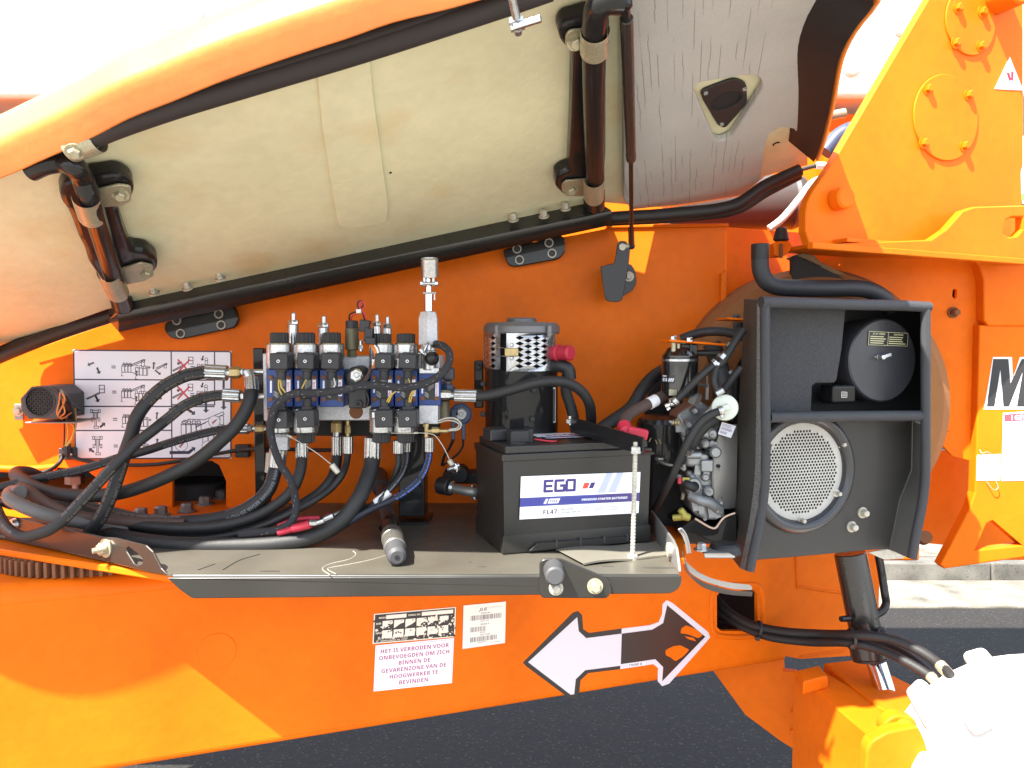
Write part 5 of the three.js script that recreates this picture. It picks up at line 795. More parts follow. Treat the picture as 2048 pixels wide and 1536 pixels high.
// ================================================================ instruction sticker on the wall
part(turntable, 'instruction_sticker', sh(W, [[146, 699], [463, 702], [463, 917], [150, 919]], 0.001, 4), printed(1910, 1330, (x, w, h) => {
  const N = '#1e1c3a'; x.fillStyle = '#eef0fa'; x.fillRect(0, 0, w, h); x.strokeStyle = N; x.lineJoin = 'round';
  const ln = (lw, ...p) => { x.lineWidth = lw * (lw < 12 ? 1.7 : 1.25); x.beginPath(); p.forEach(([a, b], i) => i ? x.lineTo(a, b) : x.moveTo(a, b)); x.stroke(); };
  const rc = (a, b, c, d, lw = 5) => { x.lineWidth = lw * 1.6; x.strokeRect(a, b, c, d); };
  x.lineWidth = 16; x.beginPath(); x.roundRect(8, 8, w - 16, h - 16, 26); x.stroke();
  ln(12, [1183, 0], [1183, h]); for (const y of [360, 685, 978]) ln(12, [0, y], [y === 685 ? 1705 : 1183, y]); ln(12, [1183, 360], [1705, 360], [1705, 665], [1183, 665]); ln(12, [1705, 0], [1705, 190]);
  const eq = (a, b, s = 52) => { x.fillStyle = N; x.fillRect(a, b, s, 11); x.fillRect(a, b + 22, s, 11); };
  const plus = (a, b) => { x.fillStyle = N; x.fillRect(a - 18, b - 5, 36, 10); x.fillRect(a - 5, b - 18, 10, 36); };
  const bank = (a, b, lever) => { x.strokeStyle = N; for (let i = 0; i < 3; i++) { rc(a + i * 38, b + 20, 34, 74, 5); ln(5, [a + i * 38, b + 20], [a + 14 + i * 38, b], [a + 48 + i * 38, b], [a + 34 + i * 38, b + 20]); x.beginPath(); x.arc(a + 26 + i * 38, b - 6, 12, 0, 7); x.stroke(); } ln(5, [a + 114, b + 94], [a + 160, b + 110]); for (let i = 0; i < 3; i++) { rc(a + 165 + i * 46, b + 40 + i * 2, 42, 86, 5); rc(a + 172 + i * 46, b + 10 + i * 3, 24, 30, 4); } rc(a + 300, b + 20, 12, 110, 4); ln(6, [a + 100, b + 10], [a + 260, b - 60], [a + 286, b - 60]); ln(5, [a + 110, b + 22], [a + 262, b - 40]); rc(a + 238, b - 50, 36, 70, 4); x.beginPath(); x.arc(a + 262, b - 44, 18, 0, 7); x.stroke(); arrowOn(x, a + 180, b + 140, a + 180, b + 70, 16, N); ln(4, [a + 6, b + 94], [a - 8, b + 138], [a + 20, b + 138]); ln(4, [a + 175, b + 130], [a + 158, b + 175], [a + 186, b + 175]); };
  const pumpRow = (a, b) => { plus(a - 60, b + 10); ln(6, [a + 20, b + 20], [a + 150, b - 44], [a + 158, b - 34], [a + 30, b + 34]); rc(a + 122, b - 30, 28, 44, 4); arrowOn(x, a - 8, b + 30, a, b - 60, 18, N); arrowOn(x, a + 10, b + 40, a + 80, b + 96, 18, N); };
  arrowOn(x, 250, 154, 170, 188, 22, '#55506a'); arrowOn(x, 286, 214, 316, 294, 24, N); eq(460, 190); bank(585, 175); pumpRow(975, 200);
  rc(310, 428, 62, 92, 6); ln(5, [310, 474], [372, 474]); ln(6, [150, 592], [300, 520], [310, 530], [160, 600]); arrowOn(x, 262, 556, 300, 636, 26, N); eq(464, 494); bank(578, 485); pumpRow(985, 500);
  for (const b of [720, 1045]) { const o = b > 900 ? 18 : 0; rc(200 + o, b + 5, 24, 36); rc(294 + o, b + 5, 24, 36); rc(226 + o, b + 12, 66, 26); ln(6, [234 + o, b + 40], [234 + o, b + 120]); ln(6, [284 + o, b + 40], [284 + o, b + 120]); rc(206 + o, b + 104, 22, 40); rc(290 + o, b + 104, 22, 40); rc(250 + o, b + 40, 18, 166); rc(238 + o, b + 206, 54, 24); eq(b > 900 ? 474 : 470, b + 106); bank(585, b + 80); plus(920, b + 130); arrowOn(x, 1000, b + 120, 1008, b + 30, 18, N); ln(5, [1000, b + 130], [1140, b + 70], [1150, b + 84]); }
  arrowOn(x, 310, 940, 376, 884, 26, N); arrowOn(x, 232, 1240, 170, 1196, 26, N);
  // right hand side
  for (const [a, b] of [[1280, 180], [1275, 510]]) { x.strokeStyle = '#d9aeb6'; x.strokeStyle = N; rc(a + 110, b - 100, 56, 84, 5); ln(5, [a + 110, b - 58], [a + 166, b - 58]); ln(6, [a - 80, b + 62], [a + 60, b - 10], [a + 66, b + 2], [a - 74, b + 74], [a - 80, b + 62]); arrowOn(x, a + 30, b - 40, a - 30, b - 14, 20, N); x.strokeStyle = '#c2283c'; ln(16, [a - 20, b - 72], [a + 128, b + 88]); ln(16, [a + 128, b - 72], [a - 20, b + 88]); x.strokeStyle = N; eq(a + 134, b + 10); for (let i = 0; i < 3; i++) { rc(a + 212 + i * 44, b + 14, 40, 70, 5); rc(a + 218 + i * 44, b - 14, 26, 26, 4); } x.fillStyle = '#c2283c'; x.fillRect(a + 250, b - 2, 34, 10); rc(a + 312, b - 60, 30, 84, 4); x.beginPath(); x.arc(a + 326, b - 74, 18, 0, 7); x.stroke(); arrowOn(x, a + 290, b - 118, a + 272, b - 56, 18, N); }
  x.lineWidth = 28; x.beginPath(); x.moveTo(1684, 186); x.quadraticCurveTo(1815, 180, 1815, 260); x.lineTo(1815, 690); x.stroke(); arrowOn(x, 1815, 600, 1815, 726, 30, N);
  arrowOn(x, 1600, 630, 1600, 764, 30, N); x.lineWidth = 28; x.beginPath(); x.moveTo(1150, 722); x.quadraticCurveTo(1390, 690, 1420, 760); x.stroke(); arrowOn(x, 1400, 730, 1470, 784, 28, N); ln(30, [1155, 1252], [1390, 1252], [1430, 1220]); arrowOn(x, 1390, 1250, 1470, 1190, 28, N);
  for (let i = 0; i < 4; i++) { rc(1298 + i * 62, 900, 56, 140, 5); rc(1308 + i * 62, 870, 40, 40, 4); x.beginPath(); x.arc(1340 + i * 56, 880 - 6, 22, 0, 7); x.stroke(); rc(1560 + i * 70, 1030, 60, 120, 4); } ln(5, [1300, 880], [1400, 840], [1580, 850], [1810, 750], [1820, 780], [1590, 880]); ln(8, [1600, 880], [1470, 940]); rc(1770, 800, 44, 110, 5);
  for (const [a, b, r] of [[1700, 870, 66], [1300, 1160, 70], [1620, 1180, 66]]) { x.strokeStyle = '#8c8898'; x.lineWidth = 16; x.beginPath(); x.arc(a, b, r, 0, 7); x.stroke(); x.fillStyle = '#eef0fa'; x.fill(); x.strokeStyle = '#c2283c'; ln(7, [a - 30, b + 20], [a + 20, b - 22]); x.strokeStyle = N; ln(5, [a - 20, b + 34], [a + 34, b - 30]); }
}), 'white pictogram sticker with navy grid lines and two red crosses');
// reversing alarm
{
  const t = thing('warning_buzzer', 'black octagonal buzzer with a lattice grille on the sunlit wall at left', 'buzzer');
  const f = flat(1.70), o = [[40, 797], [62, 773], [98, 773], [119, 790], [120, 838], [56, 838], [42, 822]].map(([x, y]) => f.uv(x, y));
  const gc = f.uv(80, 803), hole = circ(gc[0], gc[1], 0.030, 30);
  part(t, 'housing', [plate(f, o, -0.012, 0, { r: 0.003, holes: [hole], bevel: 0.002 }), plate(f, o, -0.10, -0.014, { r: 0.003, bevel: 0.002 })], M.plasticGrey);
  part(t, 'grille', [...[-4, -3, -2, -1, 0, 1, 2, 3, 4].flatMap((i) => { const d = i * 0.0068, hl = Math.sqrt(0.03 * 0.03 - d * d) * 0.98; return [1, -1].map((s) => { const c0 = f.w(gc[0] + d * 0.7, gc[1] + s * d * 0.7, -0.003), dd = V(0.7 * 1, -s * 0.7, 0).multiplyScalar(hl); return bar(c0.clone().sub(dd), c0.clone().add(dd), 0.0018, 0.002, V(0, 0, 1), 0); }); }), lathe(f.w(gc[0], gc[1], -0.004), V(0, 0, 1), [[0.0295, 0], [0.033, 0], [0.033, 0.005], [0.0295, 0.005], [0.0295, 0]], 36)], M.plastic);
  part(t, 'bracket', [plate(H(U(30, 840, 1.76).y), [[-1.035, 0.215], [-0.93, 0.215], [-0.93, 0.305], [-1.035, 0.305]].map(([a, b]) => [a, b]), -0.003, 0), pbox(28, 808, 46, 840, 1.795, 0.006, 0.001)], M.steelGrey);
  part(t, 'bracket_bolt', bolt(U(37, 822, 1.785), V(0, 0, 1), 0.008, 0.006), M.galv);
  const wr = (l, m) => part(t, 'wire', tube(l.map((p) => U(...p)), 0.0016, 30, 8), m);
  wr([[124, 788, 1.70], [130, 800, 1.68], [122, 818, 1.67], [116, 832, 1.67], [126, 836, 1.68], [136, 830, 1.70], [148, 822, 1.74]], M.wireOrange); wr([[128, 790, 1.70], [126, 808, 1.675], [130, 824, 1.67], [120, 834, 1.68]], M.wireOrange); wr([[120, 786, 1.70], [118, 806, 1.67], [114, 826, 1.67], [124, 838, 1.69]], M.wireOrange);
  wr([[132, 840, 1.75], [136, 856, 1.76], [134, 880, 1.77], [130, 892, 1.77]], M.wireYellow); wr([[138, 840, 1.75], [148, 856, 1.76], [142, 878, 1.77], [132, 892, 1.77]], M.wireYellow); wr([[128, 838, 1.74], [129, 860, 1.77], [128, 892, 1.77]], M.rubber); wr([[150, 815, 1.74], [152, 850, 1.76], [142, 880, 1.77], [134, 892, 1.77]], M.wireYellow);
  part(t, 'connector_boot', [tube([[122, 785, 1.72], [132, 800, 1.70], [140, 815, 1.72], [142, 832, 1.74]].map((p) => U(...p)), 0.008, 20, 12), tube([[138, 805, 1.71], [148, 812, 1.74], [156, 818, 1.78]].map((p) => U(...p)), 0.005, 16, 10)], M.plastic);
}
// ================================================================ pump motor
{
  const t = thing('pump_motor', 'tall black electric pump motor with silver perforated guards behind the battery', 'motor');
  const D = 1.61, xc = 1043, s = S(D), y = (p) => U(xc, p, D).y, base = U(xc, 880, D), up = V(0, 1, 0);
  const at = (p) => V(base.x, y(p), base.z);
  part(t, 'motor_body', cyl(V(base.x, TY, base.z), at(737), 73 * s, 73 * s, 56, 0.002), M.black);
  part(t, 'dark_core', cyl(at(737), at(668), 60 * s, 60 * s, 40), M.darkGap);  // near-black cylinder filling the space behind the guards
  part(t, 'end_cap', [lathe(at(668), up, [[74 * s, 0], [76 * s, 0.003], [76 * s, 0.014], [70 * s, 0.022], [0.02, 0.024]], 56), lathe(at(647), up, [[30 * s, 0], [30 * s, 0.008], [27 * s, 0.011], [0, 0.011]], 40)], M.capGrey);
  const Rg = 75.5 * s;
  const guard = (a0, a1, cols, p0, p1) => {
    const hol = []; cols.forEach(([a, odd]) => { for (let k = 0; k < (odd ? 5 : 6); k++) { const py = 676 + k * 10.85 + (odd ? 5.4 : 0); const cu = a * Rg, cv = y(py); hol.push([[cu - 8.2 * s, cv], [cu, cv - 4.2 * s], [cu + 8.2 * s, cv], [cu, cv + 4.2 * s]]); } });
    const f = new Frame(V(0, 0, 0), V(1, 0, 0), V(0, 0, 1)); const out = []; const n = 24;
    for (let i = 0; i <= n; i++) out.push([(a0 + (a1 - a0) * i / n) * Rg, y(p1)]); for (let i = n; i >= 0; i--) out.push([(a0 + (a1 - a0) * i / n) * Rg, y(p0)]);
    const g = plate(f, out, -0.0007, 0.0007, { holes: hol, bevel: 0 }), p = g.attributes.position;
    for (let i = 0; i < p.count; i++) { const th = p.getX(i) / Rg, r = Rg + p.getZ(i); p.setXYZ(i, base.x + r * Math.sin(th), p.getY(i), base.z + r * Math.cos(th)); }
    g.computeVertexNormals(); return g;
  };
  part(t, 'guard', guard(-0.40, 1.02, [[-0.058, 0], [0.157, 1], [0.378, 0], [0.604, 1]], 667, 740), M.zinc, 'right perforated guard with diamond holes');
  part(t, 'guard', guard(-1.65, -0.58, [[-1.45, 1], [-1.24, 0], [-1.03, 1], [-0.83, 0]], 663, 737), M.zinc, 'left perforated guard with diamond holes');
  part(t, 'latch', [pbox(1009, 696, 1037, 713, 1.527, 0.008, 0.002)], M.brass);
  part(t, 'latch_wire', [tube([U(989, 694, 1.55), U(1000, 695, 1.535), U(1012, 697, 1.528)], 0.0008, 12, 6), tube([U(991, 712, 1.55), U(1000, 712, 1.535), U(1012, 713, 1.528)], 0.0008, 12, 6)], M.zinc);
  for (const [px, py] of [[1023, 690], [1023, 716]]) part(t, 'rivet', fcyl(px, py, 3.6, 1.533, 0.004), M.zinc);
  for (const px of [993, 1099]) part(t, 'cap_lug', [vcyl(px, 650, 668, 6, px > 1050 ? 1.55 : 1.555), pbox(px - 4, 664, px + 4, 673, px > 1050 ? 1.545 : 1.55, 0.01, 0.001)], M.capGrey);
  part(t, 'terminal_boot', [cyl(U(1104, 706, 1.57), U(1143, 706, 1.535), 0.0135, 0.0145, 28, 0.003), cyl(U(1114, 706, 1.56), U(1120, 706, 1.555), 0.0165, 0.0165, 28, 0.002)], M.red, 'red rubber terminal boot');
  part(t, 'cable_boot', [tube([U(1102, 733, 1.57), U(1122, 732, 1.555), U(1136, 738, 1.55), U(1140, 760, 1.55)], 0.0125, 30, 16)], M.plastic);
  part(t, 'motor_cable', [tube([U(1136, 738, 1.552), U(1132, 780, 1.56), U(1142, 815, 1.56), U(1150, 850, 1.56), U(1154, 880, 1.57)], 0.0105, 40, 14)], M.rubber);
  part(t, 'data_strip', [pbox(1104, 775, 1111, 845, 1.571, 0.002, 0.0)], M.white);
  part(t, 'data_strip_print', [pbox(1106, 778, 1110, 843, 1.5695, 0.001, 0.0)], M.plastic);
  part(t, 'mount_plate', [pbox(948, 721, 967, 816, 1.66, 0.012, 0.003)], M.black);
  for (const [px, py] of [[957, 735], [966, 768], [966, 828], [1065, 838], [1068, 780]]) part(t, 'body_screw', bolt(U(px, py, px > 1000 ? 1.538 : px < 960 ? 1.65 : 1.60), V(0, 0, 1), 0.006, 0.004, false), M.plastic);
  // lower pump pipe left of the battery
  const p = thing('suction_pipe', 'grey elbow pipe with a union nut on the tray left of the battery', 'pipe');
  part(p, 'elbow', tube([[906, 976, 1.60], [924, 980, 1.58], [945, 984, 1.57], [964, 984, 1.58]].map((q) => U(...q)), 0.0095, 30, 16), M.steelGrey);
  part(p, 'union_nut', [cyl(U(880, 970, 1.62), U(902, 974, 1.60), 0.018, 0.018, 26, 0.002)], M.plastic);
  part(p, 'collar', [cyl(U(900, 974, 1.602), U(908, 976, 1.60), 0.0145, 0.0145, 8, 0.001), cyl(U(944, 970, 1.58), U(950, 998, 1.58), 0.006)], M.zinc);
  part(p, 'pump_base', [pbox(885, 946, 960, 968, 1.68, 0.06, 0.004), fcyl(920, 950, 16, 1.66, 0.05)], M.blackMatte);
}
// ================================================================ battery
const BO = onY(1006, 1108, TY + 0.002);
const BF = yawed(BO, 18);
{
  const t = thing('starter_battery', 'black starter battery with a white and purple printed label on the tray', 'battery');
  const w = 0.279, d = 0.175, h = 0.166, tp = 0.004;
  const rect = (i, y) => [[i, -i], [w - i, -i], [w - i, -d + i], [i, -d + i], [i, -i]].map(([u, n]) => BF.w(u, y, n));
  const solid = (secs) => { const rows = secs.map(([i, y]) => rect(i, y)); const g = []; for (let k = 0; k < 4; k++) g.push(loft(rows.map((r) => [r[k], r[k + 1]]))); return g; };
  part(t, 'case', [...solid([[0.001, 0], [0.0, 0.002], [0.0005, 0.03], [0.0032, 0.031], [0.0005, h - 0.002], [0.002, h]]), plate(new Frame(BF.o, BF.ex, V(0, 1, 0)), [[0, 0], [w, 0], [w, d], [0, d]], 0, 0.001, { bevel: 0 })], M.battery);
  const top = new Frame(BF.w(0, 0, 0), BF.ex, V(0, 1, 0));
  part(t, 'lid', [plate(top, rounded([[-0.002, -0.002], [w + 0.002, -0.002], [w + 0.002, d + 0.002], [-0.002, d + 0.002]], 0.003), h - 0.008, h + 0.004, { bevel: 0.0015, seg: 2 }), plate(top, rounded([[0.006, 0.004], [w - 0.004, 0.004], [w - 0.004, d - 0.004], [0.006, d - 0.004]], 0.004), h + 0.004, h + 0.017, { bevel: 0.0015, seg: 2 })], M.battery);
  part(t, 'foot_ledge', [plate(new Frame(BF.w(0, 0, 0), BF.ex, BF.n), [[0.045, 0.003], [0.235, 0.003], [0.240, 0.014], [0.06, 0.016]], 0, 0.008, { bevel: 0.001 })], M.battery);
  for (let i = 0; i < 4; i++) part(t, 'foot_rib', box(V(0, 0, 0), 0.003, 0.012, 0.011, 0.001).applyMatrix4(new Frame(BF.w(0.095 + i * 0.045, 0.012, 0.0035), BF.ex, BF.n).mat()), M.plasticGrey);
  part(t, 'label', sh(BF, [[1042, 953], [1281, 944], [1277, 1026], [1039, 1039]], 0.0012, 4), printed(1536, 580, (x, W2, H2) => {
    x.fillStyle = '#fafafc'; x.fillRect(0, 0, W2, H2); x.fillStyle = '#bcc3de'; for (const a of [1000, 1140]) { x.beginPath(); x.moveTo(a + 80, 0); x.lineTo(a + 170, 0); x.lineTo(a + 75, 270); x.lineTo(a - 30, 270); x.fill(); }
    const P = '#3b2a78'; x.lineWidth = 36; x.strokeStyle = P; x.lineJoin = 'round';
    const ln = (...p) => { x.beginPath(); p.forEach(([a, b], i) => i ? x.lineTo(a, b) : x.moveTo(a, b)); x.stroke(); };
    ln([405, 75], [300, 75], [300, 215], [405, 215]); ln([300, 145], [395, 145]); ln([545, 75], [435, 75], [435, 215], [545, 215], [545, 145], [490, 145]); ln([575, 75], [675, 75], [675, 215], [575, 215], [575, 75]);
    x.fillStyle = '#d94a3c'; x.beginPath(); x.moveTo(800, 120); x.lineTo(870, 120); x.lineTo(845, 200); x.lineTo(775, 200); x.fill(); x.fillStyle = P; x.beginPath(); x.moveTo(888, 120); x.lineTo(945, 120); x.lineTo(915, 200); x.lineTo(860, 200); x.fill();
    x.fillStyle = '#3a3f94'; x.fillRect(0, 290, W2, 122); x.fillStyle = '#46377c'; x.fillRect(980, 290, W2 - 980, 122); x.strokeStyle = '#6a68ae'; x.lineWidth = 3; x.beginPath(); x.roundRect(280, 305, 830, 92, 46); x.stroke();
    x.fillStyle = '#f4f4fa'; x.beginPath(); x.moveTo(318, 318); x.lineTo(350, 318); x.lineTo(325, 384); x.lineTo(290, 384); x.fill(); x.beginPath(); x.moveTo(365, 318); x.lineTo(500, 318); x.lineTo(476, 384); x.lineTo(342, 384); x.fill(); say(x, 'Flex', 372, 368, 48, P, 'bold');
    say(x, 'PREMIUM STARTER BATTERIES', 770, 368, 42, '#ffffff', 'bold', 'sans-serif', 'left', 1.0, 0.25); say(x, 'FL47', 285, 528, 84, '#2c2648', 'bold'); say(x, '560 618 060', 510, 484, 30, '#4a4e64', 'bold'); say(x, '12V 60Ah 600A EN', 510, 526, 30, '#4a4e64', 'bold');
    for (let i = 0; i < 3; i++) for (const a of [790, 945, 1160]) { x.fillStyle = '#8d94b0'; x.fillRect(a, 462 + i * 22, 90 + 40 * rnd(), 8); }
  }), 'white label with purple lettering and a blue band');
  part(t, 'top_label', sheet(top, [[0.10, d - 0.02], [0.20, d - 0.02], [0.215, 0.075], [0.10, 0.075]], h + 0.0185, 3), printed(512, 400, (x, W2, H2) => { x.fillStyle = '#eef0f6'; x.fillRect(0, 0, W2, H2); x.fillStyle = '#3a3f94'; x.fillRect(0, 250, W2, 70); x.fillRect(0, 376, W2, 24); x.fillStyle = '#d94a3c'; x.fillRect(360, 120, 70, 60); say(x, 'EGO', 110, 200, 130, '#43337e', 'bold'); }));
  part(t, 'terminal_cover', [obox(top.w(0.045, 0.055, h + 0.028), BF.ex, V(0, 1, 0), 0.035, 0.022, 0.03, 0.003), obox(top.w(0.066, 0.06, h + 0.027), BF.ex, V(0, 1, 0), 0.014, 0.026, 0.02, 0.003), cyl(top.w(0.042, 0.045, h + 0.016), top.w(0.042, 0.045, h + 0.02), 0.018, 0.018, 24), obox(top.w(0.02, 0.10, h + 0.028), BF.ex, V(0, 1, 0), 0.04, 0.022, 0.05, 0.004)], M.plastic);
  part(t, 'terminal_wire', tube([top.w(0.075, 0.05, h + 0.022), top.w(0.09, 0.035, h + 0.020), top.w(0.105, 0.03, h + 0.019), top.w(0.112, 0.04, h + 0.0195)], 0.0016, 20, 8), M.wireRed, 'thin red wire');
  part(t, 'terminal_wire', tube([top.w(0.095, 0.07, h + 0.022), top.w(0.10, 0.05, h + 0.020), top.w(0.11, 0.035, h + 0.0195)], 0.0014, 20, 8), M.rubber, 'thin black wire');
}
{
  const t = thing('battery_clamp', 'black angle iron and threaded rod holding the battery down', 'battery clamp');
  const a = U(1146, 850, 1.515), b = U(1287, 893, 1.33), dir = b.clone().sub(a).normalize(), side = dir.clone().cross(V(0, 1, 0)).normalize();
  const o2 = side.clone().multiplyScalar(-0.012);
  part(t, 'angle_iron', [bar(a, b, 0.030, 0.004), bar(a.clone().add(o2).add(V(0, -0.013, 0)), b.clone().add(o2).add(V(0, -0.013, 0)), 0.004, 0.024)], M.black);
  const rx = 1269, D = 1.335; const foot = onY(1265, 1124, TY), topP = U(1271, 884, 1.335); foot.z = topP.z; foot.x = U(1265, 1124, 1.335).x;
  const prof = [[0, 0]]; const Lr = topP.distanceTo(foot); for (let i = 0; i <= 70; i++) { prof.push([i % 2 ? 0.0043 : 0.0036, i / 70 * Lr]); } prof.push([0, Lr]);
  part(t, 'threaded_rod', lathe(foot, topP.clone().sub(foot), prof, 16), M.galv);
  part(t, 'nut', [...hex(U(1271, 902, 1.335), V(0, 1, 0), 0.0085, 0.0085), cyl(U(1271, 906, 1.335), U(1271, 902, 1.335), 0.0105, 0.0105, 22)], M.zinc, 'upper nut');
  part(t, 'nut', hex(foot, V(0, 1, 0), 0.0092, 0.0085), M.galv, 'lower nut');
  part(t, 'rear_nut', [...hex(U(1140, 846, 1.515), V(0, 1, 0), 0.008, 0.008), cyl(U(1140, 850, 1.515), U(1140, 832, 1.515), 0.0038)], M.zinc);
  const m = thing('rubber_mat', 'thin dusty rubber pad curling up under the threaded rod', 'pad');
  const g = []; const rows = []; for (let j = 0; j <= 1; j++) rows.push(Array.from({ length: 17 }, (_, i) => { const s = i / 16, A = onY(1112 + 200 * s, 1104 - 16 * s, TY), B = onY(1166 + 172 * s, 1133 - 20 * s, TY), p = j ? B : A; return V(p.x, TY + 0.003 + 0.009 * Math.abs(Math.sin(s * 3.2 + 0.2)) * Math.abs(s - 0.58) * 1.6, p.z); }));
  part(m, 'pad', [loft(rows), loft([rows[1], rows[1].map((p) => p.clone().add(V(0, -0.003, 0)))]), loft([rows[0], rows[0].map((p) => p.clone().add(V(0, -0.003, 0)))])], std(L(0.17, 0.16, 0.13), 0.8, 0, { map: dustTex }));
  const r = thing('terminal_boot', 'red rubber terminal cover at the right end of the battery', 'terminal cover');
  part(r, 'boot', [obox(U(1275, 866, 1.40), V(1, -0.22, 0.1), V(0, 1, 0), 0.036, 0.018, 0.022, 0.004), cyl(U(1247, 848, 1.42), U(1252, 866, 1.40), 0.012, 0.012, 22, 0.003), obox(U(1256, 860, 1.405), V(1, -0.22, 0), V(0, 1, 0), 0.02, 0.016, 0.02, 0.004)], M.red);
  const c = thing('battery_cable', 'thick black battery cables running from the red terminal cover up to the engine', 'cable');
  part(c, 'cable', tube([[1190, 866, 1.5], [1225, 842, 1.52], [1262, 815, 1.54], [1284, 780, 1.56], [1305, 755, 1.58], [1330, 738, 1.6]].map((p) => U(...p)), 0.0125, 50, 14), M.rubber, 'flat black cable against the wall');
  part(c, 'cable', tube([[1247, 850, 1.43], [1252, 836, 1.45], [1268, 822, 1.47], [1296, 808, 1.49], [1326, 792, 1.52], [1350, 775, 1.55]].map((p) => U(...p)), 0.0105, 50, 14), M.hoseBrown, 'brownish cable with a white band');
  part(c, 'marker_band', cyl(U(1297, 808, 1.49), U(1312, 800, 1.50), 0.0112, 0.0112, 20), M.white);
}

// ================================================================ radiator side panel with its foam trim and intake screen
const RD = yawed(U(1521, 760, 1.42), 18);
const rp = (x, y, o = 0) => RD.p(x, y, o);
{
  const t = thing('radiator_panel', 'black framed engine side panel with foam edges and a round perforated intake', 'engine panel');
  const trim = phy(L(0.042, 0.043, 0.048), 0.5, 0, { map: grime, bumpMap: grain, bumpScale: 0.0006 });
  const tr = (px, r, off = 0) => tube(px.map(([x, y]) => rp(x, y, off)), r, 70, 14);
  const Lf = [[1530, 606], [1530, 700], [1531, 820], [1531, 930], [1528, 985], [1519, 1048], [1508, 1100], [1499, 1142]];
  const Rt = [[1851, 614], [1851, 720], [1851, 850], [1850, 960], [1844, 1010], [1836, 1050], [1829, 1085], [1824, 1117]];
  part(t, 'foam_trim', tr(Lf, 0.0085), trim, 'left edge trim');
  part(t, 'foam_trim', tr(Rt, 0.0090), trim, 'right edge trim');
  part(t, 'foam_trim', tr([[1522, 604], [1600, 606], [1700, 609], [1800, 611], [1858, 614]], 0.0100), trim, 'top edge trim');
  part(t, 'foam_trim', tr([[1538, 834], [1640, 833], [1740, 832], [1846, 831]], 0.0098, -0.004), trim, 'middle cross trim');
  part(t, 'trim_rivet', [cyl(rp(1532, 613, 0.002), rp(1532, 613, 0.008), 0.004, 0.004, 14)], M.plastic);
  // side wall at left, foam faced
  const Lo = Lf.map(([x, y], i) => [x - 10 - (i > 3 ? (i - 3) * 1.2 : 0), y]);
  const back = [[1488, 598], [1484, 700], [1477, 820], [1468, 930], [1464, 985], [1461, 1048], [1459, 1090], [1461, 1112]];
  const fw = Lo.map(([x, y]) => rp(x, y, -0.002)), bw = back.map(([x, y], i) => U(x, y, 1.50 + 0.012 * i));
  const mid = fw.map((p, i) => p.clone().lerp(bw[i], 0.18));
  part(t, 'side_wall', [loft([mid, bw]), loft([[rp(1520, 598, 0), bw[0]], [rp(1850, 606, 0), rp(1850, 606, -0.1)]])], phy(L(0.06, 0.056, 0.05), 0.6, 0, { map: dustTex }));
  const speck = dataTex(256, (u, v, i, j) => { const s = hash(i, j, 201); const k = s > 0.55 ? 0.75 : 0.25 + 0.4 * s; return [k, k, k * 0.98]; }, 5);
  part(t, 'foam_edge', [loft([fw.map((p, i) => p.clone().lerp(Lf[i] ? rp(Lf[i][0] - 7, Lf[i][1], 0.001) : p, 1)), mid])], std(L(0.30, 0.295, 0.285), 0.95, 0, { map: speck, bumpMap: speck, bumpScale: 0.003 }));
  part(t, 'rear_wall', [loft([bw.map((p) => p.clone()), bw.map((p) => p.clone().add(V(0.05, 0, -0.05)))])], M.blackMatte);
  // upper bay
  part(t, 'bay_back', [pl(RD, [[1524, 600], [1858, 606], [1858, 842], [1524, 842]], -0.13, -0.12, { bevel: 0 })], M.blackMatte);
  part(t, 'foam_sheet', [pl(RD, [[1534, 606], [1693, 608], [1690, 640], [1684, 700], [1674, 760, 0.006], [1668, 766], [1632, 766, 0.006], [1625, 772, 0.006], [1622, 838], [1534, 838]], -0.062, -0.045, { bevel: 0.002 })], std(L(0.062, 0.061, 0.064), 0.95, 0, { map: dataTex(256, (u, v, i, j) => 0.6 + 0.5 * hash(i, j, 91) + 0.2 * (fbm(u, v, 6, 3, 92) - 0.5), 3), bumpMap: grain, bumpScale: 0.0016 }));
  part(t, 'bay_wall', [loft([[rp(1846, 612, -0.002), rp(1846, 840, -0.002)], [rp(1846, 612, -0.14), rp(1846, 840, -0.14)]]), loft([[rp(1530, 612, -0.004), rp(1850, 616, -0.004)], [rp(1530, 612, -0.14), rp(1850, 616, -0.14)]]), loft([[rp(1534, 842, -0.01), rp(1850, 842, -0.01)], [rp(1534, 838, -0.14), rp(1850, 838, -0.14)]])], M.blackMatte);
  // lower moulded plate
  const P0 = -0.055, pc = RD.uv(1605, 944, P0), R0 = 0.0955;
  part(t, 'moulded_plate', [pl(RD, [[1856, 838], [1852, 960], [1836, 1060], [1815, 1112], [1775, 1098], [1740, 1100], [1590, 1114], [1488, 1122], [1490, 1040], [1502, 960], [1502, 838]], P0 - 0.006, P0, { holes: [circ(pc[0], pc[1], R0 - 0.003, 48)], bevel: 0.001 })], phy(L(0.036, 0.034, 0.032), 0.5, 0, { map: dustTex, clearcoat: 0.1 }));
  const ringP = []; for (let i = 0; i <= 60; i++) { const a = i / 60 * 2 * Math.PI; ringP.push(RD.w(pc[0] + Math.cos(a) * (R0 + 0.010), pc[1] + Math.sin(a) * (R0 + 0.010), P0 - 0.001)); }
  part(t, 'moulded_ring', tube(ringP, 0.012, 120, 14), phy(L(0.03, 0.03, 0.033), 0.38, 0, { clearcoat: 0.3 }));
  const inn = Rt.slice(2).map(([x, y]) => rp(x - 6, y, -0.001)), inb = [[1826, 842], [1824, 940], [1800, 1000], [1792, 1040], [1786, 1070], [1780, 1098]].map(([x, y]) => rp(x, y, P0 + 0.001));
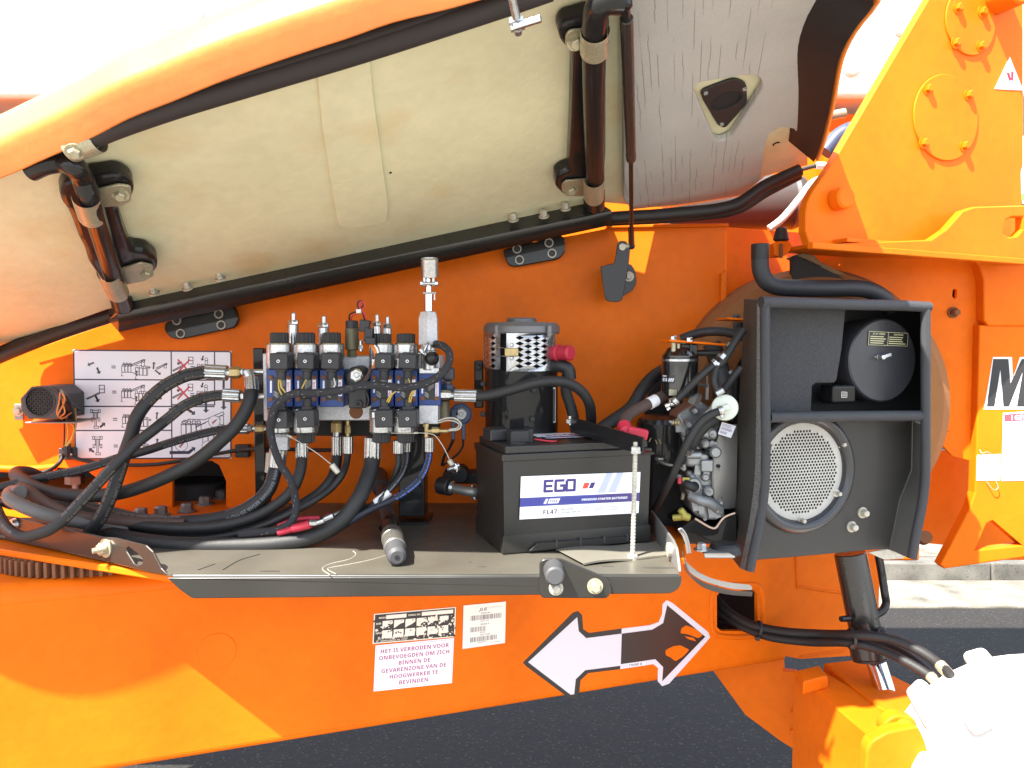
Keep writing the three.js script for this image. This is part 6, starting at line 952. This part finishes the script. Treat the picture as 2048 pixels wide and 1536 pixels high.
  part(t, 'right_flank', [loft([inn, inn.map((p, i) => p.clone().lerp(inb[i], 0.5).addScaledVector(RD.n, -0.004)), inb])], phy(L(0.13, 0.128, 0.12), 0.6, 0, { map: dustTex }));  // paler than the plate: dust and sunlight both in its colour
  part(t, 'bottom_cap', [pl(RD, [[1737, 1105], [1775, 1098], [1812, 1112], [1806, 1118], [1770, 1120]], P0 - 0.004, P0 + 0.001, { bevel: 0.001 })], M.galv);
  // perforated intake screen
  const s = sub(t, 'intake_screen'); const hol = []; const pitch = 0.0068;
  for (let j = -14; j <= 14; j++) for (let i = -14; i <= 14; i++) { const x = (i + (j & 1 ? 0.5 : 0)) * pitch, y = j * pitch * 0.866; if (Math.hypot(x, y) < 0.0785) hol.push(circ(pc[0] + x, pc[1] + y, 0.00255, 7)); }
  part(s, 'perforated_plate', plate(RD, circ(pc[0], pc[1], R0, 64), P0 - 0.004, P0 - 0.0025, { holes: hol, bevel: 0 }), phy(L(0.50, 0.49, 0.45), 0.55, 0.25, { map: grime }));
  part(s, 'screen_shade_backing', [cyl(RD.w(pc[0], pc[1], P0 - 0.06), RD.w(pc[0], pc[1], P0 - 0.02), R0 - 0.005, R0 - 0.005, 40)], M.darkGap);  // near-black backing, shade behind the holes put into its colour
  for (const [x, y] of [[1681, 888], [1672, 986], [1601, 1040], [1537, 893]]) part(s, 'screen_bolt', [...bolt(rp(x, y, P0 - 0.0025), RD.n, 0.0048, 0.011), cyl(rp(x, y, P0 - 0.0025), rp(x, y, P0 + 0.001), 0.0075, 0.0075, 18)], M.galv);
  for (const [x, y] of [[1724, 1025], [1702, 1053]]) part(t, 'bolt', bolt(rp(x, y, P0), RD.n, 0.0075, 0.012), M.galv);
}
{
  const t = thing('air_cleaner', 'black round air cleaner canister with a wing bolt and printed label', 'air cleaner');
  const F = -0.052, c = RD.uv(1767, 721, F), R = 0.0815, q = RD.w(c[0], c[1], F);
  part(t, 'canister', lathe(RD.w(c[0], c[1], -0.138), RD.n, [[0, 0], [R * 0.99, 0], [R, 0.004], [R, 0.075], [R * 0.985, 0.083], [R * 0.95, 0.0855], [R * 0.8, 0.0852], [0, 0.086]], 64), phy(L(0.038, 0.038, 0.043), 0.5, 0, { roughnessMap: roughN, bumpMap: peel, bumpScale: 0.0002 }));
  const w = RD.uv(1757, 714, F + 0.002);
  part(t, 'wing_bolt', [cyl(RD.w(w[0], w[1], F - 0.001), RD.w(w[0], w[1], F + 0.006), 0.0085, 0.006, 22, 0.001), cyl(RD.w(w[0], w[1], F), RD.w(w[0], w[1], F + 0.017), 0.006, 0.005, 18, 0.001), bar(RD.w(w[0], w[1], F + 0.013), RD.w(w[0] + 0.020, w[1] + 0.005, F + 0.013), 0.007, 0.003)], M.zinc);
  part(t, 'caution_label', sh(RD, [[1738, 662], [1817, 666], [1815, 693], [1736, 690]], F + 0.0012, 2), printed(512, 176, (x, W2, H2) => { x.fillStyle = '#24221f'; x.fillRect(0, 0, W2, H2); x.strokeStyle = '#d9d6a8'; x.lineWidth = 5; x.strokeRect(4, 4, W2 - 8, H2 - 8); x.beginPath(); x.moveTo(252, 0); x.lineTo(252, H2); x.stroke(); say(x, '27-21-15044', 50, 40, 28, '#d9d6a8'); say(x, 'CAUTION', 320, 40, 28, '#d9d6a8'); x.fillStyle = '#d9d6a8'; for (let i = 0; i < 4; i++) { x.fillRect(24, 60 + i * 27, 140 + 60 * rnd(), 10); x.fillRect(266, 60 + i * 27, 130 + 90 * rnd(), 10); } }, { roughness: 0.5 }));
  part(t, 'outlet_box', [obox(RD.w(RD.uv(1692, 789, F)[0], RD.uv(1692, 789, F)[1], -0.075), RD.ex, RD.ey, 0.055, 0.036, 0.04, 0.006)], M.black);
  const g = RD.uv(1692, 790, -0.05);
  part(t, 'size_tag', sheet(RD, [[g[0] - 0.008, g[1] + 0.007], [g[0] + 0.007, g[1] + 0.006], [g[0] + 0.007, g[1] - 0.006], [g[0] - 0.008, g[1] - 0.006]], -0.0542, 1), printed(128, 110, (x, W2, H2) => { x.fillStyle = '#27241f'; x.fillRect(0, 0, W2, H2); x.strokeStyle = '#e2dfd2'; x.lineWidth = 9; x.beginPath(); x.roundRect(10, 10, W2 - 20, H2 - 20, 12); x.stroke(); say(x, '60', W2 / 2, 82, 72, '#e2dfd2', 'normal', 'sans-serif', 'center'); }, { roughness: 0.5 }));
  const p = thing('intake_pipe', 'black bent intake pipe rising above the engine side panel', 'pipe');
  part(p, 'pipe', tube([[1520, 494, 1.60], [1520, 520, 1.60], [1522, 542, 1.60], [1532, 562, 1.60], [1552, 573, 1.60], [1590, 576, 1.60], [1660, 577, 1.61], [1715, 577, 1.62], [1745, 583, 1.63], [1768, 598, 1.64], [1780, 620, 1.65]].map((q2) => U(...q2)), 0.0168, 90, 20), phy(L(0.035, 0.036, 0.042), 0.55, 0, { map: dustTex }));
  part(p, 'end_sleeve', [cyl(U(1520, 520, 1.6), U(1520, 488, 1.6), 0.0172, 0.0172, 28, 0.001)], M.rubber);
}
// ================================================================ engine
const engine = thing('diesel_engine', 'small diesel engine of grey castings and black covers between the battery and the radiator panel', 'engine');
{
  const e = engine;
  part(e, 'rear_shade_plate', [pl(flat(1.735), [[1292, 800], [1330, 730], [1400, 700], [1478, 690], [1478, 1060], [1292, 1060]], -0.02, 0, { bevel: 0.001 })], M.darkGap);  // dark backdrop, deep shade behind the engine put into its colour
  part(e, 'block', [pbox(1300, 870, 1480, 1090, 1.62, 0.10, 0.01)], M.blackMatte);
  part(e, 'oil_pan', [pl(flat(1.50), [[1356, 1058], [1392, 1036], [1425, 1056], [1432, 1056], [1450, 1036], [1474, 1030], [1474, 1082], [1428, 1086], [1396, 1070]], -0.12, 0, { r: 0.003, bevel: 0.002 })], M.black);
  part(e, 'pan_lit_edge', [tube([[1390, 1037], [1424, 1056], [1431, 1056], [1442, 1042], [1450, 1034], [1470, 1026]].map(([x, y]) => U(x, y, 1.496)), 0.0022, 40, 8)], phy(L(0.7, 0.5, 0.38), 0.4, 0.4));  // pale edge line, sunlight on the pan put into its colour
  // ribbed black starter / manifold cover
  part(e, 'ribbed_cover', [lathe(U(1316, 920, 1.56), V(0, 1, 0.05), [[0, 0], [0.040, 0.0], [0.042, 0.01], [0.042, 0.075], [0.038, 0.083], [0.02, 0.088], [0, 0.088]], 40)], M.black);
  for (let i = 0; i < 7; i++) part(e, 'rib', pbox(1286 + i * 10, 838, 1289 + i * 10, 905, 1.522 + Math.abs(i - 3) * 0.004, 0.01, 0.0008), M.plastic);
  part(e, 'flywheel_shroud', (() => { const a = [], b = []; for (let i = 0; i <= 24; i++) { const s = i / 24, y = 848 + s * 168, k = Math.sin(s * Math.PI); a.push(U(1440 - 15 * Math.sin(s * 2.6) - (s < 0.3 ? (0.3 - s) * -20 : 0), y, 1.50)); b.push(U(1476 - 4 * s, y, 1.53 - 0.02 * k)); } const m = a.map((p, i) => p.clone().lerp(b[i], 0.5).add(V(0, 0, 0.008))); return [loft([a, m, b]), tube(a, 0.0014, 40, 6)]; })(), phy(L(0.36, 0.355, 0.34), 0.42, 0.55, { map: dustTex }));
  part(e, 'engine_label', sh(yawed(U(1455, 860, 1.486), 5), [[1444, 844], [1472, 852], [1462, 876], [1436, 868]], 0.001, 1), printed(256, 220, (x, w, h) => { x.fillStyle = '#dcdce6'; x.fillRect(0, 0, w, h); x.fillStyle = '#77778c'; for (let i = 0; i < 3; i++) x.fillRect(20, 20 + i * 18, 120 + 60 * rnd(), 8); for (let i = 0; i < 40; i++) x.fillRect(20 + i * 5, 80, 3, 46); for (let i = 0; i < 26; i++) x.fillRect(20 + i * 5, 146, 3, 46); }));
  // castings: pump housing, covers, bosses, pipes
  const lump = (x, y, r, D, l, ch = 0.003) => fcyl(x, y, r, D, l, r * 1.06, 22, ch);
  part(e, 'injection_pump', [pbox(1372, 905, 1420, 935, 1.50, 0.06, 0.008), hcyl(1372, 1402, 910, 8, 1.485), lump(1432, 905, 12, 1.49, 0.05), pbox(1402, 920, 1428, 945, 1.49, 0.05, 0.004), lump(1412, 888, 9, 1.48, 0.04), hcyl(1400, 1430, 868, 11, 1.50), lump(1426, 868, 10, 1.488, 0.03)], M.cast);
  part(e, 'gear_case', [pl(flat(1.51), [[1376, 955], [1392, 934], [1424, 930], [1434, 948], [1432, 968], [1440, 985], [1432, 1004], [1446, 1028], [1436, 1042], [1404, 1040], [1384, 1026], [1378, 1000], [1370, 980]], -0.08, 0, { r: 0.012, bevel: 0.006, seg: 3 }), lump(1388, 972, 17, 1.492, 0.03), lump(1419, 984, 11, 1.495, 0.02), lump(1412, 955, 9, 1.498, 0.02), tube([U(1380, 990, 1.5), U(1400, 1000, 1.49), U(1420, 1006, 1.49), U(1440, 1020, 1.5)], 0.010, 24, 12), ...[[1388, 1002, 1392, 1022], [1400, 1004, 1404, 1028], [1420, 1010, 1424, 1036], [1430, 1012, 1436, 1036], [1396, 930, 1394, 950], [1414, 934, 1412, 950]].map(([a, b, c, d]) => bar(U(a, b, 1.502), U(c, d, 1.502), 0.005, 0.012, V(0, 0, 1), 0.001))], M.cast);
  part(e, 'head_casting', [pl(flat(1.55), [[1352, 830], [1400, 800], [1440, 830], [1440, 900], [1372, 905], [1360, 870]], -0.08, 0, { r: 0.01, bevel: 0.005, seg: 2 }), lump(1425, 840, 15, 1.53, 0.03), bar(U(1386, 860, 1.525), U(1436, 810, 1.525), 0.014, 0.02, V(0, 0, 1), 0.004), lump(1391, 822, 8, 1.53, 0.02)], M.cast);
  // small cast bosses, pads and pipes that crowd the pump side
  for (let i = 0; i < 46; i++) {
    const x = 1366 + rnd() * 78, y = 845 + rnd() * 190, D = 1.495 + rnd() * 0.02, k = rnd();
    const g = k < 0.45 ? lump(x, y, 3 + rnd() * 5, D, 0.03) : k < 0.75 ? obox(U(x, y, D + 0.01), V(1, rnd() - 0.5, 0), V(0, 1, 0.3), 0.006 + rnd() * 0.014, 0.004 + rnd() * 0.010, 0.02, 0.0015) : cyl(U(x, y, D), U(x + (rnd() - 0.5) * 24, y + (rnd() - 0.5) * 24, D + 0.006), 0.0018 + rnd() * 0.0025);
    part(e, 'casting_boss', g, k < 0.12 ? M.steelGrey : k > 0.9 ? M.zincYellow : k > 0.82 ? M.blackMatte : M.cast);
  }
  part(e, 'oil_seal_bore', [fcyl(1388, 974, 11, 1.4905, 0.012)], M.darkGap);
  part(e, 'throttle_lever', [pl(flat(1.475), [[1350, 842], [1358, 832], [1364, 838], [1368, 850], [1374, 856], [1370, 868], [1360, 864], [1352, 866]], -0.004, 0, { r: 0.003 }), tube([U(1358, 832, 1.47), U(1364, 842, 1.468), U(1368, 852, 1.47), U(1374, 856, 1.47)], 0.0018, 20, 8), cyl(U(1338, 842, 1.47), U(1346, 846, 1.47), 0.002, 0.005, 16)], M.steelGrey);
  part(e, 'lever_spring', [...[0, 1, 2, 3].map((i) => lathe(U(1346 + i * 3.4, 845, 1.468), V(1, 0, 0.2), [[0.004, 0], [0.0058, 0], [0.0058, 0.0016], [0.004, 0.0016], [0.004, 0]], 18))], M.brass);
  for (const [x, y, r, D] of [[1411, 887, 6.5, 1.472], [1391, 822, 6, 1.51], [1368, 937, 6, 1.46], [1358, 954, 7, 1.475], [1419, 984, 5, 1.488], [1435, 1022, 5, 1.49], [1432, 1012, 4, 1.49], [1462, 745, 6, 1.5], [1425, 870, 5, 1.472], [1378, 965, 4, 1.478], [1440, 940, 4, 1.49], [1398, 1012, 3.5, 1.488], [1410, 1038, 5, 1.485]]) part(e, 'engine_bolt', bolt(U(x, y, D), V(-0.2, 0.1, 1), r * 0.5 * S(D), 0.005), M.steelGrey);
  part(e, 'oil_filler', [...hex(U(1385, 806, 1.53), V(0.35, 0.9, 0.25), 0.0125, 0.022), cyl(U(1378, 792, 1.52), U(1383, 800, 1.525), 0.0018)], M.steelGrey);
  part(e, 'drain_cock', [cyl(U(1346, 1036, 1.46), U(1366, 1034, 1.455), 0.006, 0.006, 14), cyl(U(1362, 1030, 1.455), U(1380, 1036, 1.455), 0.008, 0.007, 16, 0.002), cyl(U(1360, 1018, 1.455), U(1370, 1032, 1.455), 0.006, 0.007, 14, 0.001)], M.yellow, 'yellowish brass drain cock');
  part(e, 'red_tag', [pbox(1356, 955, 1363, 968, 1.462, 0.006, 0.001)], M.red);
  part(e, 'yellow_tag', [pbox(1365, 955, 1379, 963, 1.464, 0.006, 0.001)], M.yellow);
  part(e, 'coolant_elbow', [tube([U(1370, 966, 1.468), U(1380, 972, 1.46), U(1390, 977, 1.465)], 0.008, 20, 14)], M.rubber);
  part(e, 'dipstick_tube', [tube([U(1312, 918, 1.5), U(1330, 928, 1.48), U(1350, 932, 1.47), U(1366, 938, 1.465)], 0.0028, 24, 8), pbox(1316, 916, 1327, 920, 1.485, 0.003, 0.001)], M.steelGrey);
  part(e, 'glow_wires', [[1302, 876, 1298, 884], [1311, 880, 1314, 888], [1318, 878, 1322, 888]].map(([a, b, c, d]) => cyl(U(a, b, 1.515), U(c, d, 1.512), 0.001)), M.brass);
  part(e, 'exhaust_elbow', [tube([U(1424, 690, 1.6), U(1440, 740, 1.58), U(1450, 800, 1.57), U(1448, 840, 1.57)], 0.018, 30, 14), pbox(1432, 752, 1476, 800, 1.58, 0.03, 0.004)], M.plasticGrey);
  part(e, 'bracket_arm', [tube([U(1378, 776, 1.55), U(1395, 769, 1.55), U(1414, 771, 1.56)], 0.003, 20, 8), cyl(U(1414, 770, 1.56), U(1414, 735, 1.56), 0.002), pbox(1411, 768, 1418, 800, 1.565, 0.006, 0.001)], M.steelGrey);
  // engine mount at the front
  part(e, 'mount_foot', [pl(H(TY - 0.002), [[1400, 1092], [1440, 1096], [1470, 1112], [1410, 1112]], -0.004, 0.0)], M.steelGrey);
  part(e, 'mount_bolt', bolt(onY(1402, 1100, TY), V(0, 1, 0), 0.009, 0.010), M.zinc);
  part(e, 'mount_rubber', [cyl(U(1450, 1108, 1.42), U(1450, 1086, 1.42), 0.03, 0.026, 30, 0.004)], M.rubber);
}
// fuel filter hanging from the orange bracket
{
  const t = thing('fuel_filter', 'glossy black canister fuel filter hanging under its mounting plate', 'fuel filter');
  const D = 1.52, x = 1359;
  part(t, 'canister', lathe(V(U(x, 794, D).x, U(x, 794, D).y, 1.5 - D), V(0, 1, 0), [[0, 0], [0.024, 0], [0.0285, 0.003], [0.033, 0.008], [0.034, 0.012], [0.034, 0.074], [0.0345, 0.075], [0.0345, 0.078], [0.032, 0.081], [0.023, 0.093], [0.018, 0.095], [0, 0.095]], 48), M.can);
  part(t, 'seam_ring', lathe(V(U(x, 722, D).x, U(x, 722, D).y, 1.5 - D), V(0, 1, 0), [[0.033, 0], [0.0352, 0], [0.0352, 0.004], [0.033, 0.005]], 48), M.zinc);
  part(t, 'neck', [vcyl(1347, 684, 704, 5, 1.5), vcyl(1357, 686, 702, 3.4, 1.5), vcyl(1367, 684, 704, 8, D)], M.zincYellow);
  part(t, 'head', [pbox(1362, 688, 1396, 712, 1.50, 0.05, 0.003), hcyl(1392, 1440, 706, 6, 1.52), pbox(1380, 688, 1384, 710, 1.495, 0.01, 0.001)], M.black);
  part(t, 'mount_plate', [pl(H(U(1400, 684, 1.5).y), [[1327, 678.5], [1330, 676.5], [1385, 677], [1456, 676.2], [1460, 679.2], [1400, 680.6], [1340, 680.8]].map((q) => q), 0, 0.003).scale(1, 1, 1)].slice(0, 0).concat([bar(U(1328, 681, 1.50), U(1462, 691, 1.54), 0.004, 0.045, V(0, 1, 0), 0.001)]), M.orange);
  part(t, 'bolt', [...hex(U(1347, 679, 1.49), V(0, 1, 0), 0.0058, 0.007), cyl(U(1347, 681, 1.49), U(1347, 679, 1.49), 0.0075)], M.zinc, 'left plate bolt');
  part(t, 'bolt', [...hex(U(1379, 681, 1.49), V(0, 1, 0), 0.006, 0.006), cyl(U(1379, 683, 1.49), U(1379, 681, 1.49), 0.0085)], M.zinc, 'right plate bolt');
  const lab = new THREE.CylinderGeometry(0.0344, 0.0344, 0.016, 16, 1, true, -1.35, 0.9); lab.translate(U(x, 757, D).x, U(x, 757, D).y, 1.5 - D); lab.userData.keep = true;
  part(t, 'label_print', lab, printed(256, 128, (c, w, h) => { c.fillStyle = '#16181c'; c.fillRect(0, 0, w, h); c.fillStyle = '#d5d8e6'; c.fillRect(10, 50, 60, 50); c.fillRect(90, 50, 30, 50); for (let i = 0; i < 3; i++) { c.beginPath(); c.moveTo(140 + i * 32, 100); c.lineTo(160 + i * 32, 50); c.lineTo(184 + i * 32, 50); c.lineTo(164 + i * 32, 100); c.fill(); } c.fillRect(10, 10, 100, 20); }, { roughness: 0.2 }));
  part(t, 'drain_valve', [vcyl(1350, 792, 803, 6, 1.51), cyl(U(1338, 806, 1.48), U(1356, 802, 1.48), 0.0085, 0.0085, 18, 0.001), cyl(U(1330, 812, 1.48), U(1342, 808, 1.48), 0.004), cyl(U(1334, 820, 1.478), U(1340, 816, 1.478), 0.003)], M.chrome);
  part(t, 'gold_sticker', [pbox(1338, 779, 1354, 791, 1.4835, 0.001, 0)], M.zincYellow);
}
{
  const hz = (label, pts, r, clamps = [], mat = M.rubber) => { const t = thing('fuel_hose', label, 'hose'); part(t, 'hose', tube(pts.map((p) => U(...p)), r, 70, 14), mat); for (const [a, b, k] of clamps) part(t, 'hose_clamp', cyl(U(...a), U(...b), k, k, 22), M.zinc); return t; };
  hz('braided black hose arching over the filter bracket towards the side panel', [[1362, 678, 1.56], [1390, 668, 1.55], [1420, 663, 1.54], [1450, 664, 1.54], [1482, 672, 1.54], [1500, 680, 1.55]], 0.0088);
  hz('short black hose with clamps slanting down from the side panel to the fuel joint', [[1486, 660, 1.47], [1472, 680, 1.465], [1458, 702, 1.46], [1445, 722, 1.455], [1438, 730, 1.455]], 0.0075, [[[1462, 689, 1.467], [1458, 697, 1.465], 0.0085], [[1444, 713, 1.457], [1440, 719, 1.455], 0.0085], [[1442, 710, 1.457], [1448, 714, 1.457], 0.0083]]);
  hz('black hose running from the fuel joint down left to the filter drain', [[1436, 726, 1.455], [1418, 738, 1.455], [1395, 758, 1.455], [1370, 783, 1.46], [1346, 806, 1.465]], 0.0068, [[[1433, 724, 1.455], [1427, 729, 1.455], 0.0078], [[1354, 799, 1.463], [1348, 805, 1.464], 0.008]]);
  hz('black hose dropping from the fuel joint to the white disc filter', [[1437, 726, 1.455], [1431, 742, 1.45], [1428, 760, 1.445], [1432, 776, 1.445], [1440, 788, 1.445]], 0.0062, [[[1434, 726, 1.454], [1432, 731, 1.453], 0.0075], [[1432, 788, 1.44], [1446, 780, 1.44], 0.006]]);
  hz('black hose slanting from the side panel edge behind the white disc filter', [[1482, 735, 1.47], [1468, 752, 1.47], [1456, 768, 1.465], [1443, 784, 1.455]], 0.0072);
  hz('black hose curving from the white disc filter down the front of the engine', [[1441, 822, 1.43], [1424, 828, 1.43], [1406, 840, 1.43], [1388, 862, 1.43], [1372, 890, 1.43], [1358, 922, 1.44], [1346, 950, 1.45], [1332, 978, 1.47], [1318, 1004, 1.5], [1306, 1026, 1.54]], 0.0072, [[[1437, 822, 1.428], [1443, 820, 1.428], 0.0085]]);
  hz('thicker ribbed hose lying behind the curved filter hose over the castings', [[1430, 836, 1.46], [1412, 848, 1.455], [1396, 866, 1.455], [1382, 888, 1.46], [1376, 900, 1.48]], 0.0112, [[[1376, 893, 1.462], [1372, 902, 1.47], 0.0125]]);
  const t = thing('inline_filter', 'round milky white plastic inline fuel filter in front of the engine', 'filter');
  const n = V(-0.25, 0.1, 1).normalize(), c = U(1450, 815, 1.44);
  part(t, 'disc', lathe(c.clone().addScaledVector(n, -0.012), n, [[0, 0], [0.0225, 0], [0.0235, 0.004], [0.0235, 0.007], [0.0222, 0.010], [0.014, 0.0118], [0.012, 0.0118], [0, 0.013]], 48), M.whitePlastic);
  part(t, 'hub', [obox(c.clone().addScaledVector(n, 0.006), V(1, 0.35, 0.2), V(-0.35, 1, 0), 0.014, 0.010, 0.012, 0.002)], M.whitePlastic);
  part(t, 'hose_clip', [cyl(U(1440, 822, 1.425), U(1446, 820, 1.425), 0.0085, 0.0085, 20), fcyl(1445, 833, 4.5, 1.42, 0.006)], M.zinc);
  const m = thing('engine_mount', 'small orange bracket with rubber mount and bolt on the wall behind the engine', 'mount');
  part(m, 'bracket', [bar(U(1443, 638, 1.60), U(1492, 641, 1.60), 0.004, 0.09, V(0, 1, 0), 0.001)], M.orange);
  part(m, 'bolt', hex(U(1472, 637, 1.58), V(0, 1, 0), 0.007, 0.008), M.plasticGrey);
  part(m, 'rubber_mount', [vcyl(1476, 645, 664, 10, 1.58), vcyl(1472, 648, 654, 4, 1.565)], M.plasticGrey);
  const w = thing('weld_flange', 'narrow orange welded flange on the wall corner behind the engine', 'flange');
  part(w, 'flange', [pbox(1443, 545, 1452, 700, 1.79, 0.03, 0.003)], M.orange);
}
// grey pressed rails below the engine
{
  const t = thing('guide_rail', 'bare grey curved guide rail below the engine at the tray end', 'rail');
  const cs = [[[1366, 1104], [1372, 1122], [1392, 1142], [1420, 1158], [1456, 1168], [1504, 1174]], [[1368, 1122], [1376, 1140], [1400, 1158], [1430, 1169], [1462, 1177], [1504, 1180]], [[1369, 1132], [1378, 1150], [1402, 1172], [1432, 1184], [1464, 1190], [1504, 1193]]];
  const dz = [1.30, 1.275, 1.285];
  const rows = cs.map((c, k) => new THREE.CatmullRomCurve3(c.map(([x, y], i) => U(x, y, dz[k] + (5 - i) * 0.012))).getPoints(24));
  part(t, 'upper_flange', [loft([rows[0].map((p) => p.clone().add(V(0, 0, -0.012))), rows[0], rows[1]])], M.steelGrey);
  part(t, 'lower_flange', [loft([rows[1].map((p) => p.clone().add(V(0, -0.0015, 0.004))), rows[2], rows[2].map((p) => p.clone().add(V(0, -0.001, -0.012)))])], M.steelGrey);
  part(t, 'hook', [loft([[[1362, 1058], [1370, 1066], [1376, 1082], [1380, 1104]], [[1357, 1062], [1364, 1070], [1370, 1086], [1374, 1108]]].map((r) => r.map(([x, y]) => U(x, y, 1.32)))), tube([[1357, 1060], [1362, 1057], [1370, 1066], [1377, 1084], [1381, 1106]].map(([x, y]) => U(x, y, 1.318)), 0.0016, 20, 8)], M.steelGrey);
}
// ---------------------------------------------------------------- steering / levelling cylinder and its hoses
{
  const t = thing('hydraulic_cylinder', 'black hydraulic cylinder with a chrome rod standing beside the axle', 'cylinder');
  const a = U(1700, 1106, 1.74), b = U(1731, 1262, 1.72), c = U(1740, 1316, 1.71), d = U(1757, 1320, 1.70), e = U(1772, 1388, 1.66);
  part(t, 'barrel', cyl(a, b, 0.0335, 0.0335, 40, 0.002), M.cylBlack);
  part(t, 'gland', [cyl(b.clone().lerp(c, -0.1), c, 0.0385, 0.0385, 40, 0.003)], M.cylBlack);
  part(t, 'gland_bolt_ring', [cyl(c, c.clone().lerp(b, -0.08), 0.0365, 0.0365, 12)], M.plastic);
  part(t, 'rod', cyl(c.clone().lerp(d, 0.6), e, 0.0205, 0.0205, 32), M.chrome);
  part(t, 'rod_eye', [cyl(e, U(1786, 1440, 1.60), 0.0205, 0.013, 26, 0.002)], M.orange);
  part(t, 'port_boss', cyl(U(1756, 1263, 1.68), U(1764, 1262, 1.66), 0.009, 0.009, 20, 0.001), M.black);
  part(t, 'bleed_boss', cyl(U(1697, 1237, 1.70), U(1682, 1238, 1.69), 0.007, 0.006, 16), M.black);
  part(t, 'port_bore', cyl(U(1764, 1262, 1.66), U(1764.4, 1262, 1.659), 0.004, 0.004, 14), M.darkGap);
  part(t, 'transfer_pipe', tube([[1757, 1110, 1.74], [1764, 1150, 1.74], [1770, 1190, 1.73], [1772, 1206, 1.73], [1766, 1220, 1.72], [1752, 1230, 1.71], [1744, 1238, 1.70]].map((p) => U(...p)), 0.0085, 50, 14), M.black);
  const L3 = [['lower black hose sagging from the chassis opening across the cylinder to the tyre', [[1430, 1216, 1.93], [1450, 1232, 1.90], [1490, 1256, 1.85], [1540, 1274, 1.80], [1620, 1284, 1.74], [1700, 1286, 1.66], [1760, 1300, 1.62], [1810, 1322, 1.58], [1860, 1352, 1.54], [1896, 1382, 1.5], [1930, 1420, 1.46]], 0.0092], ['upper black hose running from the chassis opening across the cylinder to the tyre', [[1425, 1190, 1.95], [1456, 1222, 1.89], [1500, 1248, 1.84], [1560, 1262, 1.79], [1640, 1268, 1.73], [1710, 1270, 1.65], [1780, 1278, 1.61], [1840, 1302, 1.57], [1880, 1330, 1.53], [1905, 1356, 1.49], [1930, 1384, 1.46]], 0.0098], ['thin hose at the back of the pair from the chassis opening to the tyre', [[1430, 1240, 1.95], [1470, 1250, 1.9], [1530, 1264, 1.86], [1620, 1276, 1.8], [1700, 1278, 1.71], [1770, 1290, 1.66], [1830, 1320, 1.6], [1880, 1364, 1.55], [1900, 1390, 1.5]], 0.0075]];
  for (const [l, p, r] of L3) { const h = thing('axle_hose', l, 'hose'); part(h, 'hose', tube(p.map((q) => U(...q)), r, 80, 14), M.rubber); if (r > 0.009) part(h, 'crimp_fitting', cyl(U(...p[p.length - 3]), U(...p[p.length - 1]), r * 1.15, r * 1.15, 14), M.zincYellow); }
  const s = thing('hose_strap', 'black cable ties bundling the axle hoses', 'cable tie');
  part(s, 'tie', [lathe(U(1514, 1258, 1.825), V(1, -0.3, 0), [[0.018, 0], [0.020, 0], [0.020, 0.006], [0.018, 0.006]], 24), pbox(1512, 1274, 1520, 1282, 1.80, 0.008, 0.001)], M.plastic, 'tie by the chassis opening');
  part(s, 'tie', [lathe(U(1700, 1278, 1.66), V(1, -0.05, 0), [[0.020, 0], [0.022, 0], [0.022, 0.006], [0.020, 0.006]], 24), pbox(1701, 1290, 1709, 1298, 1.63, 0.008, 0.001)], M.plastic, 'tie by the cylinder');
}

// ---------------------------------------------------------------- each thing's origin goes to its base
for (const g of things) {
  const b = new THREE.Box3().setFromObject(g), c = V((b.min.x + b.max.x) / 2, b.min.y, (b.min.z + b.max.z) / 2);
  g.position.copy(c); for (const k of g.children) k.position.sub(c);
}
renderer.render(scene, camera);
